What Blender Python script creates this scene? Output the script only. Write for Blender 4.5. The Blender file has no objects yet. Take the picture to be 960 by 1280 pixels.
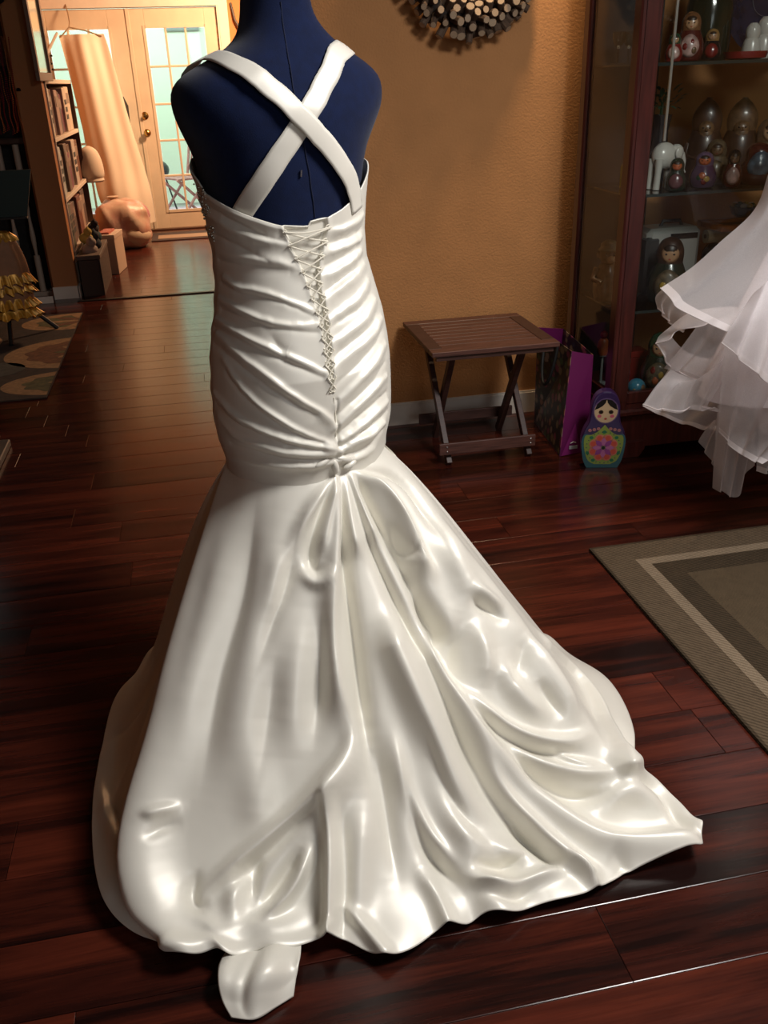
import bpy, bmesh, math, random
import numpy as np
from mathutils import Matrix, Vector

scene = bpy.context.scene
COL = scene.collection
PI = math.pi

# ------------------------------------------------------------------ camera
cam_data = bpy.data.cameras.new('camera')
cam = bpy.data.objects.new('camera', cam_data)
COL.objects.link(cam)
cam_data.sensor_fit = 'VERTICAL'
cam_data.sensor_height = 36.0
cam_data.sensor_width = 27.0
cam_data.lens = 36.0 * 1115.0 / 1280.0
cam_data.clip_start = 0.05
cam.matrix_world = Matrix((
    (0.97882591, 0.11623354, -0.16849215, 0.0),
    (-0.20227277, 0.42299591, -0.88326677, 0.0),
    (-0.03139374, 0.89864577, 0.43755023, 1.35),
    (0, 0, 0, 1)))
scene.camera = cam

# ------------------------------------------------------------------ world, lights, exposure
world = bpy.data.worlds.new('world')
scene.world = world
world.use_nodes = True
bg = world.node_tree.nodes['Background']
bg.inputs[0].default_value = (0.86, 0.95, 0.96, 1)
bg.inputs[1].default_value = 1.1


def area_light(name, loc, target, size, power, color, size_y=None, spread=PI):
    d = bpy.data.lights.new(name, 'AREA')
    d.energy = power
    d.color = color
    d.size = size
    d.spread = spread
    if size_y:
        d.shape = 'RECTANGLE'
        d.size_y = size_y
    o = bpy.data.objects.new(name, d)
    COL.objects.link(o)
    o.location = loc
    o.rotation_euler = (Vector(target) - Vector(loc)).to_track_quat('-Z', 'Y').to_euler()
    return o


area_light('ceiling_lamp_light', (1.45, 0.85, 2.44), (1.15, 1.1, 0.0), 0.6, 64, (1.0, 0.965, 0.93))
sp_ = bpy.data.lights.new('picture_spot_light', 'SPOT')
sp_.energy = 66
sp_.color = (1.0, 0.72, 0.44)
sp_.spot_size = math.radians(112)
sp_.spot_blend = 1.0
sp_.shadow_soft_size = 0.06
spo = bpy.data.objects.new('picture_spot_light', sp_)
COL.objects.link(spo)
spo.location = (1.36, 3.24, 2.46)
spo.rotation_euler = (Vector((1.34, 3.56, 1.05)) - Vector(spo.location)).to_track_quat('-Z', 'Y').to_euler()
area_light('front_fill_light', (0.9, -1.9, 1.75), (0.1, 1.5, 0.2), 1.2, 13, (0.93, 0.97, 1.0), 1.3)  # cool fill lamp added behind the camera; no window is built there
area_light('back_room_lamp_light', (0.95, 8.6, 2.40), (-0.3, 8.9, 0.8), 0.35, 115, (1.0, 0.60, 0.33))
area_light('porch_daylight', (-0.3, 10.9, 2.6), (-0.2, 11.3, 0), 2.2, 74, (0.98, 1.0, 0.94), 1.0)

vs = scene.view_settings
vs.view_transform = 'Standard'
vs.look = 'None'
vs.exposure = 0.0
vs.gamma = 1.0
vs.use_curve_mapping = False

# ------------------------------------------------------------------ materials
MATS = {}


def mat(name, color, rough=0.6, metal=0.0, spec=0.5, var=0.0, scale=20.0, bump=0.0, bump_scale=80.0,
        stretch=None, alpha=1.0, trans=0.0, sheen=0.0, coat=0.0, aniso=0.0, color2=None, emit=None, detail=4.0):
    if name in MATS:
        return MATS[name]
    m = bpy.data.materials.new(name)
    m.use_nodes = True
    nt = m.node_tree
    b = nt.nodes['Principled BSDF']
    b.inputs['Base Color'].default_value = (*color, 1)
    b.inputs['Roughness'].default_value = rough
    b.inputs['Metallic'].default_value = metal
    b.inputs['Specular IOR Level'].default_value = spec
    b.inputs['Alpha'].default_value = alpha
    b.inputs['Transmission Weight'].default_value = trans
    b.inputs['Sheen Weight'].default_value = sheen
    b.inputs['Coat Weight'].default_value = coat
    b.inputs['Coat Roughness'].default_value = 0.15
    b.inputs['Anisotropic'].default_value = aniso
    if emit:
        b.inputs['Emission Color'].default_value = (*emit[0], 1)
        b.inputs['Emission Strength'].default_value = emit[1]
    if var or color2 or bump:
        tc = nt.nodes.new('ShaderNodeTexCoord')
        mp = nt.nodes.new('ShaderNodeMapping')
        nt.links.new(tc.outputs['Object'], mp.inputs['Vector'])
        if stretch:
            mp.inputs['Scale'].default_value = stretch
    if var or color2:
        n = nt.nodes.new('ShaderNodeTexNoise')
        n.inputs['Scale'].default_value = scale
        n.inputs['Detail'].default_value = detail
        nt.links.new(mp.outputs[0], n.inputs['Vector'])
        r = nt.nodes.new('ShaderNodeValToRGB')
        nt.links.new(n.outputs['Fac'], r.inputs[0])
        c2 = color2 or tuple(max(0, c * (1 - var)) for c in color)
        c1 = color if color2 else tuple(min(1, c * (1 + var)) for c in color)
        r.color_ramp.elements[0].position = 0.35
        r.color_ramp.elements[1].position = 0.65
        r.color_ramp.elements[0].color = (*c2, 1)
        r.color_ramp.elements[1].color = (*c1, 1)
        nt.links.new(r.outputs[0], b.inputs['Base Color'])
    if bump:
        n2 = nt.nodes.new('ShaderNodeTexNoise')
        n2.inputs['Scale'].default_value = bump_scale
        n2.inputs['Detail'].default_value = 3
        nt.links.new(mp.outputs[0], n2.inputs['Vector'])
        bp = nt.nodes.new('ShaderNodeBump')
        bp.inputs['Strength'].default_value = min(1.0, bump)
        bp.inputs['Distance'].default_value = 0.004
        nt.links.new(n2.outputs['Fac'], bp.inputs['Height'])
        nt.links.new(bp.outputs[0], b.inputs['Normal'])
    MATS[name] = m
    return m


# ------------------------------------------------------------------ mesh helpers
def mesh_obj(name, verts, faces, material=None, parent=None, smooth=False, loc=None):
    me = bpy.data.meshes.new(name)
    me.from_pydata([tuple(map(float, v)) for v in verts], [], [tuple(map(int, f)) for f in faces])
    if material:
        me.materials.append(material)
    if smooth:
        me.polygons.foreach_set('use_smooth', [True] * len(me.polygons))
    me.update()
    o = bpy.data.objects.new(name, me)
    COL.objects.link(o)
    if parent:
        o.parent = parent
    if loc is not None:
        o.location = loc
    return o


def tag(o, label=None, cat=None, group=None, kind=None):
    if label:
        o['label'] = label
    if cat:
        o['category'] = cat
    if group:
        o['group'] = group
    if kind:
        o['kind'] = kind
    return o


def empty(name, loc=(0, 0, 0), rz=0.0, label=None, cat=None, group=None):
    o = bpy.data.objects.new(name, None)
    COL.objects.link(o)
    o.empty_display_size = 0.05
    o.location = loc
    o.rotation_euler = (0, 0, rz)
    return tag(o, label, cat, group)


class MB:
    """collects simple shapes; build() links them as one mesh object"""

    def __init__(self):
        self.v, self.f = [], []

    def add(self, v, f):
        k = len(self.v)
        self.v += [tuple(p) for p in v]
        self.f += [tuple(i + k for i in q) for q in f]
        return self

    def box(self, x0, x1, y0, y1, z0, z1, M=None, ch=0.0):
        if ch <= 0:
            v = [(x, y, z) for x in (x0, x1) for y in (y0, y1) for z in (z0, z1)]
            f = [(0, 1, 3, 2), (4, 6, 7, 5), (0, 4, 5, 1), (2, 3, 7, 6), (0, 2, 6, 4), (1, 5, 7, 3)]
        else:
            bm = bmesh.new()
            bmesh.ops.create_cube(bm, size=1.0)
            for w in bm.verts:
                w.co = Vector(((x0 + x1) / 2 + w.co.x * (x1 - x0), (y0 + y1) / 2 + w.co.y * (y1 - y0), (z0 + z1) / 2 + w.co.z * (z1 - z0)))
            bmesh.ops.bevel(bm, geom=list(bm.edges), offset=ch, segments=1, affect='EDGES')
            bm.verts.index_update()
            v = [tuple(w.co) for w in bm.verts]
            f = [[w.index for w in q.verts] for q in bm.faces]
            bm.free()
        if M is not None:
            v = [tuple(M @ Vector(p)) for p in v]
        return self.add(v, f)

    def tube(self, pts, r, n=8, cap=True):
        P = [Vector(p) for p in pts]
        R = r if hasattr(r, '__len__') else [r] * len(P)
        v, f = [], []
        up = None
        for i, p in enumerate(P):
            t = (P[min(i + 1, len(P) - 1)] - P[max(i - 1, 0)])
            t = t.normalized() if t.length > 1e-9 else Vector((0, 0, 1))
            if up is None:
                up = Vector((0, 0, 1)) if abs(t.z) < .9 else Vector((1, 0, 0))
            a = up - t * up.dot(t)
            a.normalize()
            up = a
            b = t.cross(a)
            for k in range(n):
                th = 2 * PI * k / n
                v.append(p + (a * math.cos(th) + b * math.sin(th)) * R[i])
        for i in range(len(P) - 1):
            for k in range(n):
                f.append((i * n + k, i * n + (k + 1) % n, (i + 1) * n + (k + 1) % n, (i + 1) * n + k))
        if cap:
            f.append(tuple(range(n))[::-1])
            f.append(tuple((len(P) - 1) * n + k for k in range(n)))
        return self.add(v, f)

    def lathe(self, prof, n=20, c=(0, 0, 0), sx=1.0, sy=1.0):
        v, f = [], []
        for r, z in prof:
            for k in range(n):
                th = 2 * PI * k / n
                v.append((c[0] + r * math.cos(th) * sx, c[1] + r * math.sin(th) * sy, c[2] + z))
        for i in range(len(prof) - 1):
            for k in range(n):
                f.append((i * n + k, i * n + (k + 1) % n, (i + 1) * n + (k + 1) % n, (i + 1) * n + k))
        f.append(tuple(range(n))[::-1])
        f.append(tuple((len(prof) - 1) * n + k for k in range(n)))
        return self.add(v, f)

    def ball(self, c, rx, ry=None, rz=None, n=12, m=8):
        ry = ry or rx
        rz = rz or rx
        v, f = [], []
        for i in range(m + 1):
            ph = PI * i / m
            for k in range(n):
                th = 2 * PI * k / n
                v.append((c[0] + rx * math.sin(ph) * math.cos(th), c[1] + ry * math.sin(ph) * math.sin(th), c[2] - rz * math.cos(ph)))
        for i in range(m):
            for k in range(n):
                f.append((i * n + k, i * n + (k + 1) % n, (i + 1) * n + (k + 1) % n, (i + 1) * n + k))
        return self.add(v, f)

    def prism(self, outline, y0, y1):
        """outline in x,z extruded along y"""
        n = len(outline)
        v = [(x, y0, z) for x, z in outline] + [(x, y1, z) for x, z in outline]
        f = [tuple(range(n)), tuple(range(2 * n - 1, n - 1, -1))]
        f += [(i, i + n, (i + 1) % n + n, (i + 1) % n) for i in range(n)]
        return self.add(v, f)

    def build(self, name, material, parent=None, smooth=False, loc=None):
        o = mesh_obj(name, self.v, self.f, material, parent, smooth, loc)
        me = o.data
        bm = bmesh.new()
        bm.from_mesh(me)
        bmesh.ops.remove_doubles(bm, verts=bm.verts, dist=1e-6)
        bmesh.ops.recalc_face_normals(bm, faces=bm.faces)
        bm.to_mesh(me)
        bm.free()
        if smooth:
            me.polygons.foreach_set('use_smooth', [True] * len(me.polygons))
            try:
                me.set_sharp_from_angle(angle=math.radians(50))
            except Exception:
                pass
        return o


def grid_mesh(name, G, material, parent=None, closed_u=False, flip=False):
    nu, nv = G.shape[:2]
    idx = np.arange(nu * nv).reshape(nu, nv)
    if closed_u:
        idx = np.concatenate([idx, idx[:1]], 0)
    q = np.stack([idx[:-1, :-1], idx[1:, :-1], idx[1:, 1:], idx[:-1, 1:]], -1).reshape(-1, 4)
    if flip:
        q = q[:, ::-1]
    me = bpy.data.meshes.new(name)
    me.vertices.add(nu * nv)
    me.vertices.foreach_set('co', np.ascontiguousarray(G, dtype=np.float32).ravel())
    me.loops.add(len(q) * 4)
    me.loops.foreach_set('vertex_index', q.ravel().astype(np.int32))
    me.polygons.add(len(q))
    me.polygons.foreach_set('loop_start', np.arange(0, len(q) * 4, 4, dtype=np.int32))
    me.polygons.foreach_set('use_smooth', np.ones(len(q), dtype=bool))
    me.update(calc_edges=True)
    if material:
        me.materials.append(material)
    o = bpy.data.objects.new(name, me)
    COL.objects.link(o)
    if parent:
        o.parent = parent
    return o


# ------------------------------------------------------------------ the room
def wood_floor_material():
    m = bpy.data.materials.new('mahogany_planks')
    m.use_nodes = True
    nt = m.node_tree
    b = nt.nodes['Principled BSDF']
    tc = nt.nodes.new('ShaderNodeTexCoord')
    oi = nt.nodes.new('ShaderNodeObjectInfo')
    add = nt.nodes.new('ShaderNodeVectorMath')
    add.operation = 'MULTIPLY_ADD'
    nt.links.new(oi.outputs['Random'], add.inputs[0])
    add.inputs[1].default_value = (17, 31, 5)
    nt.links.new(tc.outputs['Object'], add.inputs[2])
    mp = nt.nodes.new('ShaderNodeMapping')
    mp.inputs['Scale'].default_value = (1.3, 16, 1)
    nt.links.new(add.outputs[0], mp.inputs['Vector'])
    n = nt.nodes.new('ShaderNodeTexNoise')
    n.inputs['Scale'].default_value = 1.3
    n.inputs['Detail'].default_value = 6
    n.inputs['Roughness'].default_value = 0.6
    n.inputs['Distortion'].default_value = 0.4
    nt.links.new(mp.outputs[0], n.inputs['Vector'])
    mp2 = nt.nodes.new('ShaderNodeMapping')
    mp2.inputs['Scale'].default_value = (6, 260, 1)
    nt.links.new(add.outputs[0], mp2.inputs['Vector'])
    n2 = nt.nodes.new('ShaderNodeTexNoise')
    n2.inputs['Scale'].default_value = 1.0
    n2.inputs['Detail'].default_value = 3
    nt.links.new(mp2.outputs[0], n2.inputs['Vector'])
    mx = nt.nodes.new('ShaderNodeMath')
    mx.operation = 'MULTIPLY_ADD'
    nt.links.new(n2.outputs['Fac'], mx.inputs[0])
    mx.inputs[1].default_value = 0.14
    nt.links.new(n.outputs['Fac'], mx.inputs[2])
    mr = nt.nodes.new('ShaderNodeMath')
    mr.operation = 'MULTIPLY_ADD'
    nt.links.new(oi.outputs['Random'], mr.inputs[0])
    mr.inputs[1].default_value = 0.16
    nt.links.new(mx.outputs[0], mr.inputs[2])
    r = nt.nodes.new('ShaderNodeValToRGB')
    nt.links.new(mr.outputs[0], r.inputs[0])
    cr = r.color_ramp
    cr.elements[0].position = 0.44
    cr.elements[0].color = (0.010, 0.0035, 0.003, 1)
    cr.elements[1].position = 0.86
    cr.elements[1].color = (0.105, 0.020, 0.010, 1)
    e = cr.elements.new(0.60)
    e.color = (0.038, 0.008, 0.005, 1)
    nt.links.new(r.outputs[0], b.inputs['Base Color'])
    b.inputs['Roughness'].default_value = 0.2
    b.inputs['Specular IOR Level'].default_value = 0.4
    rr = nt.nodes.new('ShaderNodeMapRange')
    rr.inputs['To Min'].default_value = 0.15
    rr.inputs['To Max'].default_value = 0.25
    nt.links.new(n2.outputs['Fac'], rr.inputs['Value'])
    nt.links.new(rr.outputs[0], b.inputs['Roughness'])
    bp = nt.nodes.new('ShaderNodeBump')
    bp.inputs['Strength'].default_value = 0.05
    bp.inputs['Distance'].default_value = 0.001
    nt.links.new(n2.outputs['Fac'], bp.inputs['Height'])
    nt.links.new(bp.outputs[0], b.inputs['Normal'])
    return m


M_floor = wood_floor_material()
M_wall = mat('ochre_textured_paint', (0.44, 0.208, 0.078), 0.75, var=0.05, scale=6, bump=0.55, bump_scale=120, spec=0.25)
M_wall2 = mat('orange_tan_paint', (0.42, 0.185, 0.075), 0.75, spec=0.25, bump=0.2, bump_scale=90)
M_white = mat('white_trim_paint', (0.72, 0.66, 0.58), 0.4, var=0.04, scale=9)
M_ceil = mat('ceiling_paint', (0.28, 0.23, 0.18), 0.9, bump=0.3, bump_scale=60)
M_dark = mat('dark_subfloor', (0.012, 0.006, 0.005), 0.5)

floor = MB().box(-3.2, 3.4, -2.6, 10.0, -0.06, -0.0115).build('floor', M_dark)
tag(floor, kind='structure')

# planks: 154 mm rows along x, staggered butt joints, micro-bevelled edges
PW = 0.1545
GAP = 0.0012


def plank_mesh(L):
    b = 0.0014
    d = 0.0005
    t = 0.011
    w = PW - GAP
    L = L - GAP
    v = [(0, 0, -t), (L, 0, -t), (L, w, -t), (0, w, -t),
         (0, 0, -d), (L, 0, -d), (L, w, -d), (0, w, -d),
         (b * .5, b, 0), (L - b * .5, b, 0), (L - b * .5, w - b, 0), (b * .5, w - b, 0)]
    f = [(0, 1, 5, 4), (1, 2, 6, 5), (2, 3, 7, 6), (3, 0, 4, 7),
         (4, 5, 9, 8), (5, 6, 10, 9), (6, 7, 11, 10), (7, 4, 8, 11), (8, 9, 10, 11)]
    me = bpy.data.meshes.new('plank')
    me.from_pydata(v, [], f)
    me.materials.append(M_floor)
    return me


PM = {}
rng = random.Random(5)


def put_plank(x0, x1, y):
    L = round(x1 - x0, 2)
    if L not in PM:
        PM[L] = plank_mesh(L)
    o = bpy.data.objects.new('plank', PM[L])
    COL.objects.link(o)
    o.location = (x0, y, 0)
    o.parent = floor


NROW = 0
y = 1.813 - PW * 9
while y < 9.95:
    # the stretch of each row that the view takes in
    if y < 3.5:
        xa, xb = (-0.75 - 0.17 * max(y, 0) - 0.3, 0.85 + 0.62 * max(y, 0))
    elif y < 6.6:
        xa, xb = (-0.17 * y - 0.75, 0.9)
    else:
        xa, xb = (-1.15, 0.95)
    xb = min(xb, 3.3)
    if y < 3.5:
        xb = max(xb, 1.2)
    x = round(xa - rng.random() * 0.9, 2)
    # known butt joints seen beside the gown
    while x < xb:
        L = rng.choice([1.2, 1.2, 1.2, 1.5, 0.9])
        put_plank(x, x + L, y)
        NROW += 1
        x = round(x + L, 2)
    y += PW

WL = 0.40   # left end of the ochre wall
wall_back = MB().box(WL, 3.4, 3.56, 3.68, 0, 2.5).build('wall_back', M_wall)
tag(wall_back, kind='structure')
tag(MB().box(WL, 3.38, 3.548, 3.56, 0, 0.09).box(WL, 3.38, 3.552, 3.56, 0.09, 0.098).build('baseboard_back', M_white), kind='structure')
tag(MB().box(-3.2, 3.4, -2.6, 6.75, 2.5, 2.56).build('ceiling', M_ceil), kind='structure')
tag(MB().box(-2.0, 1.6, 6.75, 10.0, 2.5, 2.56).build('ceiling_back_room', M_ceil), kind='structure')
tag(MB().box(3.4, 3.5, -2.6, 3.68, -.06, 2.6).build('wall_right', M_wall), kind='structure')
tag(MB().box(-3.3, 3.5, -2.7, -2.6, -.06, 2.6).build('wall_front', M_wall), kind='structure')
tag(MB().box(-3.3, -3.2, -2.6, 7.2, -.06, 2.6).build('wall_left', M_wall2), kind='structure')
# wall wing beside the opening, with its white baseboard
tag(MB().box(-1.045, -0.88, 6.75, 6.86, 0, 2.5).build('wall_wing', M_wall2), kind='structure')
tag(MB().box(-1.05, -0.874, 6.736, 6.75, 0, 0.085).box(-0.88, -0.868, 6.736, 6.86, 0, 0.085).build('baseboard_wing', M_white), kind='structure')
tag(MB().box(-3.2, -1.045, 7.1, 7.2, 0, 2.5).build('wall_stair', mat('dark_brown_paint', (0.10, 0.05, 0.03), 0.8)), kind='structure')  # dark brown wall behind the railing
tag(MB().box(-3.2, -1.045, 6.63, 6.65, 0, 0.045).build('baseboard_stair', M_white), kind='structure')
# right side of the wall end runs back to close the far room
tag(MB().box(1.5, 1.6, 3.68, 10.0, 0, 2.5).build('wall_back_room_right', M_wall2), kind='structure')
tag(MB().box(-1.075, -1.05, 6.86, 8.3, 0, 2.5).box(-1.34, -1.05, 8.28, 8.30, 0, 2.5).box(-1.34, -1.28, 8.3, 9.9, 0, 2.5).build('wall_back_room_left', M_wall2), kind='structure')
# floor transition strip in the opening
tag(MB().box(-0.88, 0.9, 6.58, 6.625, -0.005, 0.008, ch=0.003).build('trim_1', mat('dark_metal_strip', (0.02, 0.016, 0.014), 0.4, metal=0.5)), kind='structure')
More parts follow.
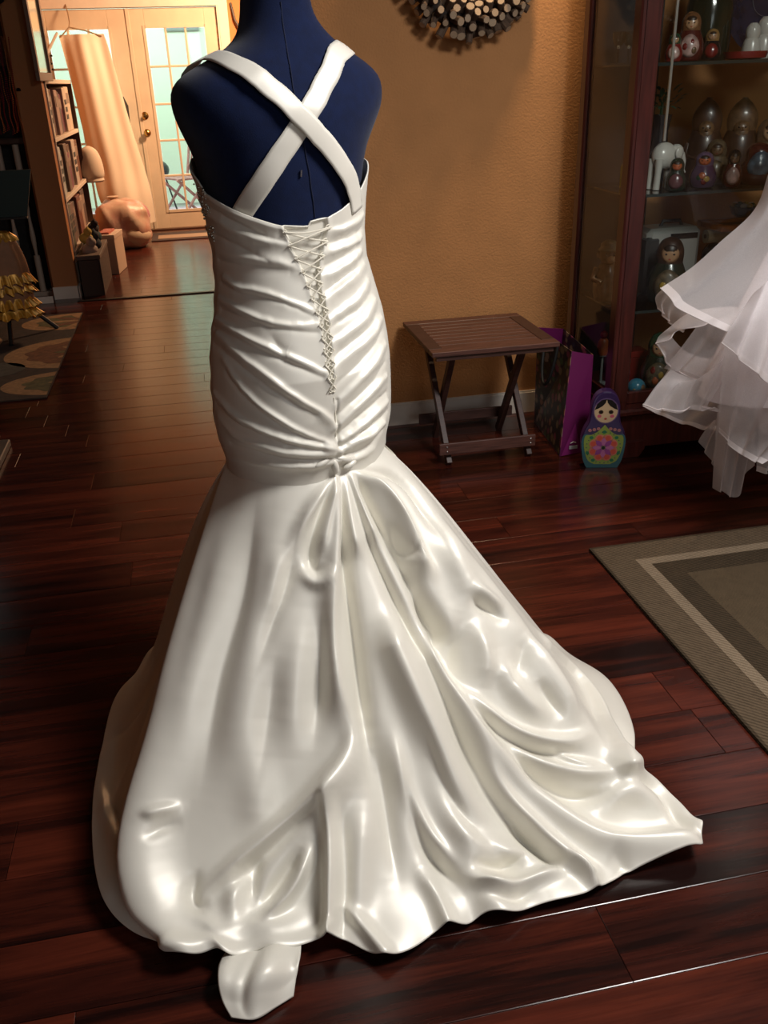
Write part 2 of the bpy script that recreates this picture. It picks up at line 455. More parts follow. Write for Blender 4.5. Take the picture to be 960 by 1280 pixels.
# door wall with the opening for the pair of glazed doors
dw = MB().box(-1.34, -1.24, 9.9, 10.0, 0, 2.5).box(0.44, 1.6, 9.9, 10.0, 0, 2.5).box(-1.24, 0.44, 9.9, 10.0, 2.02, 2.5)
tag(dw.build('wall_door', mat('orange_paint', (0.55, 0.22, 0.07), 0.75)), kind='structure')
tag(MB().box(0.44, 0.53, 9.875, 9.9, 0, 2.10).box(-1.33, -1.24, 9.875, 9.9, 0, 2.10).box(-1.24, 0.44, 9.875, 9.9, 2.02, 2.10)
    .box(0.425, 0.44, 9.88, 9.98, 0, 2.02).box(-1.24, -1.225, 9.88, 9.98, 0, 2.02).build('trim_2', M_white), kind='structure')
SKIRT_LATTICE = [
 [(0.010,1.708,0.665),(-0.019,1.730,0.617),(-0.045,1.751,0.566),(-0.068,1.773,0.515),(-0.089,1.795,0.463),(-0.109,1.817,0.410),(-0.128,1.840,0.357),(-0.144,1.863,0.304),(-0.160,1.887,0.251),(-0.175,1.913,0.199),(-0.189,1.941,0.147),(-0.202,1.971,0.096),(-0.212,2.005,0.048),(-0.219,2.050,0.008)],
 [(0.010,1.708,0.665),(-0.017,1.718,0.614),(-0.043,1.729,0.563),(-0.067,1.738,0.510),(-0.088,1.748,0.456),(-0.109,1.757,0.403),(-0.130,1.767,0.349),(-0.151,1.777,0.295),(-0.173,1.787,0.242),(-0.195,1.798,0.189),(-0.219,1.811,0.137),(-0.248,1.826,0.089),(-0.286,1.844,0.048),(-0.318,1.872,0.008)],
 [(0.010,1.707,0.665),(-0.015,1.705,0.610),(-0.039,1.703,0.554),(-0.063,1.700,0.499),(-0.086,1.696,0.443),(-0.108,1.692,0.387),(-0.131,1.686,0.331),(-0.154,1.679,0.276),(-0.178,1.672,0.221),(-0.205,1.664,0.168),(-0.235,1.654,0.116),(-0.269,1.641,0.068),(-0.309,1.623,0.026),(-0.357,1.595,0.008)],
 [(0.010,1.708,0.665),(-0.017,1.690,0.604),(-0.043,1.670,0.543),(-0.068,1.649,0.483),(-0.093,1.626,0.423),(-0.117,1.601,0.364),(-0.140,1.574,0.305),(-0.164,1.544,0.248),(-0.189,1.511,0.193),(-0.214,1.474,0.140),(-0.239,1.432,0.092),(-0.264,1.384,0.050),(-0.289,1.327,0.020),(-0.307,1.263,0.008)],
 [(0.010,1.708,0.665),(-0.020,1.672,0.606),(-0.049,1.635,0.548),(-0.077,1.596,0.490),(-0.104,1.556,0.433),(-0.130,1.514,0.376),(-0.154,1.470,0.320),(-0.176,1.425,0.264),(-0.200,1.378,0.211),(-0.227,1.331,0.159),(-0.245,1.278,0.109),(-0.245,1.219,0.063),(-0.219,1.159,0.029),(-0.179,1.099,0.008)],
 [(0.044,1.617,0.665),(0.023,1.586,0.607),(0.002,1.553,0.549),(-0.019,1.520,0.492),(-0.040,1.485,0.435),(-0.060,1.449,0.379),(-0.080,1.412,0.324),(-0.100,1.373,0.269),(-0.116,1.332,0.216),(-0.131,1.288,0.164),(-0.142,1.240,0.114),(-0.139,1.188,0.069),(-0.119,1.132,0.032),(-0.096,1.072,0.008)],
 [(0.094,1.577,0.665),(0.080,1.547,0.608),(0.065,1.517,0.551),(0.049,1.486,0.494),(0.033,1.454,0.439),(0.018,1.421,0.383),(0.004,1.386,0.329),(-0.009,1.349,0.275),(-0.019,1.311,0.222),(-0.026,1.270,0.170),(-0.030,1.226,0.121),(-0.030,1.178,0.075),(-0.019,1.126,0.035),(-0.005,1.068,0.008)],
 [(0.154,1.567,0.665),(0.143,1.537,0.608),(0.132,1.506,0.551),(0.120,1.475,0.495),(0.108,1.443,0.439),(0.099,1.409,0.384),(0.093,1.373,0.330),(0.088,1.336,0.276),(0.082,1.297,0.224),(0.074,1.258,0.172),(0.067,1.215,0.123),(0.068,1.169,0.077),(0.076,1.118,0.037),(0.084,1.060,0.008)],
 [(0.205,1.578,0.665),(0.196,1.545,0.607),(0.187,1.511,0.549),(0.180,1.476,0.492),(0.176,1.439,0.435),(0.175,1.401,0.380),(0.178,1.360,0.325),(0.181,1.319,0.272),(0.182,1.276,0.220),(0.183,1.231,0.170),(0.182,1.184,0.121),(0.178,1.134,0.075),(0.172,1.080,0.035),(0.165,1.019,0.008)],
 [(0.220,1.584,0.665),(0.221,1.551,0.606),(0.222,1.518,0.547),(0.230,1.483,0.490),(0.251,1.446,0.438),(0.272,1.408,0.386),(0.286,1.370,0.333),(0.298,1.330,0.279),(0.307,1.289,0.227),(0.311,1.246,0.175),(0.310,1.201,0.124),(0.305,1.154,0.077),(0.297,1.102,0.035),(0.286,1.041,0.008)],
 [(0.234,1.590,0.665),(0.245,1.556,0.607),(0.259,1.522,0.549),(0.278,1.486,0.495),(0.301,1.450,0.442),(0.322,1.413,0.389),(0.343,1.374,0.337),(0.361,1.335,0.284),(0.373,1.294,0.231),(0.382,1.252,0.179),(0.387,1.207,0.128),(0.387,1.159,0.079),(0.384,1.106,0.036),(0.378,1.045,0.008)],
 [(0.246,1.596,0.665),(0.272,1.563,0.609),(0.298,1.530,0.554),(0.324,1.496,0.498),(0.350,1.461,0.444),(0.374,1.426,0.389),(0.398,1.389,0.335),(0.420,1.351,0.281),(0.439,1.311,0.227),(0.456,1.268,0.174),(0.471,1.223,0.123),(0.484,1.174,0.075),(0.494,1.119,0.034),(0.498,1.055,0.008)],
 [(0.263,1.606,0.665),(0.298,1.575,0.610),(0.333,1.543,0.555),(0.368,1.511,0.501),(0.403,1.478,0.446),(0.435,1.444,0.391),(0.464,1.409,0.335),(0.491,1.372,0.279),(0.518,1.333,0.224),(0.546,1.292,0.172),(0.573,1.248,0.121),(0.597,1.200,0.073),(0.619,1.144,0.032),(0.632,1.079,0.008)],
 [(0.280,1.618,0.665),(0.326,1.588,0.613),(0.371,1.558,0.560),(0.414,1.526,0.506),(0.455,1.495,0.451),(0.494,1.462,0.395),(0.530,1.428,0.337),(0.564,1.392,0.280),(0.599,1.354,0.225),(0.636,1.314,0.172),(0.672,1.271,0.121),(0.706,1.223,0.073),(0.736,1.168,0.032),(0.756,1.099,0.008)],
 [(0.296,1.634,0.665),(0.346,1.605,0.614),(0.393,1.577,0.562),(0.437,1.547,0.508),(0.481,1.518,0.452),(0.522,1.487,0.396),(0.561,1.455,0.339),(0.598,1.421,0.282),(0.634,1.386,0.225),(0.667,1.347,0.168),(0.700,1.305,0.114),(0.736,1.257,0.066),(0.774,1.204,0.028),(0.803,1.137,0.008)],
 [(0.311,1.654,0.665),(0.358,1.633,0.619),(0.401,1.612,0.569),(0.440,1.592,0.515),(0.477,1.571,0.461),(0.515,1.551,0.407),(0.552,1.529,0.353),(0.588,1.506,0.298),(0.624,1.483,0.244),(0.658,1.458,0.190),(0.692,1.430,0.136),(0.726,1.399,0.084),(0.760,1.361,0.038),(0.784,1.306,0.008)],
 [(0.321,1.674,0.665),(0.366,1.658,0.619),(0.407,1.643,0.568),(0.444,1.629,0.515),(0.481,1.614,0.460),(0.517,1.600,0.407),(0.555,1.585,0.353),(0.592,1.570,0.300),(0.629,1.554,0.247),(0.664,1.538,0.192),(0.700,1.520,0.139),(0.738,1.500,0.088),(0.781,1.477,0.042),(0.822,1.440,0.008)],
 [(0.326,1.691,0.665),(0.370,1.682,0.617),(0.409,1.676,0.565),(0.446,1.671,0.512),(0.482,1.666,0.458),(0.518,1.662,0.403),(0.554,1.658,0.349),(0.591,1.654,0.295),(0.628,1.650,0.242),(0.665,1.648,0.188),(0.702,1.646,0.134),(0.743,1.645,0.084),(0.795,1.641,0.044),(0.847,1.646,0.008)],
 [(0.327,1.694,0.665),(0.369,1.693,0.617),(0.408,1.694,0.566),(0.444,1.697,0.514),(0.479,1.701,0.461),(0.514,1.705,0.407),(0.548,1.711,0.354),(0.582,1.718,0.300),(0.616,1.725,0.247),(0.651,1.735,0.194),(0.685,1.746,0.142),(0.720,1.760,0.090),(0.756,1.780,0.042),(0.797,1.807,0.008)],
 [(0.327,1.740,0.665),(0.347,1.751,0.607),(0.367,1.763,0.550),(0.388,1.775,0.493),(0.410,1.787,0.436),(0.433,1.800,0.380),(0.457,1.814,0.325),(0.483,1.828,0.270),(0.510,1.843,0.216),(0.540,1.860,0.164),(0.572,1.878,0.115),(0.608,1.898,0.069),(0.650,1.922,0.030),(0.700,1.950,0.008)],
 [(0.285,1.827,0.665),(0.299,1.842,0.608),(0.313,1.858,0.551),(0.328,1.874,0.495),(0.343,1.891,0.439),(0.359,1.909,0.383),(0.376,1.928,0.328),(0.394,1.948,0.274),(0.414,1.969,0.221),(0.434,1.992,0.168),(0.457,2.017,0.118),(0.483,2.046,0.072),(0.513,2.079,0.031),(0.550,2.120,0.008)],
 [(0.213,1.857,0.665),(0.220,1.876,0.608),(0.228,1.895,0.551),(0.236,1.915,0.495),(0.245,1.937,0.439),(0.254,1.959,0.384),(0.263,1.982,0.329),(0.273,2.006,0.274),(0.284,2.033,0.221),(0.296,2.061,0.169),(0.308,2.093,0.119),(0.323,2.128,0.072),(0.339,2.169,0.031),(0.360,2.220,0.008)],
 [(0.111,1.833,0.665),(0.113,1.854,0.608),(0.114,1.876,0.551),(0.116,1.899,0.494),(0.118,1.923,0.438),(0.119,1.948,0.382),(0.121,1.974,0.327),(0.123,2.002,0.272),(0.125,2.031,0.219),(0.128,2.063,0.167),(0.130,2.099,0.117),(0.133,2.138,0.070),(0.136,2.184,0.030),(0.140,2.240,0.008)],
 [(0.032,1.774,0.665),(0.027,1.795,0.607),(0.021,1.817,0.550),(0.016,1.840,0.493),(0.010,1.864,0.437),(0.003,1.889,0.381),(-0.003,1.915,0.325),(-0.010,1.943,0.271),(-0.018,1.973,0.217),(-0.026,2.005,0.165),(-0.035,2.040,0.116),(-0.045,2.079,0.069),(-0.056,2.125,0.030),(-0.070,2.180,0.008)],
]
SKIRT_FOLDS = [
 ([(100,6,20),(100,17,40),(100,27,60),(100,38,80),(100,50,100),(100,62,120),(100,75,140),(100,88,160),(100,100,180),(100,111,200),(100,121,220),(100,131,240),(100,139,260),(100,146,283),(101,152,308),(101,158,328),(101,163,340),(102,169,339),(102,174,329),(102,178,314),(102,183,300),(103,187,286),(104,191,271),(104,195,255),(105,199,240)],0.0600,0.0180,6),
 ([(82,20,-20),(82,35,-35),(82,50,-49),(82,65,-64),(82,80,-80),(82,93,-101),(82,106,-125),(82,118,-147),(82,129,-160),(82,140,-162),(82,150,-156),(82,159,-147),(82,169,-140)],0.0240,0.0240,0),
 ([(60,90,60),(60,102,82),(60,115,106),(60,128,127),(60,139,140),(61,150,143),(61,161,140),(62,171,132),(62,179,120),(63,185,104),(63,190,84),(63,194,61),(62,199,40)],0.0220,0.0220,0),
 ([(42,119,-40),(42,129,-57),(42,139,-76),(42,149,-92),(42,159,-100),(42,169,-97),(42,179,-86),(42,189,-72),(42,199,-60)],0.0220,0.0220,0),
 ([(53,197,40),(56,194,62),(59,191,86),(62,188,107),(65,185,120),(69,182,122),(72,178,116),(76,175,107),(80,171,100)],0.0100,0.0200,0),
 ([(67,186,40),(69,185,52),(72,183,65),(75,182,76),(77,182,80),(78,183,76),(78,186,65),(79,187,52),(79,190,40)],0.0200,0.0200,4),
 ([(135,5,-40),(135,12,-61),(135,19,-82),(135,26,-103),(135,33,-120),(135,39,-134),(136,45,-145),(136,51,-154),(135,57,-160),(134,64,-164),(132,70,-164),(130,77,-163),(129,84,-160),(128,92,-156),(129,100,-151),(129,107,-142),(129,114,-130),(129,120,-112),(129,126,-89),(129,131,-64),(128,136,-40)],0.0300,0.0300,0),
 ([(155,14,30),(154,22,46),(153,30,62),(152,38,77),(152,46,90),(151,55,101),(150,64,110),(149,72,117),(148,81,120),(147,91,120),(146,100,116),(146,110,110),(145,118,100),(144,125,86),(143,132,68),(141,137,49),(140,143,30)],0.0400,0.0400,0),
 ([(118,18,40),(118,27,56),(119,35,72),(120,43,88),(120,52,100),(119,61,110),(119,71,118),(118,80,122),(118,89,120),(117,97,111),(117,105,95),(116,113,77),(116,121,60)],0.0320,0.0320,0),
 ([(171,15,-60),(170,20,-87),(169,24,-115),(167,28,-141),(166,33,-160),(166,37,-173),(165,41,-180),(164,45,-183),(163,49,-180),(162,53,-171),(160,57,-156),(158,61,-138),(157,66,-120),(155,71,-101),(153,77,-81),(152,83,-60),(150,88,-40)],0.0160,0.0220,0),
 ([(158,29,40),(158,33,58),(158,38,78),(158,42,93),(158,47,100),(158,51,93),(157,55,78),(156,60,58),(155,64,40)],0.0180,0.0180,0),
 ([(161,78,-60),(160,85,-78),(160,92,-98),(159,99,-113),(158,106,-120),(157,113,-113),(156,120,-98),(155,128,-78),(153,135,-60)],0.0280,0.0280,0),
 ([(177,58,60),(176,66,83),(175,74,109),(174,82,130),(172,89,140),(171,98,135),(170,106,119),(169,115,98),(168,123,80)],0.0340,0.0340,0),
 ([(198,1,100),(194,3,116),(190,5,134),(187,7,149),(184,10,160),(181,12,165),(178,15,166),(175,18,164),(172,21,160),(170,23,154),(168,26,145),(167,30,134),(165,33,120),(164,36,103),(163,40,83),(162,43,61),(161,47,40)],0.0120,0.0160,3),
 ([(199,2,-60),(196,5,-81),(194,8,-102),(191,11,-123),(189,14,-140),(187,17,-153),(185,20,-164),(183,23,-172),(182,26,-180),(180,29,-188),(179,32,-195),(179,35,-200),(179,37,-200),(179,39,-196),(181,41,-188),(182,42,-176),(184,43,-160),(186,43,-139),(188,42,-114),(191,41,-86),(193,40,-60)],0.0120,0.0120,3),
 ([(200,2,100),(198,5,110),(197,8,121),(195,11,131),(194,14,140),(192,17,149),(191,21,158),(189,24,162),(189,27,160),(188,30,147),(188,32,126),(188,35,102),(188,37,80)],0.0100,0.0140,3),
 ([(173,39,40),(175,41,62),(177,43,85),(179,45,106),(181,46,120),(183,47,128),(186,47,130),(188,47,128),(191,46,120),(193,45,106),(194,43,85),(196,41,62),(198,40,40)],0.0140,0.0140,0),
 ([(191,50,-60),(190,55,-92),(190,61,-126),(189,67,-157),(189,72,-180),(188,77,-196),(187,82,-206),(186,87,-209),(184,93,-200),(183,99,-176),(181,106,-140),(180,113,-99),(179,120,-60)],0.0200,0.0260,0),
 ([(208,1,120),(206,6,135),(205,11,151),(204,16,166),(204,21,180),(203,26,191),(202,31,200),(201,36,209),(200,42,220),(199,48,234),(197,55,250),(196,62,266),(195,69,280),(195,75,295),(195,81,310),(195,87,320),(195,93,320),(196,98,305),(197,103,279),(198,108,248),(199,113,220)],0.0140,0.0240,3),
 ([(212,2,-120),(214,7,-140),(213,11,-161),(214,16,-181),(215,21,-200),(215,27,-216),(215,34,-231),(215,40,-245),(213,46,-260),(212,52,-276),(210,58,-292),(209,63,-308),(208,69,-320),(208,74,-330),(207,80,-338),(206,85,-342),(206,91,-340),(205,97,-333),(205,104,-321),(204,111,-304),(204,118,-280),(204,124,-247),(203,131,-206),(203,137,-162),(203,143,-120)],0.0150,0.0150,3),
 ([(223,4,100),(223,9,125),(223,15,151),(224,20,176),(225,25,200),(226,31,222),(226,36,242),(226,41,262),(226,47,280),(524,196,297),(225,61,312),(225,68,327),(225,74,340),(225,81,352),(226,88,364),(226,94,373),(227,100,380),(228,105,383),(229,110,384),(230,114,382),(230,119,380),(231,124,377),(231,129,372),(231,134,367),(232,139,360),(233,145,352),(234,151,342),(236,157,332),(238,163,320),(239,168,307),(241,174,294),(243,179,278),(244,184,260),(246,188,238),(247,192,212),(249,195,186),(250,198,160)],0.0360,0.0300,7),
 ([(240,4,-120),(244,10,-146),(246,15,-173),(247,21,-198),(248,27,-220),(249,34,-238),(248,41,-254),(248,48,-267),(247,56,-280),(247,63,-291),(247,71,-301),(247,79,-310),(247,87,-320),(247,93,-331),(248,99,-342),(248,105,-353),(249,111,-360),(250,117,-364),(251,123,-365),(253,129,-364),(255,134,-360),(257,140,-353),(260,146,-344),(262,152,-332),(265,157,-320),(267,162,-308),(270,167,-296),(272,172,-281),(274,177,-260),(276,181,-231),(278,185,-195),(280,188,-157),(282,192,-120)],0.0180,0.0220,3),
 ([(249,4,120),(252,9,140),(254,15,161),(255,21,181),(255,28,200),(255,35,217),(254,43,232),(253,51,247),(512,190,260),(252,67,272),(251,76,284),(252,84,293),(252,91,300),(253,97,303),(254,103,304),(256,108,302),(258,113,300),(261,119,296),(264,124,290),(267,129,284),(270,134,280),(274,139,277),(277,143,275),(280,148,275),(283,153,280),(285,158,291),(287,163,306),(290,168,324),(292,173,340),(295,177,357),(298,180,376),(301,184,392),(304,187,400),(308,189,400),(313,191,394),(317,193,381),(322,194,360),(326,195,328),(331,195,288),(337,195,243),(346,197,200)],0.0160,0.0300,7),
 ([(270,5,-120),(270,10,-151),(270,15,-183),(269,21,-213),(270,26,-240),(270,32,-264),(271,37,-286),(272,42,-305),(272,47,-320),(272,53,-331),(272,58,-338),(272,63,-341),(271,69,-340),(271,75,-337),(270,81,-331),(269,88,-320),(269,93,-300),(269,98,-268),(269,103,-228),(270,107,-183),(270,111,-140)],0.0180,0.0220,3),
 ([(268,2,120),(280,4,145),(290,6,171),(299,7,196),(303,10,220),(307,12,243),(306,16,266),(306,19,286),(306,22,300),(305,25,307),(302,29,309),(300,32,306),(298,36,300),(295,40,289),(293,44,272),(290,48,255),(288,52,240),(287,57,230),(285,62,224),(499,195,215),(283,71,200),(282,75,176),(281,78,145),(280,82,112),(279,85,80)],0.0160,0.0300,3),
 ([(291,3,-60),(307,4,-81),(321,5,-102),(336,6,-123),(347,8,-140),(354,11,-154),(358,13,-166),(360,16,-175),(363,20,-180),(359,23,-181),(353,26,-179),(348,30,-172),(340,34,-160),(333,38,-141),(326,43,-115),(320,48,-87),(316,53,-60)],0.0180,0.0180,3),
 ([(283,27,-60),(282,30,-93),(280,33,-128),(278,37,-158),(278,39,-180),(279,41,-192),(280,43,-196),(282,44,-193),(284,45,-180),(287,44,-155),(290,43,-119),(294,42,-78),(297,41,-40)],0.0100,0.0100,0),
 ([(271,62,-100),(272,65,-138),(272,68,-179),(273,71,-215),(273,74,-240),(274,76,-254),(275,78,-259),(275,80,-255),(275,82,-240),(273,83,-211),(270,85,-170),(267,86,-124),(264,88,-80)],0.0130,0.0160,0),
 ([(352,32,60),(343,36,87),(336,41,116),(330,46,142),(326,50,160),(322,54,169),(318,59,172),(316,63,169),(314,67,160),(312,70,142),(311,73,116),(311,75,87),(310,78,60)],0.0300,0.0300,0),
 ([(309,60,-80),(304,64,-117),(301,68,-156),(491,193,-192),(293,76,-220),(288,80,-241),(283,84,-258),(278,88,-265),(273,92,-260),(270,96,-238),(267,99,-201),(265,103,-159),(263,106,-120)],0.0160,0.0220,0),
 ([(309,70,-60),(311,71,-93),(311,73,-129),(312,74,-160),(314,75,-180),(315,77,-187),(317,78,-184),(319,79,-174),(320,81,-160),(322,82,-141),(325,83,-115),(327,85,-87),(329,86,-60)],0.0110,0.0140,0),
 ([(317,65,60),(318,67,84),(320,69,110),(322,70,131),(324,72,140),(326,74,131),(328,77,110),(330,79,84),(333,81,60)],0.0130,0.0130,0),
 ([(302,80,100),(300,84,136),(299,87,175),(297,91,207),(295,95,220),(292,98,207),(289,102,175),(285,105,136),(281,109,100)],0.0220,0.0220,0),
 ([(469,197,-60),(332,93,-92),(330,95,-126),(328,98,-157),(325,100,-180),(321,102,-196),(316,104,-206),(312,106,-209),(308,108,-200),(305,109,-176),(302,110,-140),(299,110,-99),(295,111,-60)],0.0150,0.0200,0),
 ([(304,95,100),(303,98,139),(301,102,180),(300,105,216),(300,109,240),(300,113,250),(302,116,249),(303,120,239),(304,123,220),(306,125,190),(308,127,149),(310,129,103),(311,131,60)],0.0220,0.0260,0),
 ([(338,93,80),(337,97,107),(337,101,135),(337,105,161),(336,109,180),(335,113,193),(335,117,202),(333,121,205),(332,125,200),(330,128,183),(328,131,158),(326,134,128),(324,137,100)],0.0200,0.0340,0),
 ([(319,113,-80),(319,116,-104),(318,118,-130),(318,121,-151),(318,123,-160),(318,125,-151),(318,128,-130),(318,130,-104),(318,132,-80)],0.0140,0.0140,0),
 ([(264,105,120),(267,107,147),(269,110,175),(272,113,201),(275,115,220),(277,118,231),(279,121,235),(281,123,237),(283,126,240),(286,128,246),(288,130,253),(291,133,258),(294,134,260),(297,136,261),(301,138,260),(305,140,254),(309,141,240),(313,142,213),(317,142,178),(323,142,138),(333,142,100)],0.0110,0.0200,0),
 ([(266,112,-120),(269,115,-153),(271,118,-188),(274,121,-218),(276,124,-240),(279,128,-249),(281,131,-250),(284,134,-246),(287,137,-240),(290,139,-235),(294,141,-228),(297,143,-217),(301,144,-200),(305,145,-176),(308,146,-145),(312,147,-112),(315,148,-80)],0.0120,0.0120,0),
 ([(277,126,80),(280,130,112),(282,134,146),(284,137,177),(287,141,200),(290,144,213),(293,146,220),(297,149,222),(300,151,220),(304,153,216),(307,155,209),(311,156,197),(315,157,180),(318,158,156),(323,159,125),(330,160,92),(350,164,60)],0.0100,0.0160,0),
 ([(302,143,60),(304,145,84),(306,147,110),(307,149,131),(309,151,140),(311,152,131),(314,153,110),(316,154,84),(319,155,60)],0.0070,0.0070,0),
 ([(398,131,100),(409,145,126),(412,155,152),(413,163,178),(410,167,200),(405,168,219),(399,168,235),(393,169,249),(389,171,260),(382,171,269),(368,162,276),(363,160,280),(351,152,280),(344,152,274),(336,154,264),(332,156,251),(329,159,240)],0.0340,0.0120,6),
 ([(329,159,200),(332,160,206),(336,162,212),(345,164,218),(349,167,220),(352,170,218),(353,172,214),(356,176,207),(358,180,200),(360,185,192),(362,191,184),(360,192,173),(359,194,160),(358,196,143),(352,193,122),(351,195,101),(351,198,80)],0.0340,0.0100,6),
 ([(279,132,-80),(280,135,-117),(281,138,-155),(282,141,-191),(283,143,-220),(284,146,-242),(285,148,-258),(286,150,-270),(287,152,-280),(289,154,-289),(291,156,-295),(293,158,-299),(295,160,-300),(297,162,-299),(299,163,-295),(301,165,-289),(304,165,-280),(306,166,-270),(308,166,-259),(311,166,-243),(313,166,-220),(316,165,-187),(319,164,-146),(322,164,-102),(327,163,-60)],0.0140,0.0200,0),
 ([(302,170,120),(305,169,153),(309,168,188),(312,167,218),(315,166,240),(318,167,250),(321,167,251),(323,168,247),(326,169,240),(328,171,230),(331,173,216),(333,175,199),(335,177,180),(337,179,158),(339,182,132),(339,184,106),(340,187,80)],0.0220,0.0260,0),
 ([(225,112,-80),(225,118,-117),(226,124,-155),(226,130,-191),(227,136,-220),(229,142,-246),(232,148,-270),(236,154,-284),(241,160,-280),(246,165,-252),(251,171,-205),(256,176,-151),(261,181,-100)],0.0200,0.0240,0),
 ([(258,123,140),(258,127,171),(259,131,202),(259,135,233),(260,139,260),(261,142,284),(262,145,306),(263,147,325),(264,150,340),(266,153,350),(267,156,356),(269,159,359),(271,161,360),(272,164,358),(274,166,354),(275,168,347),(276,171,340),(278,174,334),(280,177,328),(281,180,317),(282,183,300),(284,185,272),(285,188,236),(286,190,197),(288,193,160)],0.0180,0.0120,4),
 ([(267,165,-140),(269,168,-170),(270,171,-204),(272,174,-230),(274,176,-240),(276,179,-225),(277,183,-194),(279,186,-155),(280,189,-120)],0.0100,0.0100,0),
 ([(229,151,60),(232,155,92),(236,159,125),(239,162,156),(243,166,180),(248,168,199),(252,171,215),(256,173,223),(260,175,220),(263,177,201),(267,178,170),(271,180,134),(274,181,100)],0.0200,0.0200,0),
 ([(239,174,-100),(242,176,-133),(245,177,-169),(248,179,-200),(250,180,-220),(253,180,-228),(256,181,-226),(258,181,-217),(261,180,-200),(263,180,-173),(266,179,-137),(268,178,-98),(270,177,-60)],0.0120,0.0120,0),
 ([(232,178,80),(236,180,106),(239,182,134),(243,184,159),(246,186,180),(249,187,196),(253,188,207),(256,189,216),(259,189,220),(262,189,221),(265,189,219),(268,189,212),(270,188,200),(273,188,181),(275,188,155),(278,187,127),(280,187,100)],0.0130,0.0130,4),
 ([(243,191,-40),(246,192,-63),(249,193,-89),(252,194,-110),(255,194,-120),(258,194,-115),(261,194,-99),(264,194,-78),(267,193,-60)],0.0090,0.0090,0),
 ([(200,109,180),(199,111,222),(198,114,265),(197,117,306),(196,119,340),(194,121,368),(193,123,390),(191,125,408),(189,127,420),(187,130,426),(184,133,426),(181,136,423),(178,139,420),(175,142,417),(171,145,412),(167,148,407),(163,150,400),(159,153,392),(155,155,384),(151,157,373),(148,159,360),(144,161,345),(141,163,329),(138,165,308),(135,167,280),(132,169,242),(129,171,196),(125,174,147),(121,177,100)],0.0340,0.0140,0),
 ([(185,137,-120),(182,139,-162),(180,142,-206),(177,145,-247),(174,147,-280),(171,150,-304),(168,152,-322),(164,155,-334),(161,157,-340),(157,160,-341),(153,162,-336),(149,164,-324),(145,167,-300),(141,169,-261),(137,171,-210),(133,173,-154),(129,175,-100)],0.0150,0.0220,0),
 ([(185,135,140),(185,139,181),(185,142,222),(185,146,263),(185,150,300),(185,153,335),(185,157,369),(185,161,398),(184,166,420),(184,169,434),(183,173,442),(182,178,444),(181,182,440),(180,186,427),(178,190,406),(177,194,382),(175,198,360)],0.0340,0.0120,6),
 ([(190,136,-120),(190,142,-157),(189,148,-196),(189,153,-232),(189,159,-260),(189,163,-280),(189,168,-294),(188,173,-301),(187,177,-300),(186,182,-288),(185,187,-267),(183,192,-243),(181,197,-220)],0.0200,0.0120,4),
 ([(177,157,100),(176,159,137),(175,162,176),(173,165,212),(172,168,240),(170,170,259),(168,172,273),(167,174,279),(164,176,280),(162,178,274),(159,180,262),(156,181,244),(153,182,220),(151,184,187),(149,185,146),(148,186,102),(146,187,60)],0.0100,0.0150,0),
 ([(173,159,-100),(171,162,-127),(169,164,-156),(166,167,-182),(164,169,-200),(162,171,-210),(159,173,-215),(156,175,-212),(154,177,-200),(151,179,-175),(149,180,-139),(147,182,-98),(145,184,-60)],0.0120,0.0120,0),
 ([(153,161,-60),(151,163,-90),(150,166,-122),(148,169,-149),(147,171,-160),(146,173,-149),(146,176,-122),(146,178,-90),(146,180,-60)],0.0130,0.0130,0),
 ([(144,164,60),(143,167,90),(141,170,122),(139,173,149),(138,176,160),(137,179,149),(136,182,122),(136,185,90),(136,189,60)],0.0180,0.0180,0),
 ([(128,162,-60),(127,164,-93),(125,166,-129),(124,169,-160),(122,171,-180),(122,173,-187),(122,175,-185),(122,177,-175),(122,178,-160),(123,178,-137),(125,177,-106),(128,175,-72),(130,174,-40)],0.0130,0.0130,0),
 ([(107,143,60),(108,142,84),(109,141,110),(111,141,131),(112,140,140),(114,139,131),(116,139,110),(119,139,84),(121,138,60)],0.0100,0.0100,0),
 ([(109,151,-40),(110,150,-58),(111,148,-78),(112,147,-93),(113,146,-100),(115,146,-93),(117,145,-78),(119,145,-58),(122,144,-40)],0.0120,0.0120,0),
 ([(156,105,40),(156,112,64),(155,119,90),(154,126,111),(154,132,120),(153,138,111),(152,143,90),(151,149,64),(150,154,40)],0.0320,0.0320,0),
 ([(116,181,40),(119,182,56),(122,184,72),(126,186,88),(129,188,100),(134,189,110),(139,190,118),(144,190,122),(150,191,120),(155,191,111),(161,190,95),(167,190,77),(173,189,60)],0.0220,0.0220,0),
 ([(102,196,180),(109,195,169),(114,196,158),(120,197,147),(126,198,140),(132,198,136),(138,198,135),(144,198,136),(150,198,140),(156,198,147),(162,198,157),(168,198,169),(174,198,180)],0.0160,0.0160,6),
 ([(207,115,-100),(207,120,-133),(207,125,-169),(207,130,-200),(207,135,-220),(207,140,-228),(207,146,-226),(207,152,-217),(207,157,-200),(207,162,-173),(208,167,-137),(208,171,-98),(208,176,-60)],0.0180,0.0200,0),
 ([(198,139,60),(197,144,81),(197,149,104),(196,154,124),(195,158,140),(195,162,151),(194,166,159),(193,170,162),(193,174,160),(192,177,151),(192,181,135),(191,185,117),(191,189,100)],0.0220,0.0220,0),
 ([(213,112,40),(213,115,60),(213,118,81),(213,121,101),(213,125,120),(213,128,137),(213,132,154),(213,136,168),(214,139,180),(214,142,188),(215,145,194),(215,147,197),(216,150,200),(217,153,202),(218,156,204),(219,159,203),(220,161,200),(221,163,195),(223,165,188),(224,167,177),(225,169,160),(227,172,136),(230,174,105),(233,177,72),(236,180,40)],0.0140,0.0140,0),
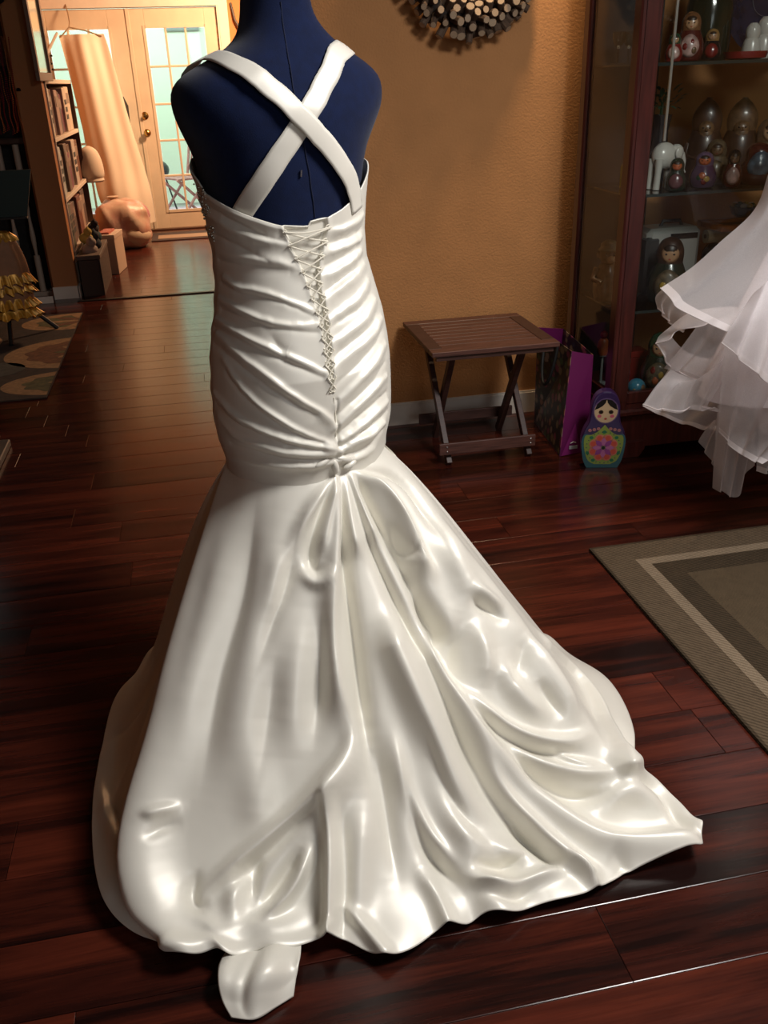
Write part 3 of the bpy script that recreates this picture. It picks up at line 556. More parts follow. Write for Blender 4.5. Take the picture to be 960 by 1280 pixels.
 ([(214,129,-80),(214,133,-106),(214,137,-132),(214,140,-158),(214,144,-180),(215,148,-200),(216,152,-217),(216,156,-232),(218,160,-240),(219,164,-243),(220,167,-242),(222,171,-235),(224,175,-220),(227,178,-193),(229,182,-158),(232,185,-118),(235,188,-80)],0.0120,0.0120,0),
 ([(215,171,100),(216,174,127),(217,177,155),(219,180,181),(220,184,200),(221,187,211),(222,191,215),(223,195,217),(224,198,220)],0.0180,0.0100,4),
 ([(186,181,100),(188,183,116),(189,186,134),(191,188,149),(193,190,160),(195,192,164),(197,194,164),(198,196,161),(200,198,160)],0.0160,0.0100,4),
 ([(282,182,80),(283,185,107),(285,187,136),(286,190,162),(287,192,180),(287,193,187),(287,195,186),(287,196,182),(288,197,180)],0.0100,0.0120,4),
 ([(299,189,-40),(300,190,-56),(300,191,-74),(301,192,-89),(302,193,-100),(302,195,-104),(302,196,-104),(302,197,-101),(302,199,-100)],0.0160,0.0160,4),
]
BODICE_FOLDS = [
 ([(-1.660,1.182,40),(-1.590,1.178,43),(-1.530,1.174,46),(-1.460,1.170,48),(-1.380,1.166,50),(-1.290,1.162,51),(-1.210,1.158,51),(-1.130,1.152,51),(-1.040,1.148,50),(-0.950,1.144,48),(-0.850,1.142,46),(-0.760,1.138,43),(-0.680,1.134,40),(-0.620,1.132,38),(-0.570,1.130,35),(-0.530,1.130,32),(-0.480,1.128,30)],0.0040,0.0100,0),
 ([(-1.650,1.158,-20),(-1.580,1.154,-28),(-1.520,1.150,-36),(-1.430,1.148,-44),(-1.350,1.142,-50),(-1.260,1.138,-55),(-1.170,1.134,-58),(-1.080,1.130,-60),(-1.000,1.126,-60),(-0.920,1.122,-57),(-0.850,1.118,-51),(-0.770,1.114,-45),(-0.710,1.110,-40),(-0.640,1.108,-37),(-0.580,1.106,-34),(-0.530,1.104,-32),(-0.470,1.102,-30)],0.0050,0.0050,0),
 ([(-1.680,1.142,30),(-1.590,1.138,38),(-1.520,1.134,47),(-1.420,1.132,55),(-1.340,1.128,60),(-1.260,1.124,62),(-1.190,1.122,62),(-1.130,1.118,61),(-1.060,1.116,60),(-0.980,1.114,60),(-0.900,1.110,61),(-0.820,1.108,61),(-0.740,1.106,60),(-0.680,1.104,56),(-0.610,1.104,51),(-0.550,1.102,45),(-0.490,1.100,40)],0.0070,0.0100,0),
 ([(-1.650,1.106,-30),(-1.560,1.106,-35),(-1.480,1.104,-41),(-1.400,1.100,-46),(-1.310,1.098,-50),(-1.220,1.096,-52),(-1.130,1.092,-53),(-1.050,1.088,-53),(-0.980,1.084,-50),(-0.920,1.082,-45),(-0.860,1.078,-37),(-0.800,1.076,-28),(-0.740,1.072,-20)],0.0060,0.0060,0),
 ([(-1.650,1.078,30),(-1.550,1.078,35),(-1.440,1.078,41),(-1.340,1.078,46),(-1.240,1.078,50),(-1.150,1.076,51),(-1.060,1.076,51),(-0.970,1.076,50),(-0.880,1.074,50),(-0.780,1.072,50),(-0.680,1.070,51),(-0.590,1.068,51),(-0.520,1.064,50),(-0.460,1.060,46),(-0.410,1.058,41),(-0.380,1.054,35),(-0.340,1.050,30)],0.0080,0.0120,0),
 ([(-1.610,1.064,-30),(-1.530,1.064,-33),(-1.440,1.064,-36),(-1.350,1.064,-38),(-1.250,1.064,-40),(-1.150,1.064,-41),(-1.050,1.064,-42),(-0.950,1.064,-42),(-0.850,1.062,-40),(-0.760,1.060,-36),(-0.650,1.058,-31),(-0.550,1.056,-25),(-0.460,1.054,-20)],0.0080,0.0080,0),
 ([(-1.540,1.036,40),(-1.460,1.034,48),(-1.390,1.030,57),(-1.320,1.026,65),(-1.240,1.024,70),(-1.160,1.022,70),(-1.080,1.022,67),(-1.000,1.022,63),(-0.930,1.020,60),(-0.850,1.018,60),(-0.780,1.016,61),(-0.710,1.012,61),(-0.630,1.008,60),(-0.550,1.002,56),(-0.450,0.996,51),(-0.360,0.990,45),(-0.270,0.982,40)],0.0060,0.0120,0),
 ([(-1.590,1.024,-30),(-1.490,1.022,-38),(-1.390,1.020,-48),(-1.300,1.016,-55),(-1.200,1.014,-60),(-1.110,1.014,-60),(-1.010,1.012,-58),(-0.920,1.010,-53),(-0.830,1.008,-50),(-0.740,1.006,-48),(-0.650,1.002,-46),(-0.570,0.998,-43),(-0.490,0.992,-40),(-0.420,0.988,-36),(-0.360,0.982,-31),(-0.310,0.978,-25),(-0.250,0.972,-20)],0.0060,0.0060,0),
 ([(-1.670,0.996,40),(-1.530,0.994,48),(-1.390,0.992,57),(-1.280,0.988,65),(-1.170,0.984,70),(-1.070,0.980,72),(-0.980,0.976,72),(-0.900,0.972,71),(-0.810,0.970,70),(-0.740,0.966,69),(-0.660,0.964,67),(-0.590,0.962,64),(-0.520,0.960,60),(-0.450,0.960,54),(-0.380,0.958,46),(-0.310,0.958,38),(-0.240,0.958,30)],0.0060,0.0120,0),
 ([(-1.580,0.978,-30),(-1.460,0.978,-35),(-1.340,0.976,-41),(-1.230,0.974,-46),(-1.130,0.972,-50),(-1.040,0.968,-52),(-0.970,0.966,-52),(-0.890,0.964,-51),(-0.820,0.960,-50),(-0.740,0.958,-48),(-0.650,0.956,-46),(-0.570,0.954,-43),(-0.500,0.952,-40),(-0.430,0.950,-36),(-0.360,0.948,-31),(-0.290,0.946,-25),(-0.220,0.944,-20)],0.0070,0.0070,0),
 ([(-1.700,0.958,50),(-1.590,0.958,58),(-1.520,0.956,67),(-1.450,0.954,75),(-1.370,0.952,80),(-1.290,0.948,82),(-1.210,0.946,82),(-1.130,0.942,81),(-1.050,0.938,80),(-0.970,0.934,80),(-0.890,0.930,81),(-0.810,0.926,81),(-0.730,0.920,80),(-0.650,0.914,76),(-0.570,0.910,71),(-0.500,0.904,65),(-0.430,0.898,60),(-0.370,0.892,55),(-0.310,0.886,50),(-0.250,0.878,45),(-0.190,0.872,40)],0.0060,0.0120,0),
 ([(-1.750,0.940,-40),(-1.580,0.940,-45),(-1.480,0.940,-51),(-1.370,0.938,-56),(-1.270,0.936,-60),(-1.180,0.932,-61),(-1.080,0.928,-61),(-0.990,0.924,-60),(-0.910,0.920,-60),(-0.840,0.916,-61),(-0.770,0.912,-62),(-0.700,0.908,-62),(-0.620,0.902,-60),(-0.520,0.894,-55),(-0.420,0.886,-47),(-0.320,0.876,-38),(-0.220,0.866,-30)],0.0070,0.0070,0),
 ([(-0.760,0.942,-20),(-0.730,0.936,-29),(-0.700,0.928,-39),(-0.670,0.922,-47),(-0.640,0.918,-50),(-0.620,0.914,-47),(-0.600,0.912,-39),(-0.580,0.912,-29),(-0.560,0.910,-20)],0.0100,0.0100,0),
 ([(-1.650,0.934,40),(-1.540,0.930,48),(-1.440,0.926,57),(-1.350,0.920,65),(-1.250,0.914,70),(-1.160,0.908,72),(-1.070,0.900,72),(-0.990,0.894,71),(-0.910,0.886,70),(-0.840,0.878,70),(-0.770,0.870,70),(-0.710,0.862,70),(-0.640,0.852,70),(-0.580,0.844,70),(-0.510,0.836,71),(-0.440,0.826,71),(-0.380,0.818,70),(-0.330,0.812,68),(-0.270,0.804,66),(-0.230,0.798,63),(-0.190,0.790,60),(-0.160,0.784,56),(-0.140,0.778,51),(-0.130,0.772,45),(-0.120,0.764,40)],0.0060,0.0120,0),
 ([(-1.680,0.912,-30),(-1.540,0.910,-38),(-1.440,0.904,-47),(-1.340,0.900,-55),(-1.250,0.894,-60),(-1.160,0.886,-62),(-1.080,0.880,-62),(-1.000,0.872,-61),(-0.920,0.866,-60),(-0.840,0.856,-60),(-0.760,0.848,-61),(-0.670,0.840,-61),(-0.590,0.830,-60),(-0.520,0.822,-56),(-0.450,0.814,-51),(-0.380,0.808,-45),(-0.310,0.798,-40)],0.0080,0.0080,0),
 ([(-1.450,0.892,30),(-1.370,0.882,41),(-1.300,0.870,52),(-1.220,0.860,62),(-1.150,0.848,70),(-1.080,0.840,75),(-1.010,0.830,78),(-0.950,0.822,79),(-0.880,0.814,80),(-0.810,0.806,81),(-0.740,0.798,81),(-0.670,0.790,80),(-0.610,0.782,80),(-0.540,0.774,80),(-0.480,0.768,81),(-0.410,0.760,81),(-0.350,0.754,80),(-0.300,0.748,76),(-0.250,0.744,71),(-0.200,0.738,65),(-0.150,0.732,60)],0.0060,0.0120,0),
 ([(-1.410,0.868,-30),(-1.340,0.858,-38),(-1.260,0.850,-46),(-1.200,0.840,-54),(-1.120,0.832,-60),(-1.060,0.824,-64),(-0.990,0.816,-67),(-0.920,0.808,-69),(-0.850,0.800,-70),(-0.780,0.792,-71),(-0.710,0.784,-72),(-0.630,0.776,-72),(-0.560,0.768,-70),(-0.480,0.762,-66),(-0.410,0.754,-61),(-0.330,0.748,-55),(-0.250,0.740,-50)],0.0070,0.0070,0),
 ([(-1.680,0.820,40),(-1.580,0.814,51),(-1.510,0.810,62),(-1.440,0.804,72),(-1.370,0.798,80),(-1.290,0.794,85),(-1.210,0.788,87),(-1.130,0.784,88),(-1.050,0.780,90),(-0.970,0.774,93),(-0.890,0.770,96),(-0.810,0.764,98),(-0.730,0.760,100),(-0.650,0.754,101),(-0.570,0.750,102),(-0.490,0.744,102),(-0.410,0.740,100),(-0.330,0.734,96),(-0.250,0.730,91),(-0.180,0.726,85),(-0.100,0.720,80)],0.0070,0.0120,0),
 ([(-1.640,0.798,-30),(-1.540,0.794,-38),(-1.470,0.788,-46),(-1.390,0.782,-54),(-1.300,0.778,-60),(-1.220,0.774,-64),(-1.130,0.772,-66),(-1.050,0.768,-68),(-0.970,0.764,-70),(-0.880,0.760,-73),(-0.800,0.756,-77),(-0.710,0.750,-80),(-0.620,0.744,-80),(-0.530,0.740,-77),(-0.440,0.736,-72),(-0.350,0.730,-66),(-0.260,0.726,-60)],0.0070,0.0070,0),
 ([(-1.610,0.772,30),(-1.530,0.766,38),(-1.460,0.760,46),(-1.380,0.754,53),(-1.290,0.750,60),(-1.200,0.746,66),(-1.100,0.744,71),(-1.010,0.742,76),(-0.920,0.740,80),(-0.840,0.736,84),(-0.760,0.732,87),(-0.670,0.728,89),(-0.580,0.726,90),(-0.480,0.722,89),(-0.370,0.718,86),(-0.260,0.714,83),(-0.160,0.710,80)],0.0080,0.0120,0),
 ([(-1.450,0.728,-30),(-1.340,0.730,-38),(-1.240,0.730,-46),(-1.150,0.730,-53),(-1.060,0.728,-60),(-0.970,0.724,-66),(-0.880,0.722,-72),(-0.790,0.718,-77),(-0.700,0.714,-80),(-0.620,0.712,-82),(-0.530,0.710,-82),(-0.450,0.708,-82),(-0.370,0.706,-80),(-0.300,0.706,-76),(-0.240,0.704,-71),(-0.170,0.704,-65),(-0.110,0.702,-60)],0.0080,0.0080,0),
 ([(-1.680,0.690,30),(-1.500,0.696,38),(-1.350,0.700,46),(-1.210,0.702,53),(-1.100,0.702,60),(-0.990,0.702,66),(-0.890,0.702,72),(-0.810,0.700,77),(-0.720,0.700,80),(-0.630,0.698,82),(-0.540,0.698,82),(-0.460,0.696,81),(-0.380,0.694,80),(-0.310,0.694,78),(-0.240,0.694,76),(-0.170,0.694,73),(-0.110,0.694,70)],0.0080,0.0080,0),
 ([(0.060,1.112,30),(0.100,1.112,38),(0.140,1.112,47),(0.180,1.112,55),(0.230,1.112,60),(0.290,1.114,63),(0.360,1.116,63),(0.440,1.118,62),(0.520,1.120,60),(0.580,1.122,56),(0.620,1.124,51),(0.670,1.126,45),(0.720,1.128,40)],0.0050,0.0100,0),
 ([(0.030,1.092,-30),(0.070,1.092,-35),(0.120,1.092,-41),(0.170,1.092,-46),(0.220,1.094,-50),(0.290,1.094,-52),(0.370,1.094,-52),(0.450,1.096,-52),(0.520,1.098,-50),(0.590,1.098,-46),(0.630,1.100,-41),(0.670,1.102,-35),(0.710,1.104,-30)],0.0070,0.0070,0),
 ([(0.000,1.074,30),(0.040,1.076,38),(0.090,1.076,47),(0.150,1.078,55),(0.210,1.080,60),(0.280,1.080,63),(0.360,1.082,63),(0.440,1.084,62),(0.510,1.086,60),(0.570,1.086,56),(0.600,1.088,51),(0.620,1.090,45),(0.660,1.090,40)],0.0070,0.0070,0),
 ([(-0.060,1.036,30),(-0.020,1.038,38),(0.020,1.038,46),(0.060,1.040,54),(0.110,1.042,60),(0.170,1.046,65),(0.230,1.048,68),(0.300,1.050,70),(0.360,1.054,70),(0.420,1.056,67),(0.470,1.060,62),(0.530,1.062,56),(0.590,1.066,50)],0.0060,0.0100,0),
 ([(-0.010,1.054,-30),(0.030,1.056,-36),(0.080,1.058,-42),(0.140,1.060,-48),(0.200,1.062,-50),(0.260,1.064,-48),(0.330,1.068,-42),(0.410,1.070,-36),(0.490,1.074,-30)],0.0070,0.0070,0),
 ([(-0.070,0.996,30),(-0.020,1.000,38),(0.020,1.006,47),(0.070,1.010,55),(0.120,1.014,60),(0.170,1.018,63),(0.220,1.020,63),(0.280,1.022,62),(0.340,1.026,60),(0.400,1.028,56),(0.470,1.032,51),(0.540,1.036,45),(0.630,1.040,40)],0.0070,0.0120,0),
 ([(-0.060,1.012,-30),(-0.020,1.014,-36),(0.010,1.016,-42),(0.050,1.020,-48),(0.100,1.022,-50),(0.160,1.026,-48),(0.220,1.030,-42),(0.290,1.034,-36),(0.370,1.036,-30)],0.0080,0.0080,0),
 ([(-0.080,0.960,40),(-0.030,0.964,45),(0.000,0.968,51),(0.040,0.970,56),(0.080,0.974,60),(0.130,0.978,64),(0.190,0.980,68),(0.260,0.984,70),(0.320,0.988,70),(0.380,0.994,67),(0.450,0.998,62),(0.520,1.004,56),(0.600,1.010,50)],0.0070,0.0120,0),
 ([(-0.090,0.948,-30),(-0.040,0.952,-35),(0.000,0.956,-41),(0.040,0.958,-46),(0.090,0.962,-50),(0.140,0.964,-52),(0.200,0.966,-52),(0.260,0.968,-52),(0.320,0.972,-50),(0.380,0.976,-46),(0.450,0.980,-41),(0.520,0.984,-35),(0.600,0.988,-30)],0.0070,0.0070,0),
 ([(-0.080,0.920,40),(-0.040,0.924,48),(0.000,0.926,57),(0.040,0.930,65),(0.080,0.934,70),(0.140,0.938,73),(0.210,0.942,73),(0.280,0.946,72),(0.350,0.950,70),(0.410,0.956,66),(0.480,0.962,61),(0.560,0.968,55),(0.650,0.974,50)],0.0070,0.0120,0),
 ([(-0.070,0.898,-30),(-0.020,0.904,-35),(0.020,0.908,-41),(0.070,0.912,-46),(0.120,0.916,-50),(0.190,0.920,-52),(0.260,0.924,-52),(0.330,0.928,-52),(0.400,0.932,-50),(0.460,0.936,-46),(0.520,0.940,-41),(0.560,0.946,-35),(0.620,0.950,-30)],0.0070,0.0070,0),
 ([(-0.090,0.874,40),(-0.040,0.882,48),(0.000,0.888,57),(0.050,0.894,65),(0.110,0.900,70),(0.180,0.904,73),(0.260,0.908,73),(0.340,0.914,72),(0.420,0.918,70),(0.500,0.922,66),(0.560,0.928,61),(0.620,0.934,55),(0.720,0.938,50)],0.0070,0.0120,0),
 ([(-0.090,0.844,-30),(-0.040,0.852,-38),(0.000,0.858,-47),(0.050,0.864,-55),(0.110,0.870,-60),(0.180,0.876,-63),(0.260,0.884,-64),(0.350,0.890,-63),(0.430,0.896,-60),(0.500,0.900,-55),(0.550,0.906,-47),(0.600,0.910,-38),(0.660,0.914,-30)],0.0080,0.0080,0),
 ([(-0.080,0.808,40),(-0.040,0.818,51),(0.000,0.824,62),(0.040,0.832,73),(0.100,0.840,80),(0.160,0.848,84),(0.230,0.854,84),(0.310,0.862,83),(0.390,0.868,80),(0.460,0.874,75),(0.520,0.880,67),(0.590,0.886,58),(0.680,0.890,50)],0.0070,0.0120,0),
 ([(-0.080,0.786,-40),(-0.040,0.792,-45),(0.000,0.798,-51),(0.040,0.804,-56),(0.090,0.808,-60),(0.150,0.814,-62),(0.220,0.820,-63),(0.290,0.826,-63),(0.370,0.832,-60),(0.430,0.838,-55),(0.490,0.846,-47),(0.550,0.852,-38),(0.630,0.858,-30)],0.0070,0.0070,0),
 ([(-0.080,0.768,60),(-0.040,0.774,65),(-0.010,0.780,71),(0.020,0.786,76),(0.060,0.792,80),(0.120,0.798,82),(0.180,0.804,83),(0.250,0.810,83),(0.320,0.816,80),(0.390,0.820,75),(0.450,0.824,67),(0.520,0.828,58),(0.620,0.830,50)],0.0060,0.0120,0),
 ([(-0.070,0.748,-50),(-0.030,0.754,-55),(0.000,0.758,-61),(0.040,0.762,-66),(0.080,0.768,-70),(0.140,0.772,-72),(0.210,0.778,-73),(0.280,0.782,-73),(0.360,0.786,-70),(0.420,0.790,-65),(0.490,0.792,-57),(0.560,0.794,-48),(0.640,0.796,-40)],0.0070,0.0070,0),
 ([(-0.060,0.736,70),(-0.020,0.738,75),(0.010,0.742,81),(0.040,0.744,86),(0.080,0.748,90),(0.140,0.754,92),(0.210,0.758,93),(0.280,0.764,93),(0.350,0.768,90),(0.420,0.772,85),(0.480,0.774,77),(0.550,0.776,68),(0.630,0.778,60)],0.0060,0.0120,0),
 ([(-0.050,0.724,-50),(-0.010,0.726,-56),(0.030,0.730,-62),(0.080,0.732,-67),(0.140,0.736,-70),(0.210,0.740,-70),(0.290,0.742,-68),(0.370,0.746,-65),(0.450,0.748,-60),(0.520,0.750,-54),(0.570,0.752,-46),(0.620,0.754,-38),(0.680,0.756,-30)],0.0070,0.0070,0),
 ([(-0.050,0.714,80),(-0.030,0.718,88),(0.000,0.720,97),(0.020,0.724,105),(0.050,0.726,110),(0.100,0.728,113),(0.150,0.728,114),(0.210,0.728,113),(0.270,0.728,110),(0.330,0.730,105),(0.390,0.734,97),(0.460,0.736,88),(0.540,0.738,80)],0.0070,0.0120,0),
 ([(-0.030,0.704,-60),(0.000,0.702,-65),(0.040,0.700,-71),(0.080,0.698,-76),(0.130,0.698,-80),(0.180,0.698,-84),(0.240,0.700,-88),(0.300,0.702,-91),(0.360,0.704,-90),(0.400,0.708,-85),(0.440,0.714,-77),(0.480,0.720,-68),(0.540,0.724,-60)],0.0080,0.0080,0),
 ([(-0.060,0.696,80),(-0.030,0.694,86),(0.000,0.692,92),(0.020,0.690,97),(0.050,0.688,100),(0.070,0.686,100),(0.100,0.686,99),(0.130,0.686,95),(0.160,0.686,90),(0.210,0.686,82),(0.260,0.686,72),(0.320,0.688,61),(0.390,0.688,50)],0.0070,0.0070,0),
 ([(-0.080,0.818,-40),(-0.080,0.810,-42),(-0.080,0.802,-45),(-0.080,0.794,-48),(-0.080,0.786,-50),(-0.090,0.778,-53),(-0.080,0.768,-56),(-0.080,0.758,-58),(-0.080,0.748,-60),(-0.080,0.742,-61),(-0.080,0.736,-61),(-0.080,0.730,-60),(-0.080,0.724,-60)],0.0030,0.0030,0),
]
TORSO = [(0.700,0.1631,0.0033,0.150,0.130),(0.740,0.1664,0.0023,0.152,0.130),(0.780,0.1673,0.0023,0.155,0.130),(0.820,0.1669,0.0030,0.155,0.128),(0.860,0.1648,0.0038,0.155,0.125),(0.900,0.1618,0.0053,0.146,0.123),(0.950,0.1520,0.0080,0.135,0.120),(1.000,0.1407,0.0068,0.123,0.117),(1.050,0.1316,0.0028,0.115,0.119),(1.100,0.1305,0.0016,0.115,0.131),(1.150,0.1355,0.0011,0.119,0.141),(1.200,0.1441,-0.0001,0.125,0.150),(1.240,0.1549,0.0004,0.125,0.140),(1.280,0.1783,0.0020,0.125,0.130),(1.310,0.1942,0.0049,0.122,0.119),(1.340,0.1980,0.0052,0.112,0.102),(1.360,0.1885,0.0088,0.105,0.090),(1.380,0.1495,0.0147,0.093,0.080),(1.400,0.1019,0.0198,0.080,0.070),(1.420,0.0766,0.0157,0.070,0.062),(1.450,0.0596,0.0086,0.059,0.055),(1.500,0.0531,0.0085,0.055,0.055)]
STRAP_LEFT = [(-1.84, 1.384), (-1.85, 1.388), (-1.86, 1.392), (-1.42, 1.39), (-1.07, 1.384), (-0.81, 1.376), (-0.62, 1.368), (-0.48, 1.358), (-0.39, 1.346), (-0.31, 1.334), (-0.25, 1.322), (-0.19, 1.306), (-0.12, 1.292), (-0.05, 1.276), (0.0, 1.262), (0.07, 1.246), (0.14, 1.232), (0.22, 1.216), (0.3, 1.202), (0.37, 1.188), (0.41, 1.176), (0.47, 1.162)]
STRAP_RIGHT = [(0.39, 1.39), (0.25, 1.38), (0.18, 1.37), (0.12, 1.358), (0.07, 1.346), (0.03, 1.334), (-0.01, 1.32), (-0.05, 1.31), (-0.09, 1.298), (-0.14, 1.286), (-0.21, 1.272), (-0.3, 1.256), (-0.41, 1.24), (-0.51, 1.224), (-0.61, 1.21), (-0.72, 1.194), (-0.81, 1.182), (-0.9, 1.17), (-1.01, 1.156)]
LACE_LEFT = [(-0.49, 1.124), (-0.46, 1.112), (-0.43, 1.1), (-0.41, 1.088), (-0.38, 1.08), (-0.35, 1.07), (-0.32, 1.06), (-0.29, 1.046), (-0.26, 1.028), (-0.24, 1.01), (-0.22, 0.994), (-0.2, 0.978), (-0.19, 0.964), (-0.18, 0.948), (-0.17, 0.934), (-0.16, 0.918), (-0.16, 0.904), (-0.16, 0.892), (-0.16, 0.878), (-0.15, 0.862), (-0.14, 0.846), (-0.13, 0.83)]
LACE_RIGHT = [(0.04, 1.12), (0.02, 1.106), (0.0, 1.094), (-0.01, 1.082), (-0.03, 1.076), (-0.04, 1.07), (-0.06, 1.064), (-0.07, 1.054), (-0.08, 1.042), (-0.1, 1.028), (-0.1, 1.014), (-0.09, 0.996), (-0.09, 0.98), (-0.09, 0.966), (-0.09, 0.954), (-0.09, 0.94), (-0.09, 0.924), (-0.09, 0.908), (-0.1, 0.892), (-0.1, 0.87), (-0.11, 0.848), (-0.11, 0.824)]
SEAM_BACK = [(-0.11, 0.824), (-0.11, 0.812), (-0.1, 0.798), (-0.1, 0.786), (-0.1, 0.772), (-0.1, 0.76), (-0.1, 0.746)]
KNOT_A = [(-0.29, 0.74), (-0.25, 0.736), (-0.21, 0.73), (-0.18, 0.726), (-0.15, 0.72), (-0.13, 0.716), (-0.1, 0.71), (-0.07, 0.704), (-0.04, 0.696), (-0.02, 0.69), (0.0, 0.68), (0.01, 0.672), (0.03, 0.662)]
KNOT_B = [(0.18, 0.712), (0.14, 0.71), (0.11, 0.708), (0.07, 0.706), (0.04, 0.704), (0.01, 0.704), (-0.01, 0.702), (-0.02, 0.698), (-0.05, 0.696), (-0.07, 0.692), (-0.09, 0.686), (-0.12, 0.682), (-0.15, 0.676)]
KNOT_C = [(-0.06, 0.726), (-0.04, 0.72), (-0.02, 0.716), (0.0, 0.712), (0.01, 0.706), (0.02, 0.698), (0.02, 0.692), (0.01, 0.686), (-0.01, 0.682), (-0.02, 0.678), (-0.05, 0.676), (-0.08, 0.678), (-0.11, 0.68), (-0.13, 0.686), (-0.14, 0.692), (-0.15, 0.698)]
KNOT_D = [(0.05, 0.7), (0.09, 0.696), (0.13, 0.69), (0.15, 0.686), (0.15, 0.68), (0.13, 0.676), (0.1, 0.674), (0.07, 0.674), (0.03, 0.678), (0.0, 0.68), (-0.02, 0.686), (-0.03, 0.692), (-0.05, 0.698)]
FORM_SEAM = [(-0.32, 1.466), (-0.31, 1.452), (-0.35, 1.438), (-0.38, 1.422), (-0.36, 1.404), (-0.25, 1.384), (-0.17, 1.362), (-0.15, 1.34), (-0.15, 1.316), (-0.15, 1.292), (-0.13, 1.266), (-0.12, 1.238), (-0.1, 1.212), (-0.09, 1.186), (-0.07, 1.162), (-0.06, 1.136)]
# ------------------------------------------------------------------ dress form and gown
FORM_X, FORM_Y, FORM_ROT = 0.164, 1.72, math.radians(24)
SEAM_Z = 0.665
T_ = np.array(TORSO)


def torso(th, z, off=0.0):
    """body surface of the form; th = 0 at the centre back, growing towards its right side"""
    th = np.asarray(th, float)
    z = np.asarray(z, float)
    a, dx, bb, bf = [np.interp(z, T_[:, 0], T_[:, k]) for k in (1, 2, 3, 4)]
    s, c = np.sin(th), np.cos(th)
    lx = (a + off) * np.sign(s) * np.abs(s) ** (2 / 2.3)
    ly = -(np.where(c > 0, bb, bf) + off) * np.sign(c) * np.abs(c) ** (2 / 2.3)
    cr, sr = math.cos(FORM_ROT), math.sin(FORM_ROT)
    return np.stack([FORM_X + dx + lx * cr - ly * sr, FORM_Y + lx * sr + ly * cr, z + 0 * lx], -1)


def torso_n(th, z):
    e = 0.01
    d1 = torso(th + e, z) - torso(th - e, z)
    d2 = torso(th, z + e) - torso(th, z - e)
    n = np.cross(d1, d2)
    return n / np.linalg.norm(n, axis=-1, keepdims=True)


def smoothstep(x, a, b):
    t = np.clip((x - a) / (b - a), 0, 1)
    return t * t * (3 - 2 * t)


def stroke_displace(P, N, pts, amps, wl, wr, kind=0):
    """height field of one soft fold that follows the polyline pts on the cloth"""
    out = np.zeros(len(P))
    w = max(wl, wr) * 2.6
    sel = np.where(np.all((P > pts.min(0) - w) & (P < pts.max(0) + w), axis=1))[0]
    if not len(sel):
        return out
    Q, Nn = P[sel], N[sel]
    best = np.full(len(sel), 1e9)
    amp = np.zeros(len(sel))
    side = np.zeros(len(sel))
    wid = np.ones(len(sel))
    seg = np.r_[0, np.cumsum(np.linalg.norm(np.diff(pts, axis=0), axis=1))]
    seg = seg / max(seg[-1], 1e-9)
    amps = np.array(amps, float)
    if not kind & 2:
        amps = amps * smoothstep(seg, -0.12, 0.30)
    if not kind & 4:
        amps = amps * (1 - smoothstep(seg, 0.70, 1.12))
    grow = 0.55 + 0.75 * seg if kind & 1 else np.ones(len(seg))
    for i in range(len(pts) - 1):
        d = pts[i + 1] - pts[i]
        L2 = float(d @ d)
        if L2 < 1e-10:
            continue
        t = np.clip(((Q - pts[i]) @ d) / L2, 0, 1)
        r = Q - (pts[i] + t[:, None] * d)
        dist = np.sqrt((r * r).sum(1))
        m = dist < best
        best[m] = dist[m]
        amp[m] = (amps[i] + t * (amps[i + 1] - amps[i]))[m]
        wid[m] = (grow[i] + t * (grow[i + 1] - grow[i]))[m]
        sd = (np.cross(Nn, d) * r).sum(1)
        side[m] = sd[m] / (math.sqrt(L2) * np.maximum(dist, 1e-6))[m]
    k = 0.5 + 0.5 * np.clip(side * 1.5, -1, 1)
    ww = (wl * k + wr * (1 - k)) * wid
    x = best / ww
    # ridges are round, valleys pinched
    out[sel] = amp * np.where(amp >= 0, np.exp(-x ** 2), np.exp(-1.15 * x ** 1.5))
    return out


def cat_per(V, n):
    m = len(V)
    u = np.linspace(0, m, n, endpoint=False)
    i = np.floor(u).astype(int)
    t = (u - i).reshape((-1,) + (1,) * (V.ndim - 1))
    a, b, c, d = [V[(i + k) % m] for k in (-1, 0, 1, 2)]
    return .5 * ((2 * b) + (-a + c) * t + (2 * a - 5 * b + 4 * c - d) * t * t + (-a + 3 * b - 3 * c + d) * t ** 3)


def cat_open(V, n):
    m = len(V)
    u = np.linspace(0, m - 1, n)
    i = np.minimum(np.floor(u).astype(int), m - 2)
    t = (u - i).reshape((-1,) + (1,) * (V.ndim - 1))
    W = np.concatenate([[2 * V[0] - V[1]], V, [2 * V[-1] - V[-2]]])
    a, b, c, d = [W[i + k] for k in range(4)]
    return .5 * ((2 * b) + (-a + c) * t + (2 * a - 5 * b + 4 * c - d) * t * t + (-a + 3 * b - 3 * c + d) * t ** 3)


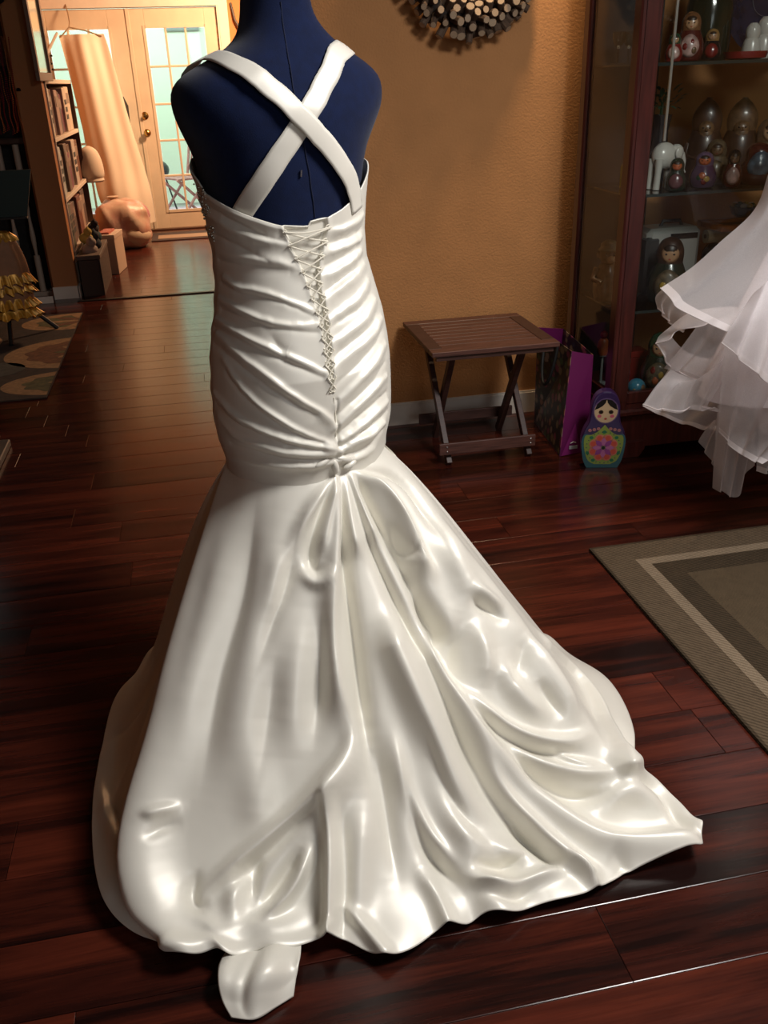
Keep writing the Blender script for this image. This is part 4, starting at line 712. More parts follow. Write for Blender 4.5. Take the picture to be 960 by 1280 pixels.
def satin_material(name='ivory_satin', col=(0.80, 0.775, 0.695)):
    m = mat(name, col, 0.43, metal=0.12, spec=0.6, sheen=0.12)
    nt = m.node_tree
    b = nt.nodes['Principled BSDF']
    tc = nt.nodes.new('ShaderNodeTexCoord')
    n = nt.nodes.new('ShaderNodeTexNoise')
    n.inputs['Scale'].default_value = 9
    n.inputs['Detail'].default_value = 2
    nt.links.new(tc.outputs['Object'], n.inputs['Vector'])
    bp = nt.nodes.new('ShaderNodeBump')
    bp.inputs['Strength'].default_value = 0.18
    bp.inputs['Distance'].default_value = 0.012
    nt.links.new(n.outputs['Fac'], bp.inputs['Height'])
    n3 = nt.nodes.new('ShaderNodeTexNoise')
    n3.inputs['Scale'].default_value = 900
    n3.inputs['Detail'].default_value = 1
    nt.links.new(tc.outputs['Object'], n3.inputs['Vector'])
    bp2 = nt.nodes.new('ShaderNodeBump')
    bp2.inputs['Strength'].default_value = 0.08
    bp2.inputs['Distance'].default_value = 0.0006
    nt.links.new(n3.outputs['Fac'], bp2.inputs['Height'])
    nt.links.new(bp.outputs[0], bp2.inputs['Normal'])
    nt.links.new(bp2.outputs[0], b.inputs['Normal'])
    return m


M_satin = satin_material()
M_blue = mat('navy_form_cloth', (0.0020, 0.0075, 0.038), 0.85, spec=0.15, sheen=0.12, var=0.12, scale=60, bump=0.15, bump_scale=700)

form = empty('dress_form', (FORM_X, FORM_Y, 0), 0, 'navy blue cloth dress form standing inside the ivory gown', 'mannequin')
F0 = Matrix.Translation((-FORM_X, -FORM_Y, 0))


def local(o, root):
    """keep world-space vertices while hanging the part on its root"""
    o.parent = root
    o.matrix_parent_inverse = Matrix.Translation(root.location).inverted()
    return o


def sub(o, part):
    """a piece of a part; both keep world-space vertices"""
    o.parent = part
    o.matrix_parent_inverse = Matrix.Identity(4)
    return o


ths = np.linspace(-PI, PI, 120, endpoint=False)
zs = np.r_[np.linspace(0.70, 1.5, 84)]
G = torso(ths[:, None] + 0 * zs[None], zs[None] + 0 * ths[:, None])
# smooth the radii along z so that shoulders round off
for _ in range(3):
    G[:, 1:-1] = 0.25 * G[:, :-2] + 0.5 * G[:, 1:-1] + 0.25 * G[:, 2:]
local(grid_mesh('torso', G, M_blue, None, True), form)
top = G[:, -1]
bot = G[:, 0]
local(mesh_obj('neck_cap', top, [tuple(range(len(top)))], mat('neck_cap_wood', (0.10, 0.05, 0.02), 0.4)), form)
local(mesh_obj('underside', bot, [tuple(range(len(bot)))[::-1]], M_blue), form)
local(MB().tube([(FORM_X, FORM_Y, 0.03), (FORM_X, FORM_Y, 0.71)], 0.016, 12).build('pole', mat('stand_metal', (0.03, 0.03, 0.03), 0.4, metal=0.8)), form)
b = MB()
for k in range(4):
    a = PI / 4 + k * PI / 2
    b.tube([(FORM_X, FORM_Y, 0.05), (FORM_X + 0.1 * math.cos(a), FORM_Y + 0.1 * math.sin(a), 0.03), (FORM_X + .2 * math.cos(a), FORM_Y + .2 * math.sin(a), 0.012)], 0.012, 8)
local(b.build('stand_foot', MATS['stand_metal'], None, True), form)


def on_torso(path, off):
    p = np.array(path, float)
    return torso(p[:, 0], p[:, 1], off)


seam_pts = on_torso(FORM_SEAM, 0.0008)
local(MB().tube(seam_pts, 0.0011, 6).build('back_seam', mat('navy_seam_thread', (0.002, 0.006, 0.03), 0.9), None, True), form)
local(MB().tube([torso(np.array([-.2]), np.array([1.205]), .002)[0], torso(np.array([-.19]), np.array([1.215]), .003)[0]], .0018, 6).build('pin', mat('pin_steel', (.5, .5, .52), .3, metal=1), None, True), form)

gown = empty('wedding_gown', (FORM_X, FORM_Y, 0), 0, 'ivory satin mermaid wedding gown with ruched bodice and long train', 'gown')

# ---- skirt with train
NU, NVV = 900, 300
LAT = np.array(SKIRT_LATTICE)
BG = cat_open(cat_per(LAT, 600).transpose(1, 0, 2), 200).transpose(1, 0, 2)
SG = cat_open(cat_per(LAT, NU).transpose(1, 0, 2), NVV).transpose(1, 0, 2)
du = np.roll(SG, -1, 0) - np.roll(SG, 1, 0)
dv = np.gradient(SG, axis=1)
SN = np.cross(dv, du)
rad = SG - np.array([FORM_X, FORM_Y, 0])
rad[..., 2] = 0.3
if (SN * rad).sum(-1).mean() < 0:
    SN = -SN
SN /= np.linalg.norm(SN, axis=-1, keepdims=True) + 1e-12
P0, N0 = SG.reshape(-1, 3), SN.reshape(-1, 3)
disp = np.zeros(len(P0))
for uv, wl, wr, kind in SKIRT_FOLDS:
    pts = np.array([BG[u, v] for u, v, a in uv])
    amps = np.array([a for u, v, a in uv]) * 1e-4
    for _ in range(4):
        pts[1:-1] = 0.25 * pts[:-2] + 0.5 * pts[1:-1] + 0.25 * pts[2:]
    disp += stroke_displace(P0, N0, pts, amps, wl, wr, kind)
# the folds die out into the waist seam
vv = np.tile(np.linspace(0, 1, NVV), NU)
disp *= 1.14 * (smoothstep(vv, 0.0, 0.05) * 0.8 + 0.2)
D = disp.reshape(NU, NVV)
for _ in range(2):
    D = 0.5 * D + 0.125 * (np.roll(D, 1, 0) + np.roll(D, -1, 0) + np.concatenate([D[:, :1], D[:, :-1]], 1) + np.concatenate([D[:, 1:], D[:, -1:]], 1))
S2 = SG + SN * D[..., None]
# lively hem: the edge wanders and curls a little off the floor
hu = np.linspace(0, 2 * PI, NU, endpoint=False)[:, None]
hv = smoothstep(np.linspace(0, 1, NVV), 0.86, 1.0)[None]
od = SG[:, -1:] - np.array([FORM_X, FORM_Y, 0])
od[..., 2] = 0
od /= np.linalg.norm(od, axis=-1, keepdims=True)
S2 = S2 + od * ((0.006 * np.sin(9 * hu + 1) + 0.005 * np.sin(19 * hu + 2 * np.sin(5 * hu))) * hv)[..., None]
S2[..., 2] += (0.006 * (1 + np.sin(19 * hu + 1.2 + 2 * np.sin(5 * hu))) + 0.004 * (1 + np.sin(11 * hu + 1 + 2 * np.sin(3 * hu)))) * hv
S2[..., 2] = np.where(S2[..., 2] < 0.012, 0.012 + 0.25 * (S2[..., 2] - 0.012), S2[..., 2])
S2[..., 2] = np.maximum(S2[..., 2], 0.005)
skirt = local(grid_mesh('skirt', S2, M_satin, None, True, True), gown)
so = skirt.modifiers.new('cloth_thickness', 'SOLIDIFY')
so.thickness = 0.003
so.offset = -1

# ---- bodice
ntop = np.array([(-PI, 1.235), (-2.3, 1.23), (-1.75, 1.20), (-1.6, 1.178), (-1.08, 1.154), (-0.58, 1.132), (-0.46, 1.128), (-0.22, 1.124), (-0.16, 1.124), (-0.13, 1.131), (-0.05, 1.133), (0.02, 1.134),
                 (0.23, 1.145), (0.5, 1.163), (0.8, 1.19), (1.2, 1.212), (1.75, 1.225), (2.3, 1.232), (PI, 1.235)])
NB, NZ = 800, 280
bt = np.linspace(-PI, PI, NB, endpoint=False)
zt = np.interp(bt, ntop[:, 0], ntop[:, 1])
zb = 0.652 + 0.022 * smoothstep(bt, 0.1, 0.9)
w = np.linspace(0, 1, NZ)
Zg = zt[:, None] + (zb - zt)[:, None] * w[None]
Tg = bt[:, None] + 0 * Zg
OFF = 0.011 - 0.0095 * smoothstep(w, 0.86, 1.0)[None]
BGd = torso(Tg, Zg, OFF)
for _ in range(2):
    BGd[:, 1:-1] = 0.25 * BGd[:, :-2] + 0.5 * BGd[:, 1:-1] + 0.25 * BGd[:, 2:]
du = np.roll(BGd, -1, 0) - np.roll(BGd, 1, 0)
dv = np.gradient(BGd, axis=1)
BN = np.cross(dv, du)
BN /= np.linalg.norm(BN, axis=-1, keepdims=True) + 1e-12
rad = BGd - np.array([FORM_X, FORM_Y, 0])
rad[..., 2] = 0
if (BN * rad).sum(-1).mean() < 0:
    BN = -BN
P0, N0 = BGd.reshape(-1, 3), BN.reshape(-1, 3)
disp = np.zeros(len(P0))
for uv, wl, wr, kind in BODICE_FOLDS:
    a = np.array(uv, float)
    disp += stroke_displace(P0, N0, torso(a[:, 0], a[:, 1], 0.011), a[:, 2] * 0.85e-4, wl, wr, 6)
D = disp.reshape(NB, NZ)
# lacing gap: the inset panel lies deeper between the two laced edges
LL, LR = np.array(LACE_LEFT), np.array(LACE_RIGHT)
lo = np.interp(Zg, LL[::-1, 1], LL[::-1, 0])
hi = np.interp(Zg, LR[::-1, 1], LR[::-1, 0])
inside = smoothstep(Tg, lo, lo + 0.025) * (1 - smoothstep(Tg, hi - 0.025, hi)) * smoothstep(Zg, LL[-1, 1] - .004, LL[-1, 1] + .01)
near = np.exp(-((Tg - lo) / 0.04) ** 2) + np.exp(-((Tg - hi) / 0.04) ** 2)
near *= smoothstep(Zg, LL[-1, 1], LL[-1, 1] + .02)
D = D * (1 - inside) - 0.0065 * inside + 0.0018 * near * (1 - inside)
# mirror-like gathers round the unseen front so that it is not bald
fr = smoothstep(np.abs(Tg), 1.7, 2.1)
D = D * (1 - fr) + fr * 0.0015 * np.sin(Zg * 110 + np.abs(Tg) * 3)
D *= smoothstep(w, 0, 0.015)[None] * 0.7 + 0.3
B2 = BGd + BN * D[..., None]
bod = local(grid_mesh('bodice', B2, M_satin, None, True, True), gown)
so = bod.modifiers.new('cloth_thickness', 'SOLIDIFY')
so.thickness = 0.0025
so.offset = -1


def ribbon(name, path, width, off, material, root, n=60, thick=0.0016, twist=None):
    p = np.array(path, float)
    p = cat_open(p, n)
    C = torso(p[:, 0], p[:, 1], off)
    Nn = torso_n(p[:, 0], p[:, 1])
    T = np.gradient(C, axis=0)
    S = np.cross(Nn, T)
    S /= np.linalg.norm(S, axis=1, keepdims=True)
    rows = []
    for s in np.linspace(-1, 1, 7):
        rows.append(C + S * (width / 2 * s) + Nn * (0.0012 * (1 - s * s)))
    Gr = np.stack(rows, 1)
    o = local(grid_mesh(name, Gr, material), root)
    so = o.modifiers.new('cloth_thickness', 'SOLIDIFY')
    so.thickness = thick
    so.offset = 1
    return o


def strap_path(path, extra):
    return extra + list(path) if extra else list(path)


ribbon('strap', [(2.6, 1.235), (2.6, 1.31), (2.3, 1.37), (1.6, 1.398), (0.8, 1.398)] + STRAP_RIGHT + [(-1.09, 1.146), (-1.17, 1.136)], 0.036, 0.004, M_satin, gown)
ribbon('strap', [(-2.6, 1.235), (-2.6, 1.31), (-2.35, 1.365)] + STRAP_LEFT[1:] + [(.50, 1.150), (.53, 1.138)], 0.034, 0.0110, M_satin, gown)

# ---- lacing
M_cord = mat('ivory_cord', (0.78, 0.74, 0.63), 0.45)
n_r = 13
zz = np.linspace(LL[0, 1] - 0.006, LL[-1, 1] + 0.01, n_r)
fl = lambda z: np.interp(z, LL[::-1, 1], LL[::-1, 0])
fr_ = lambda z: np.interp(z, LR[::-1, 1], LR[::-1, 0])


def lace_pt(t, z, off):
    return torso(np.array([t]), np.array([z]), off)[0]


for k in range(n_r - 1):
    z0, z1 = zz[k], zz[k + 1]
    for (ta, tb, o1) in ((fl(z0) - .02, fr_(z1) + .02, 0.0135), (fr_(z0) + .02, fl(z1) - .02, 0.0155)):
        pts = [lace_pt(ta + (tb - ta) * s, z0 + (z1 - z0) * s, o1 + 0.0008 * math.sin(PI * s)) for s in np.linspace(0, 1, 6)]
        local(MB().tube(pts, 0.0014, 6).build('lacing_cord', M_cord, None, True), gown)
pts = [lace_pt(fl(zz[0]) + (fr_(zz[0]) - fl(zz[0])) * s, zz[0] - 0.004 * math.sin(PI * s), 0.0145) for s in np.linspace(0, 1, 8)]
local(MB().tube(pts, 0.0014, 6).build('lacing_cord', M_cord, None, True), gown)
for k in range(n_r):
    for fn, sg in ((fl, 1), (fr_, -1)):
        pts = []
        for s in np.linspace(0, PI, 7):
            pts.append(lace_pt(fn(zz[k]) + sg * (-.015 + 0.045 * math.sin(s)), zz[k] + 0.005 * math.cos(s), 0.0125))
        sub(MB().tube(pts, 0.0013, 6).build('lacing_loop', M_cord, None, True), bod)
# back seam under the lacing
sub(MB().tube(on_torso(SEAM_BACK, 0.0110), 0.0012, 6).build('back_seam', M_cord, None, True), bod)
# ---- hem flap turned out on the floor in front of the train
HEM_FLAP = [[(-0.081,1.104,0.010),(-0.054,1.099,0.012),(-0.008,1.098,0.012),(0.035,1.100,0.010)],[(-0.102,1.052,0.030),(-0.066,1.040,0.042),(-0.018,1.036,0.045),(0.031,1.050,0.030)],[(-0.107,1.013,0.035),(-0.073,0.999,0.050),(-0.021,0.999,0.050),(0.025,1.020,0.035)],[(-0.104,0.989,0.020),(-0.070,0.978,0.028),(-0.027,0.981,0.030),(0.016,1.002,0.020)],[(-0.092,0.968,0.006),(-0.057,0.957,0.006),(-0.021,0.971,0.006),(0.008,0.983,0.006)]]
Rf = np.array([cat_open(np.array(r), 40) for r in HEM_FLAP])
Gfl = cat_open(Rf, 40).transpose(1, 0, 2)
uu = np.linspace(0, 1, 40)[:, None]
ww = np.linspace(0, 1, 40)[None]
Gfl[..., 2] += 0.007 * np.sin(uu * 11 + 3 * ww) * np.sin(PI * ww) - 0.010 * np.exp(-((uu - .55 + .3 * ww) / .08) ** 2) * np.sin(PI * ww)
Gfl[..., 2] = np.maximum(Gfl[..., 2], .004)
fl_ = local(grid_mesh('hem_flap', Gfl, M_satin), gown)
so = fl_.modifiers.new('cloth_thickness', 'SOLIDIFY')
so.thickness = 0.003
# ---- gathered knot at the end of the lacing
for (th_, z_, rx_, rz_, tilt) in ((-.02, .694, .021, .0075, .35), (-.12, .684, .0075, .017, -.2), (-.24, .699, .022, .007, -.30), (.02, .679, .016, .007, -.35)):
    c_ = torso(np.array([th_]), np.array([z_]), .0075)[0]
    M_ = Matrix.Translation(c_) @ Matrix.Rotation(FORM_ROT, 4, 'Z') @ Matrix.Rotation(tilt, 4, 'Y')
    kb = MB().ball((0, 0, 0), rx_, .0085, rz_, 20, 14)
    kb.v = [tuple(M_ @ Vector(p)) for p in kb.v]
    local(kb.build('knot_fold', M_satin, None, True), gown)
# ---- bead trim along the side of the bodice
bt_ = MB()
rbd = random.Random(9)
for k in range(70):
    zq = rbd.uniform(1.095, 1.19)
    thq = -1.62 - rbd.uniform(0, .35)
    c_ = torso(np.array([thq]), np.array([zq]), .012)[0]
    bt_.ball(c_, rbd.uniform(.0014, .0028), n=6, m=4)
sub(tag(bt_.build('bead_trim', mat('rhinestone', (.34, .31, .25), .2, metal=.7), None, True), 'silver rhinestone beading'), bod)
# ------------------------------------------------------------------ curio cabinet
M_mahog = mat('cabinet_mahogany', (0.050, 0.010, 0.008), 0.32, var=0.35, scale=3, stretch=(30, 30, 2), coat=0.3)


def glass_material(name, tint=(1, 1, 1), strength=1.0):
    m = bpy.data.materials.new(name)
    m.use_nodes = True
    nt = m.node_tree
    nt.nodes.clear()
    out = nt.nodes.new('ShaderNodeOutputMaterial')
    mix = nt.nodes.new('ShaderNodeMixShader')
    tr = nt.nodes.new('ShaderNodeBsdfTransparent')
    tr.inputs[0].default_value = (*tint, 1)
    gl = nt.nodes.new('ShaderNodeBsdfGlossy')
    gl.inputs['Roughness'].default_value = 0.02
    fr = nt.nodes.new('ShaderNodeFresnel')
    ge = nt.nodes.new('ShaderNodeNewGeometry')
    mi = nt.nodes.new('ShaderNodeMapRange')
    mi.inputs['To Min'].default_value = 1.5
    mi.inputs['To Max'].default_value = 1 / 1.5
    nt.links.new(ge.outputs['Backfacing'], mi.inputs['Value'])
    nt.links.new(mi.outputs[0], fr.inputs['IOR'])
    mul = nt.nodes.new('ShaderNodeMath')
    mul.operation = 'MULTIPLY'
    mul.inputs[1].default_value = strength
    nt.links.new(fr.outputs[0], mul.inputs[0])
    nt.links.new(mul.outputs[0], mix.inputs[0])
    nt.links.new(tr.outputs[0], mix.inputs[1])
    nt.links.new(gl.outputs[0], mix.inputs[2])
    nt.links.new(mix.outputs[0], out.inputs[0])
    return m


M_glass = glass_material('clear_pane', (0.90, 0.92, 0.91), 0.7)
M_shelfglass = glass_material('shelf_glass', (0.55, 0.60, 0.58), 1.2)
CX0, CX1, CY0, CY1, CH = 1.435, 2.70, 2.95, 3.40, 2.08
cab = empty('curio_cabinet', ((CX0 + CX1) / 2, (CY0 + CY1) / 2, 0), 0, 'dark mahogany curio cabinet with glass sides full of nesting dolls', 'cabinet')
local(MB().box(CX0 + .02, CX1 - .02, CY0 + .02, CY1, 0.03, 0.175).build('base', M_mahog), cab)
local(MB().box(CX0 - .004, CX1 + .004, CY0 - .012, CY1, 0.168, 0.196, ch=0.008).build('base_moulding', M_mahog), cab)
for x0, x1 in ((CX0, CX0 + .16), (CX1 - .16, CX1)):
    local(MB().prism([(x0, 0), (x1 - .02, 0), (x1, .03), (x1, .06), (x0, .06)], CY0 - .004, CY0 + .05).build('foot', M_mahog), cab)
local(MB().box(CX0, CX1, CY0 + .006, CY1, 0.194, 0.214).build('deck', M_mahog), cab)
# corner posts: profiled with a bead on the inner edge
for (x0, x1, y0, y1) in ((CX0, CX0 + .074, CY0, CY0 + .055), (CX1 - .074, CX1, CY0, CY0 + .055), (CX0, CX0 + .03, CY1 - .05, CY1), (CX1 - .03, CX1, CY1 - .05, CY1)):
    local(MB().box(x0, x1, y0, y1, 0.19, CH, ch=0.006).box(x0 + .016, x1 - .012, y0 - .004, y0 + .003, 0.23, CH - .05).build('post', M_mahog), cab)
local(MB().box(CX0 + .074, CX1 - .074, CY0 + .004, CY0 + .03, 0.214, 0.262, ch=.004).build('door_rail', M_mahog), cab)
local(MB().box(CX0 + .004, CX0 + .026, CY0 + .055, CY1 - .05, 0.214, 0.262).build('side_rail', M_mahog), cab)
local(MB().box(CX0 - .02, CX1 + .02, CY0 - .02, CY1, CH, CH + .05, ch=.012).build('cornice', M_mahog), cab)
local(MB().box(CX0 + .074, CX1 - .074, CY0 + .012, CY0 + .016, 0.262, CH).build('front_glass', M_glass), cab)
local(MB().box(CX0 + .012, CX0 + .016, CY0 + .055, CY1 - .05, 0.262, CH).build('side_glass', M_glass), cab)
local(MB().box(CX1 - .016, CX1 - .012, CY0 + .055, CY1 - .05, 0.262, CH).build('side_glass', M_glass), cab)
local(MB().box(CX0 + .03, 1.735, CY1 - .012, CY1 - .002, .214, CH).build('back_panel', mat('cabinet_back_dark', (.022, .014, .012), .5)), cab)
# chrome strip of the door joint, seen through the front pane
local(MB().box(1.562, 1.570, CY0 + .022, CY0 + .028, 1.13, CH).build('shelf_standard', mat('pale_strip', (0.55, 0.55, 0.52), 0.3, metal=0.7)), cab)
SH = [1.366, 0.962, 0.56]
for z in SH:
    gs_ = local(MB().box(CX0 + .03, CX1 - .03, CY0 + .03, CY1 - .01, z - .008, z - .001).build('glass_shelf', M_shelfglass), cab)
    sub(MB().box(CX0 + .03, CX1 - .03, CY0 + .0285, CY0 + .0305, z - .010, z).build('shelf_edge', mat('shelf_edge_glass', (0.022, 0.030, 0.028), 0.2)), gs_)

# ------------------------------------------------------------------ folding side table
M_tw = mat('table_walnut', (0.088, 0.036, 0.027), 0.42, var=0.3, scale=4, stretch=(3, 45, 45))
M_tw2 = mat('table_walnut_dark', (0.048, 0.020, 0.015), 0.45, var=0.3, scale=4, stretch=(3, 45, 45))
tab = empty('folding_table', (1.02, 3.27, 0), 0, 'small dark wooden folding table with slatted top against the wall', 'table')
tx0, tx1, ty0, ty1, tz = 0.775, 1.262, 3.035, 3.515, 0.455
fw = 0.052
local(MB().box(tx0, tx1, ty0, ty0 + fw, tz - .018, tz, ch=.002).build('top_rail', M_tw), tab)
local(MB().box(tx0, tx1, ty1 - fw, ty1, tz - .018, tz, ch=.002).build('top_rail', M_tw), tab)
for x in (tx0, tx1 - fw):
    local(MB().box(x, x + fw, ty0 + fw, ty1 - fw, tz - .018, tz, ch=.002).build('end_rail', M_tw2), tab)
ns = 8
sw = (ty1 - ty0 - 2 * fw) / ns
for k in range(ns):
    local(MB().box(tx0 + fw, tx1 - fw, ty0 + fw + k * sw + .0018, ty0 + fw + (k + 1) * sw - .0018, tz - .016, tz - .002, ch=.0015).build('slat', M_tw), tab)
local(MB().box(tx0 + .02, tx1 - .02, ty0 + .012, ty0 + .03, tz - .036, tz - .018).build('apron', M_tw2), tab)


def leg_bar(p, q, wx, wy, m, name, root):
    P, Q = Vector(p), Vector(q)
    d = (Q - P)
    L = d.length
    M = Matrix.Translation(P) @ d.to_track_quat('Z', 'X').to_matrix().to_4x4()
    return local(MB().box(-wx / 2, wx / 2, -wy / 2, wy / 2, 0, L, M=M, ch=.002).build(name, m), root)


for xa, xb in ((0.846, 0.872), (1.168, 1.146)):
    leg_bar((xa, 3.062, 0.004), (xa, 3.44, 0.440), .030, .022, M_tw2, 'leg', tab)
    leg_bar((xb, 3.375, 0.004), (xb, 3.10, 0.440), .030, .022, M_tw2, 'leg', tab)
st = local(MB().box(0.805, 1.188, 3.048, 3.060, 0.048, 0.094, ch=.002).build('stretcher', M_tw), tab)
local(MB().box(0.805, 1.205, 3.372, 3.384, 0.06, 0.102, ch=.002).build('stretcher', M_tw2), tab)
for x in (0.835, 1.168):
    for z in (0.062, 0.08):
        s_ = MB().ball((x, 3.047, z), .0035, .002, .0035, 8, 6).build('screw', mat('screw_steel', (.6, .6, .6), .3, metal=1), None, True)
        sub(s_, st)

# ------------------------------------------------------------------ gift bags
def bag_material():
    m = mat('dark_floral_print', (0.014, 0.012, 0.013), 0.45)
    nt = m.node_tree
    b = nt.nodes['Principled BSDF']
    tc = nt.nodes.new('ShaderNodeTexCoord')
    vo = nt.nodes.new('ShaderNodeTexVoronoi')
    vo.inputs['Scale'].default_value = 32
    nt.links.new(tc.outputs['Object'], vo.inputs['Vector'])
    r = nt.nodes.new('ShaderNodeValToRGB')
    nt.links.new(vo.outputs['Distance'], r.inputs[0])
    r.color_ramp.elements[0].position = 0.42
    r.color_ramp.elements[0].color = (1, 1, 1, 1)
    r.color_ramp.elements[1].position = 0.62
    r.color_ramp.elements[1].color = (0, 0, 0, 1)
    sp = nt.nodes.new('ShaderNodeSeparateColor')
    nt.links.new(vo.outputs['Color'], sp.inputs[0])
    r2 = nt.nodes.new('ShaderNodeValToRGB')
    nt.links.new(sp.outputs[0], r2.inputs[0])
    r2.color_ramp.interpolation = 'CONSTANT'
    els = r2.color_ramp.elements
    els[0].color = (0.02, 0.015, 0.015, 1)
    els[1].position = 0.25
    els[1].color = (0.26, 0.05, 0.10, 1)
    for p, c in ((0.42, (0.24, 0.17, 0.10)), (0.58, (0.30, 0.12, 0.07)), (0.7, (0.05, 0.11, 0.05)), (0.82, (0.02, 0.035, 0.05)), (0.92, (0.32, 0.23, 0.19))):
        e = els.new(p)
        e.color = (*c, 1)
    mx = nt.nodes.new('ShaderNodeMix')
    mx.data_type = 'RGBA'
    nt.links.new(r.outputs[0], mx.inputs['Factor'])
    mx.inputs['A'].default_value = (0.012, 0.01, 0.012, 1)
    nt.links.new(r2.outputs[0], mx.inputs['B'])
    nt.links.new(mx.outputs['Result'], b.inputs['Base Color'])
    return m


M_flor = bag_material()
bag = empty('gift_bag', (1.36, 3.22, 0), 0, 'dark floral gift bag with a magenta side standing between table and painted doll', 'bag')
ba, bb, bc, bd = (1.280, 3.025, 0.001), (1.405, 3.045, 0.001), (1.322, 3.42, 0.001), (1.424, 3.42, 0.001)
be, bf_, bg_, bh = (1.334, 3.095, 0.398), (1.426, 3.10, 0.374), (1.300, 3.37, 0.425), (1.412, 3.37, 0.41)


def paper(name, quad, m):
    o = local(mesh_obj(name, quad, [tuple(range(len(quad)))], m), bag)
    so_ = o.modifiers.new('paper', 'SOLIDIFY')
    so_.thickness = .002
    return o


paper('floral_panel', [bc, ba, be, bg_], M_flor)
paper('floral_panel', [bb, bd, bh, bf_], M_flor)
paper('gusset', [ba, bb, bf_, be], mat('magenta_paper', (0.12, 0.008, 0.072), 0.4))
paper('gusset', [bd, bc, bg_, bh], MATS['magenta_paper'])
paper('bag_bottom', [ba, bc, bd, bb], MATS['magenta_paper'])
local(mesh_obj('gusset_fold', [(1.286, 3.0215, 0.004), (1.375, 3.0365, 0.004), (1.347, 3.046, 0.125)], [(0, 1, 2)], mat('magenta_paper_light', (0.22, 0.02, 0.14), 0.35)), bag)
hp = []
for t in np.linspace(0, PI, 13):
    hp.append((1.308 - .022 * math.sin(t), 3.235 + .065 * math.cos(t), 0.400 - 0.17 * math.sin(t)))
local(MB().tube(hp, .007, 8).build('ribbon_handle', mat('black_ribbon', (.008, .008, .008), .6), None, True), bag)
local(MB().box(1.318, 1.352, 3.0225, 3.0245, 0.028, 0.042).build('print_mark', mat('white_print', (.5, .5, .5), .5)), bag)
local(MB().tube([(1.322, 3.0235, 0.052), (1.334, 3.0245, .057), (1.345, 3.0255, .052)], .0018, 5).build('print_mark', MATS['white_print']), bag)

# ------------------------------------------------------------------ painted doll tin on the floor
doll = empty('painted_doll_tin', (1.398, 2.905, 0), math.radians(-16), 'flat painted doll-shaped tin with purple scarf and pink flower on the floor', 'doll tin')


def outline(pts, n=48):
    """symmetric outline from (half width, z) pairs"""
    P = cat_open(np.array(pts, float), n)
    return [(x, z) for x, z in P] + [(-x, z) for x, z in P[::-1]]


def slab(name, ol, y0, y1, m, root, ch=0.0):
    o = MB().prism(ol, y0, y1).build(name, m, root, False)
    if ch:
        bv = o.modifiers.new('soft_edge', 'BEVEL')
        bv.width = ch
        bv.segments = 3
        bv.limit_method = 'ANGLE'
    return o


bp_ = [(0.058, 0.0), (0.072, 0.035), (0.080, 0.085), (0.080, 0.120), (0.072, 0.150), (0.058, 0.180), (0.053, 0.215), (0.051, 0.245), (0.040, 0.278), (0.020, 0.297), (0.002, 0.301)]
slab('body', outline(bp_), -0.024, 0.024, mat('tin_indigo', (0.030, 0.012, 0.075), 0.3, coat=.4), doll, .006)


def lens(cx, cz, rx, rz, n=28, a0=0.0):
    return [(cx + rx * math.cos(a0 + 2 * PI * k / n), cz + rz * math.sin(a0 + 2 * PI * k / n)) for k in range(n)]


M_teal = mat('tin_teal', (0.008, 0.095, 0.115), 0.3, coat=.4)
slab('skirt_base', outline([(0.0575, 0.001), (0.072, 0.035), (0.0795, 0.085), (0.0795, 0.118), (0.066, 0.135), (0.03, 0.12), (0.001, 0.11)]), -0.0262, -0.02, M_teal, doll)
slab('apron', outline([(0.03, 0.016), (0.055, 0.034), (0.071, 0.085), (0.069, 0.128), (0.045, 0.133), (0.022, 0.148), (0.006, 0.166), (0.0005, 0.172)]), -0.0275, -0.02, mat('tin_lime', (0.24, 0.32, 0.035), 0.3, coat=.4), doll)
slab('face_ring', lens(0, 0.226, 0.046, 0.049), -0.0265, -0.02, mat('tin_mauve', (0.14, 0.08, 0.18), 0.3), doll)
slab('face', lens(0, 0.226, 0.042, 0.045), -0.0276, -0.02, mat('tin_cream', (0.60, 0.44, 0.26), 0.35), doll)
M_blk = mat('tin_black', (0.008, 0.007, 0.007), 0.3)
for sx in (-1, 1):
    hair = [(0.0, 0.272), (sx * .018, 0.269), (sx * .034, 0.254), (sx * .0415, 0.232), (sx * .030, 0.236), (sx * .014, 0.246), (sx * .004, 0.258)]
    h = MB().prism(hair, -0.0285, -0.02).build('hair', M_blk, doll)
    e = slab('eye', lens(sx * .018, .223, .0085, .0075), -0.0285, -0.02, mat('tin_brown', (0.05, 0.02, 0.006), 0.3), doll)
    slab('pupil', lens(sx * .018, .2235, .0045, .005), -0.0290, -0.02, M_blk, e)
    slab('cheek', lens(sx * .023, .207, .0075, .006), -0.0282, -0.02, mat('tin_pink', (0.55, 0.10, 0.16), 0.35), doll)
    for k in range(3):
        slab('bead', lens(sx * (.022 + .0155 * k), .157 - .003 * k, .0065, .0055, 14), -0.0285, -0.02, mat('tin_rose', (0.42, 0.17, 0.17), 0.35), doll)
slab('mouth', lens(0, .197, .005, .0035, 14), -0.0285, -0.02, mat('tin_red', (0.45, 0.05, 0.05), 0.35), doll)
FC = (0.0, 0.083)
M_salmon = mat('tin_salmon', (0.60, 0.20, 0.13), 0.35)
M_coral = mat('tin_coral', (0.62, 0.09, 0.06), 0.35)
M_violet = mat('tin_violet', (0.30, 0.06, 0.26), 0.35)
M_lilac = mat('tin_lilac', (0.50, 0.16, 0.36), 0.35)
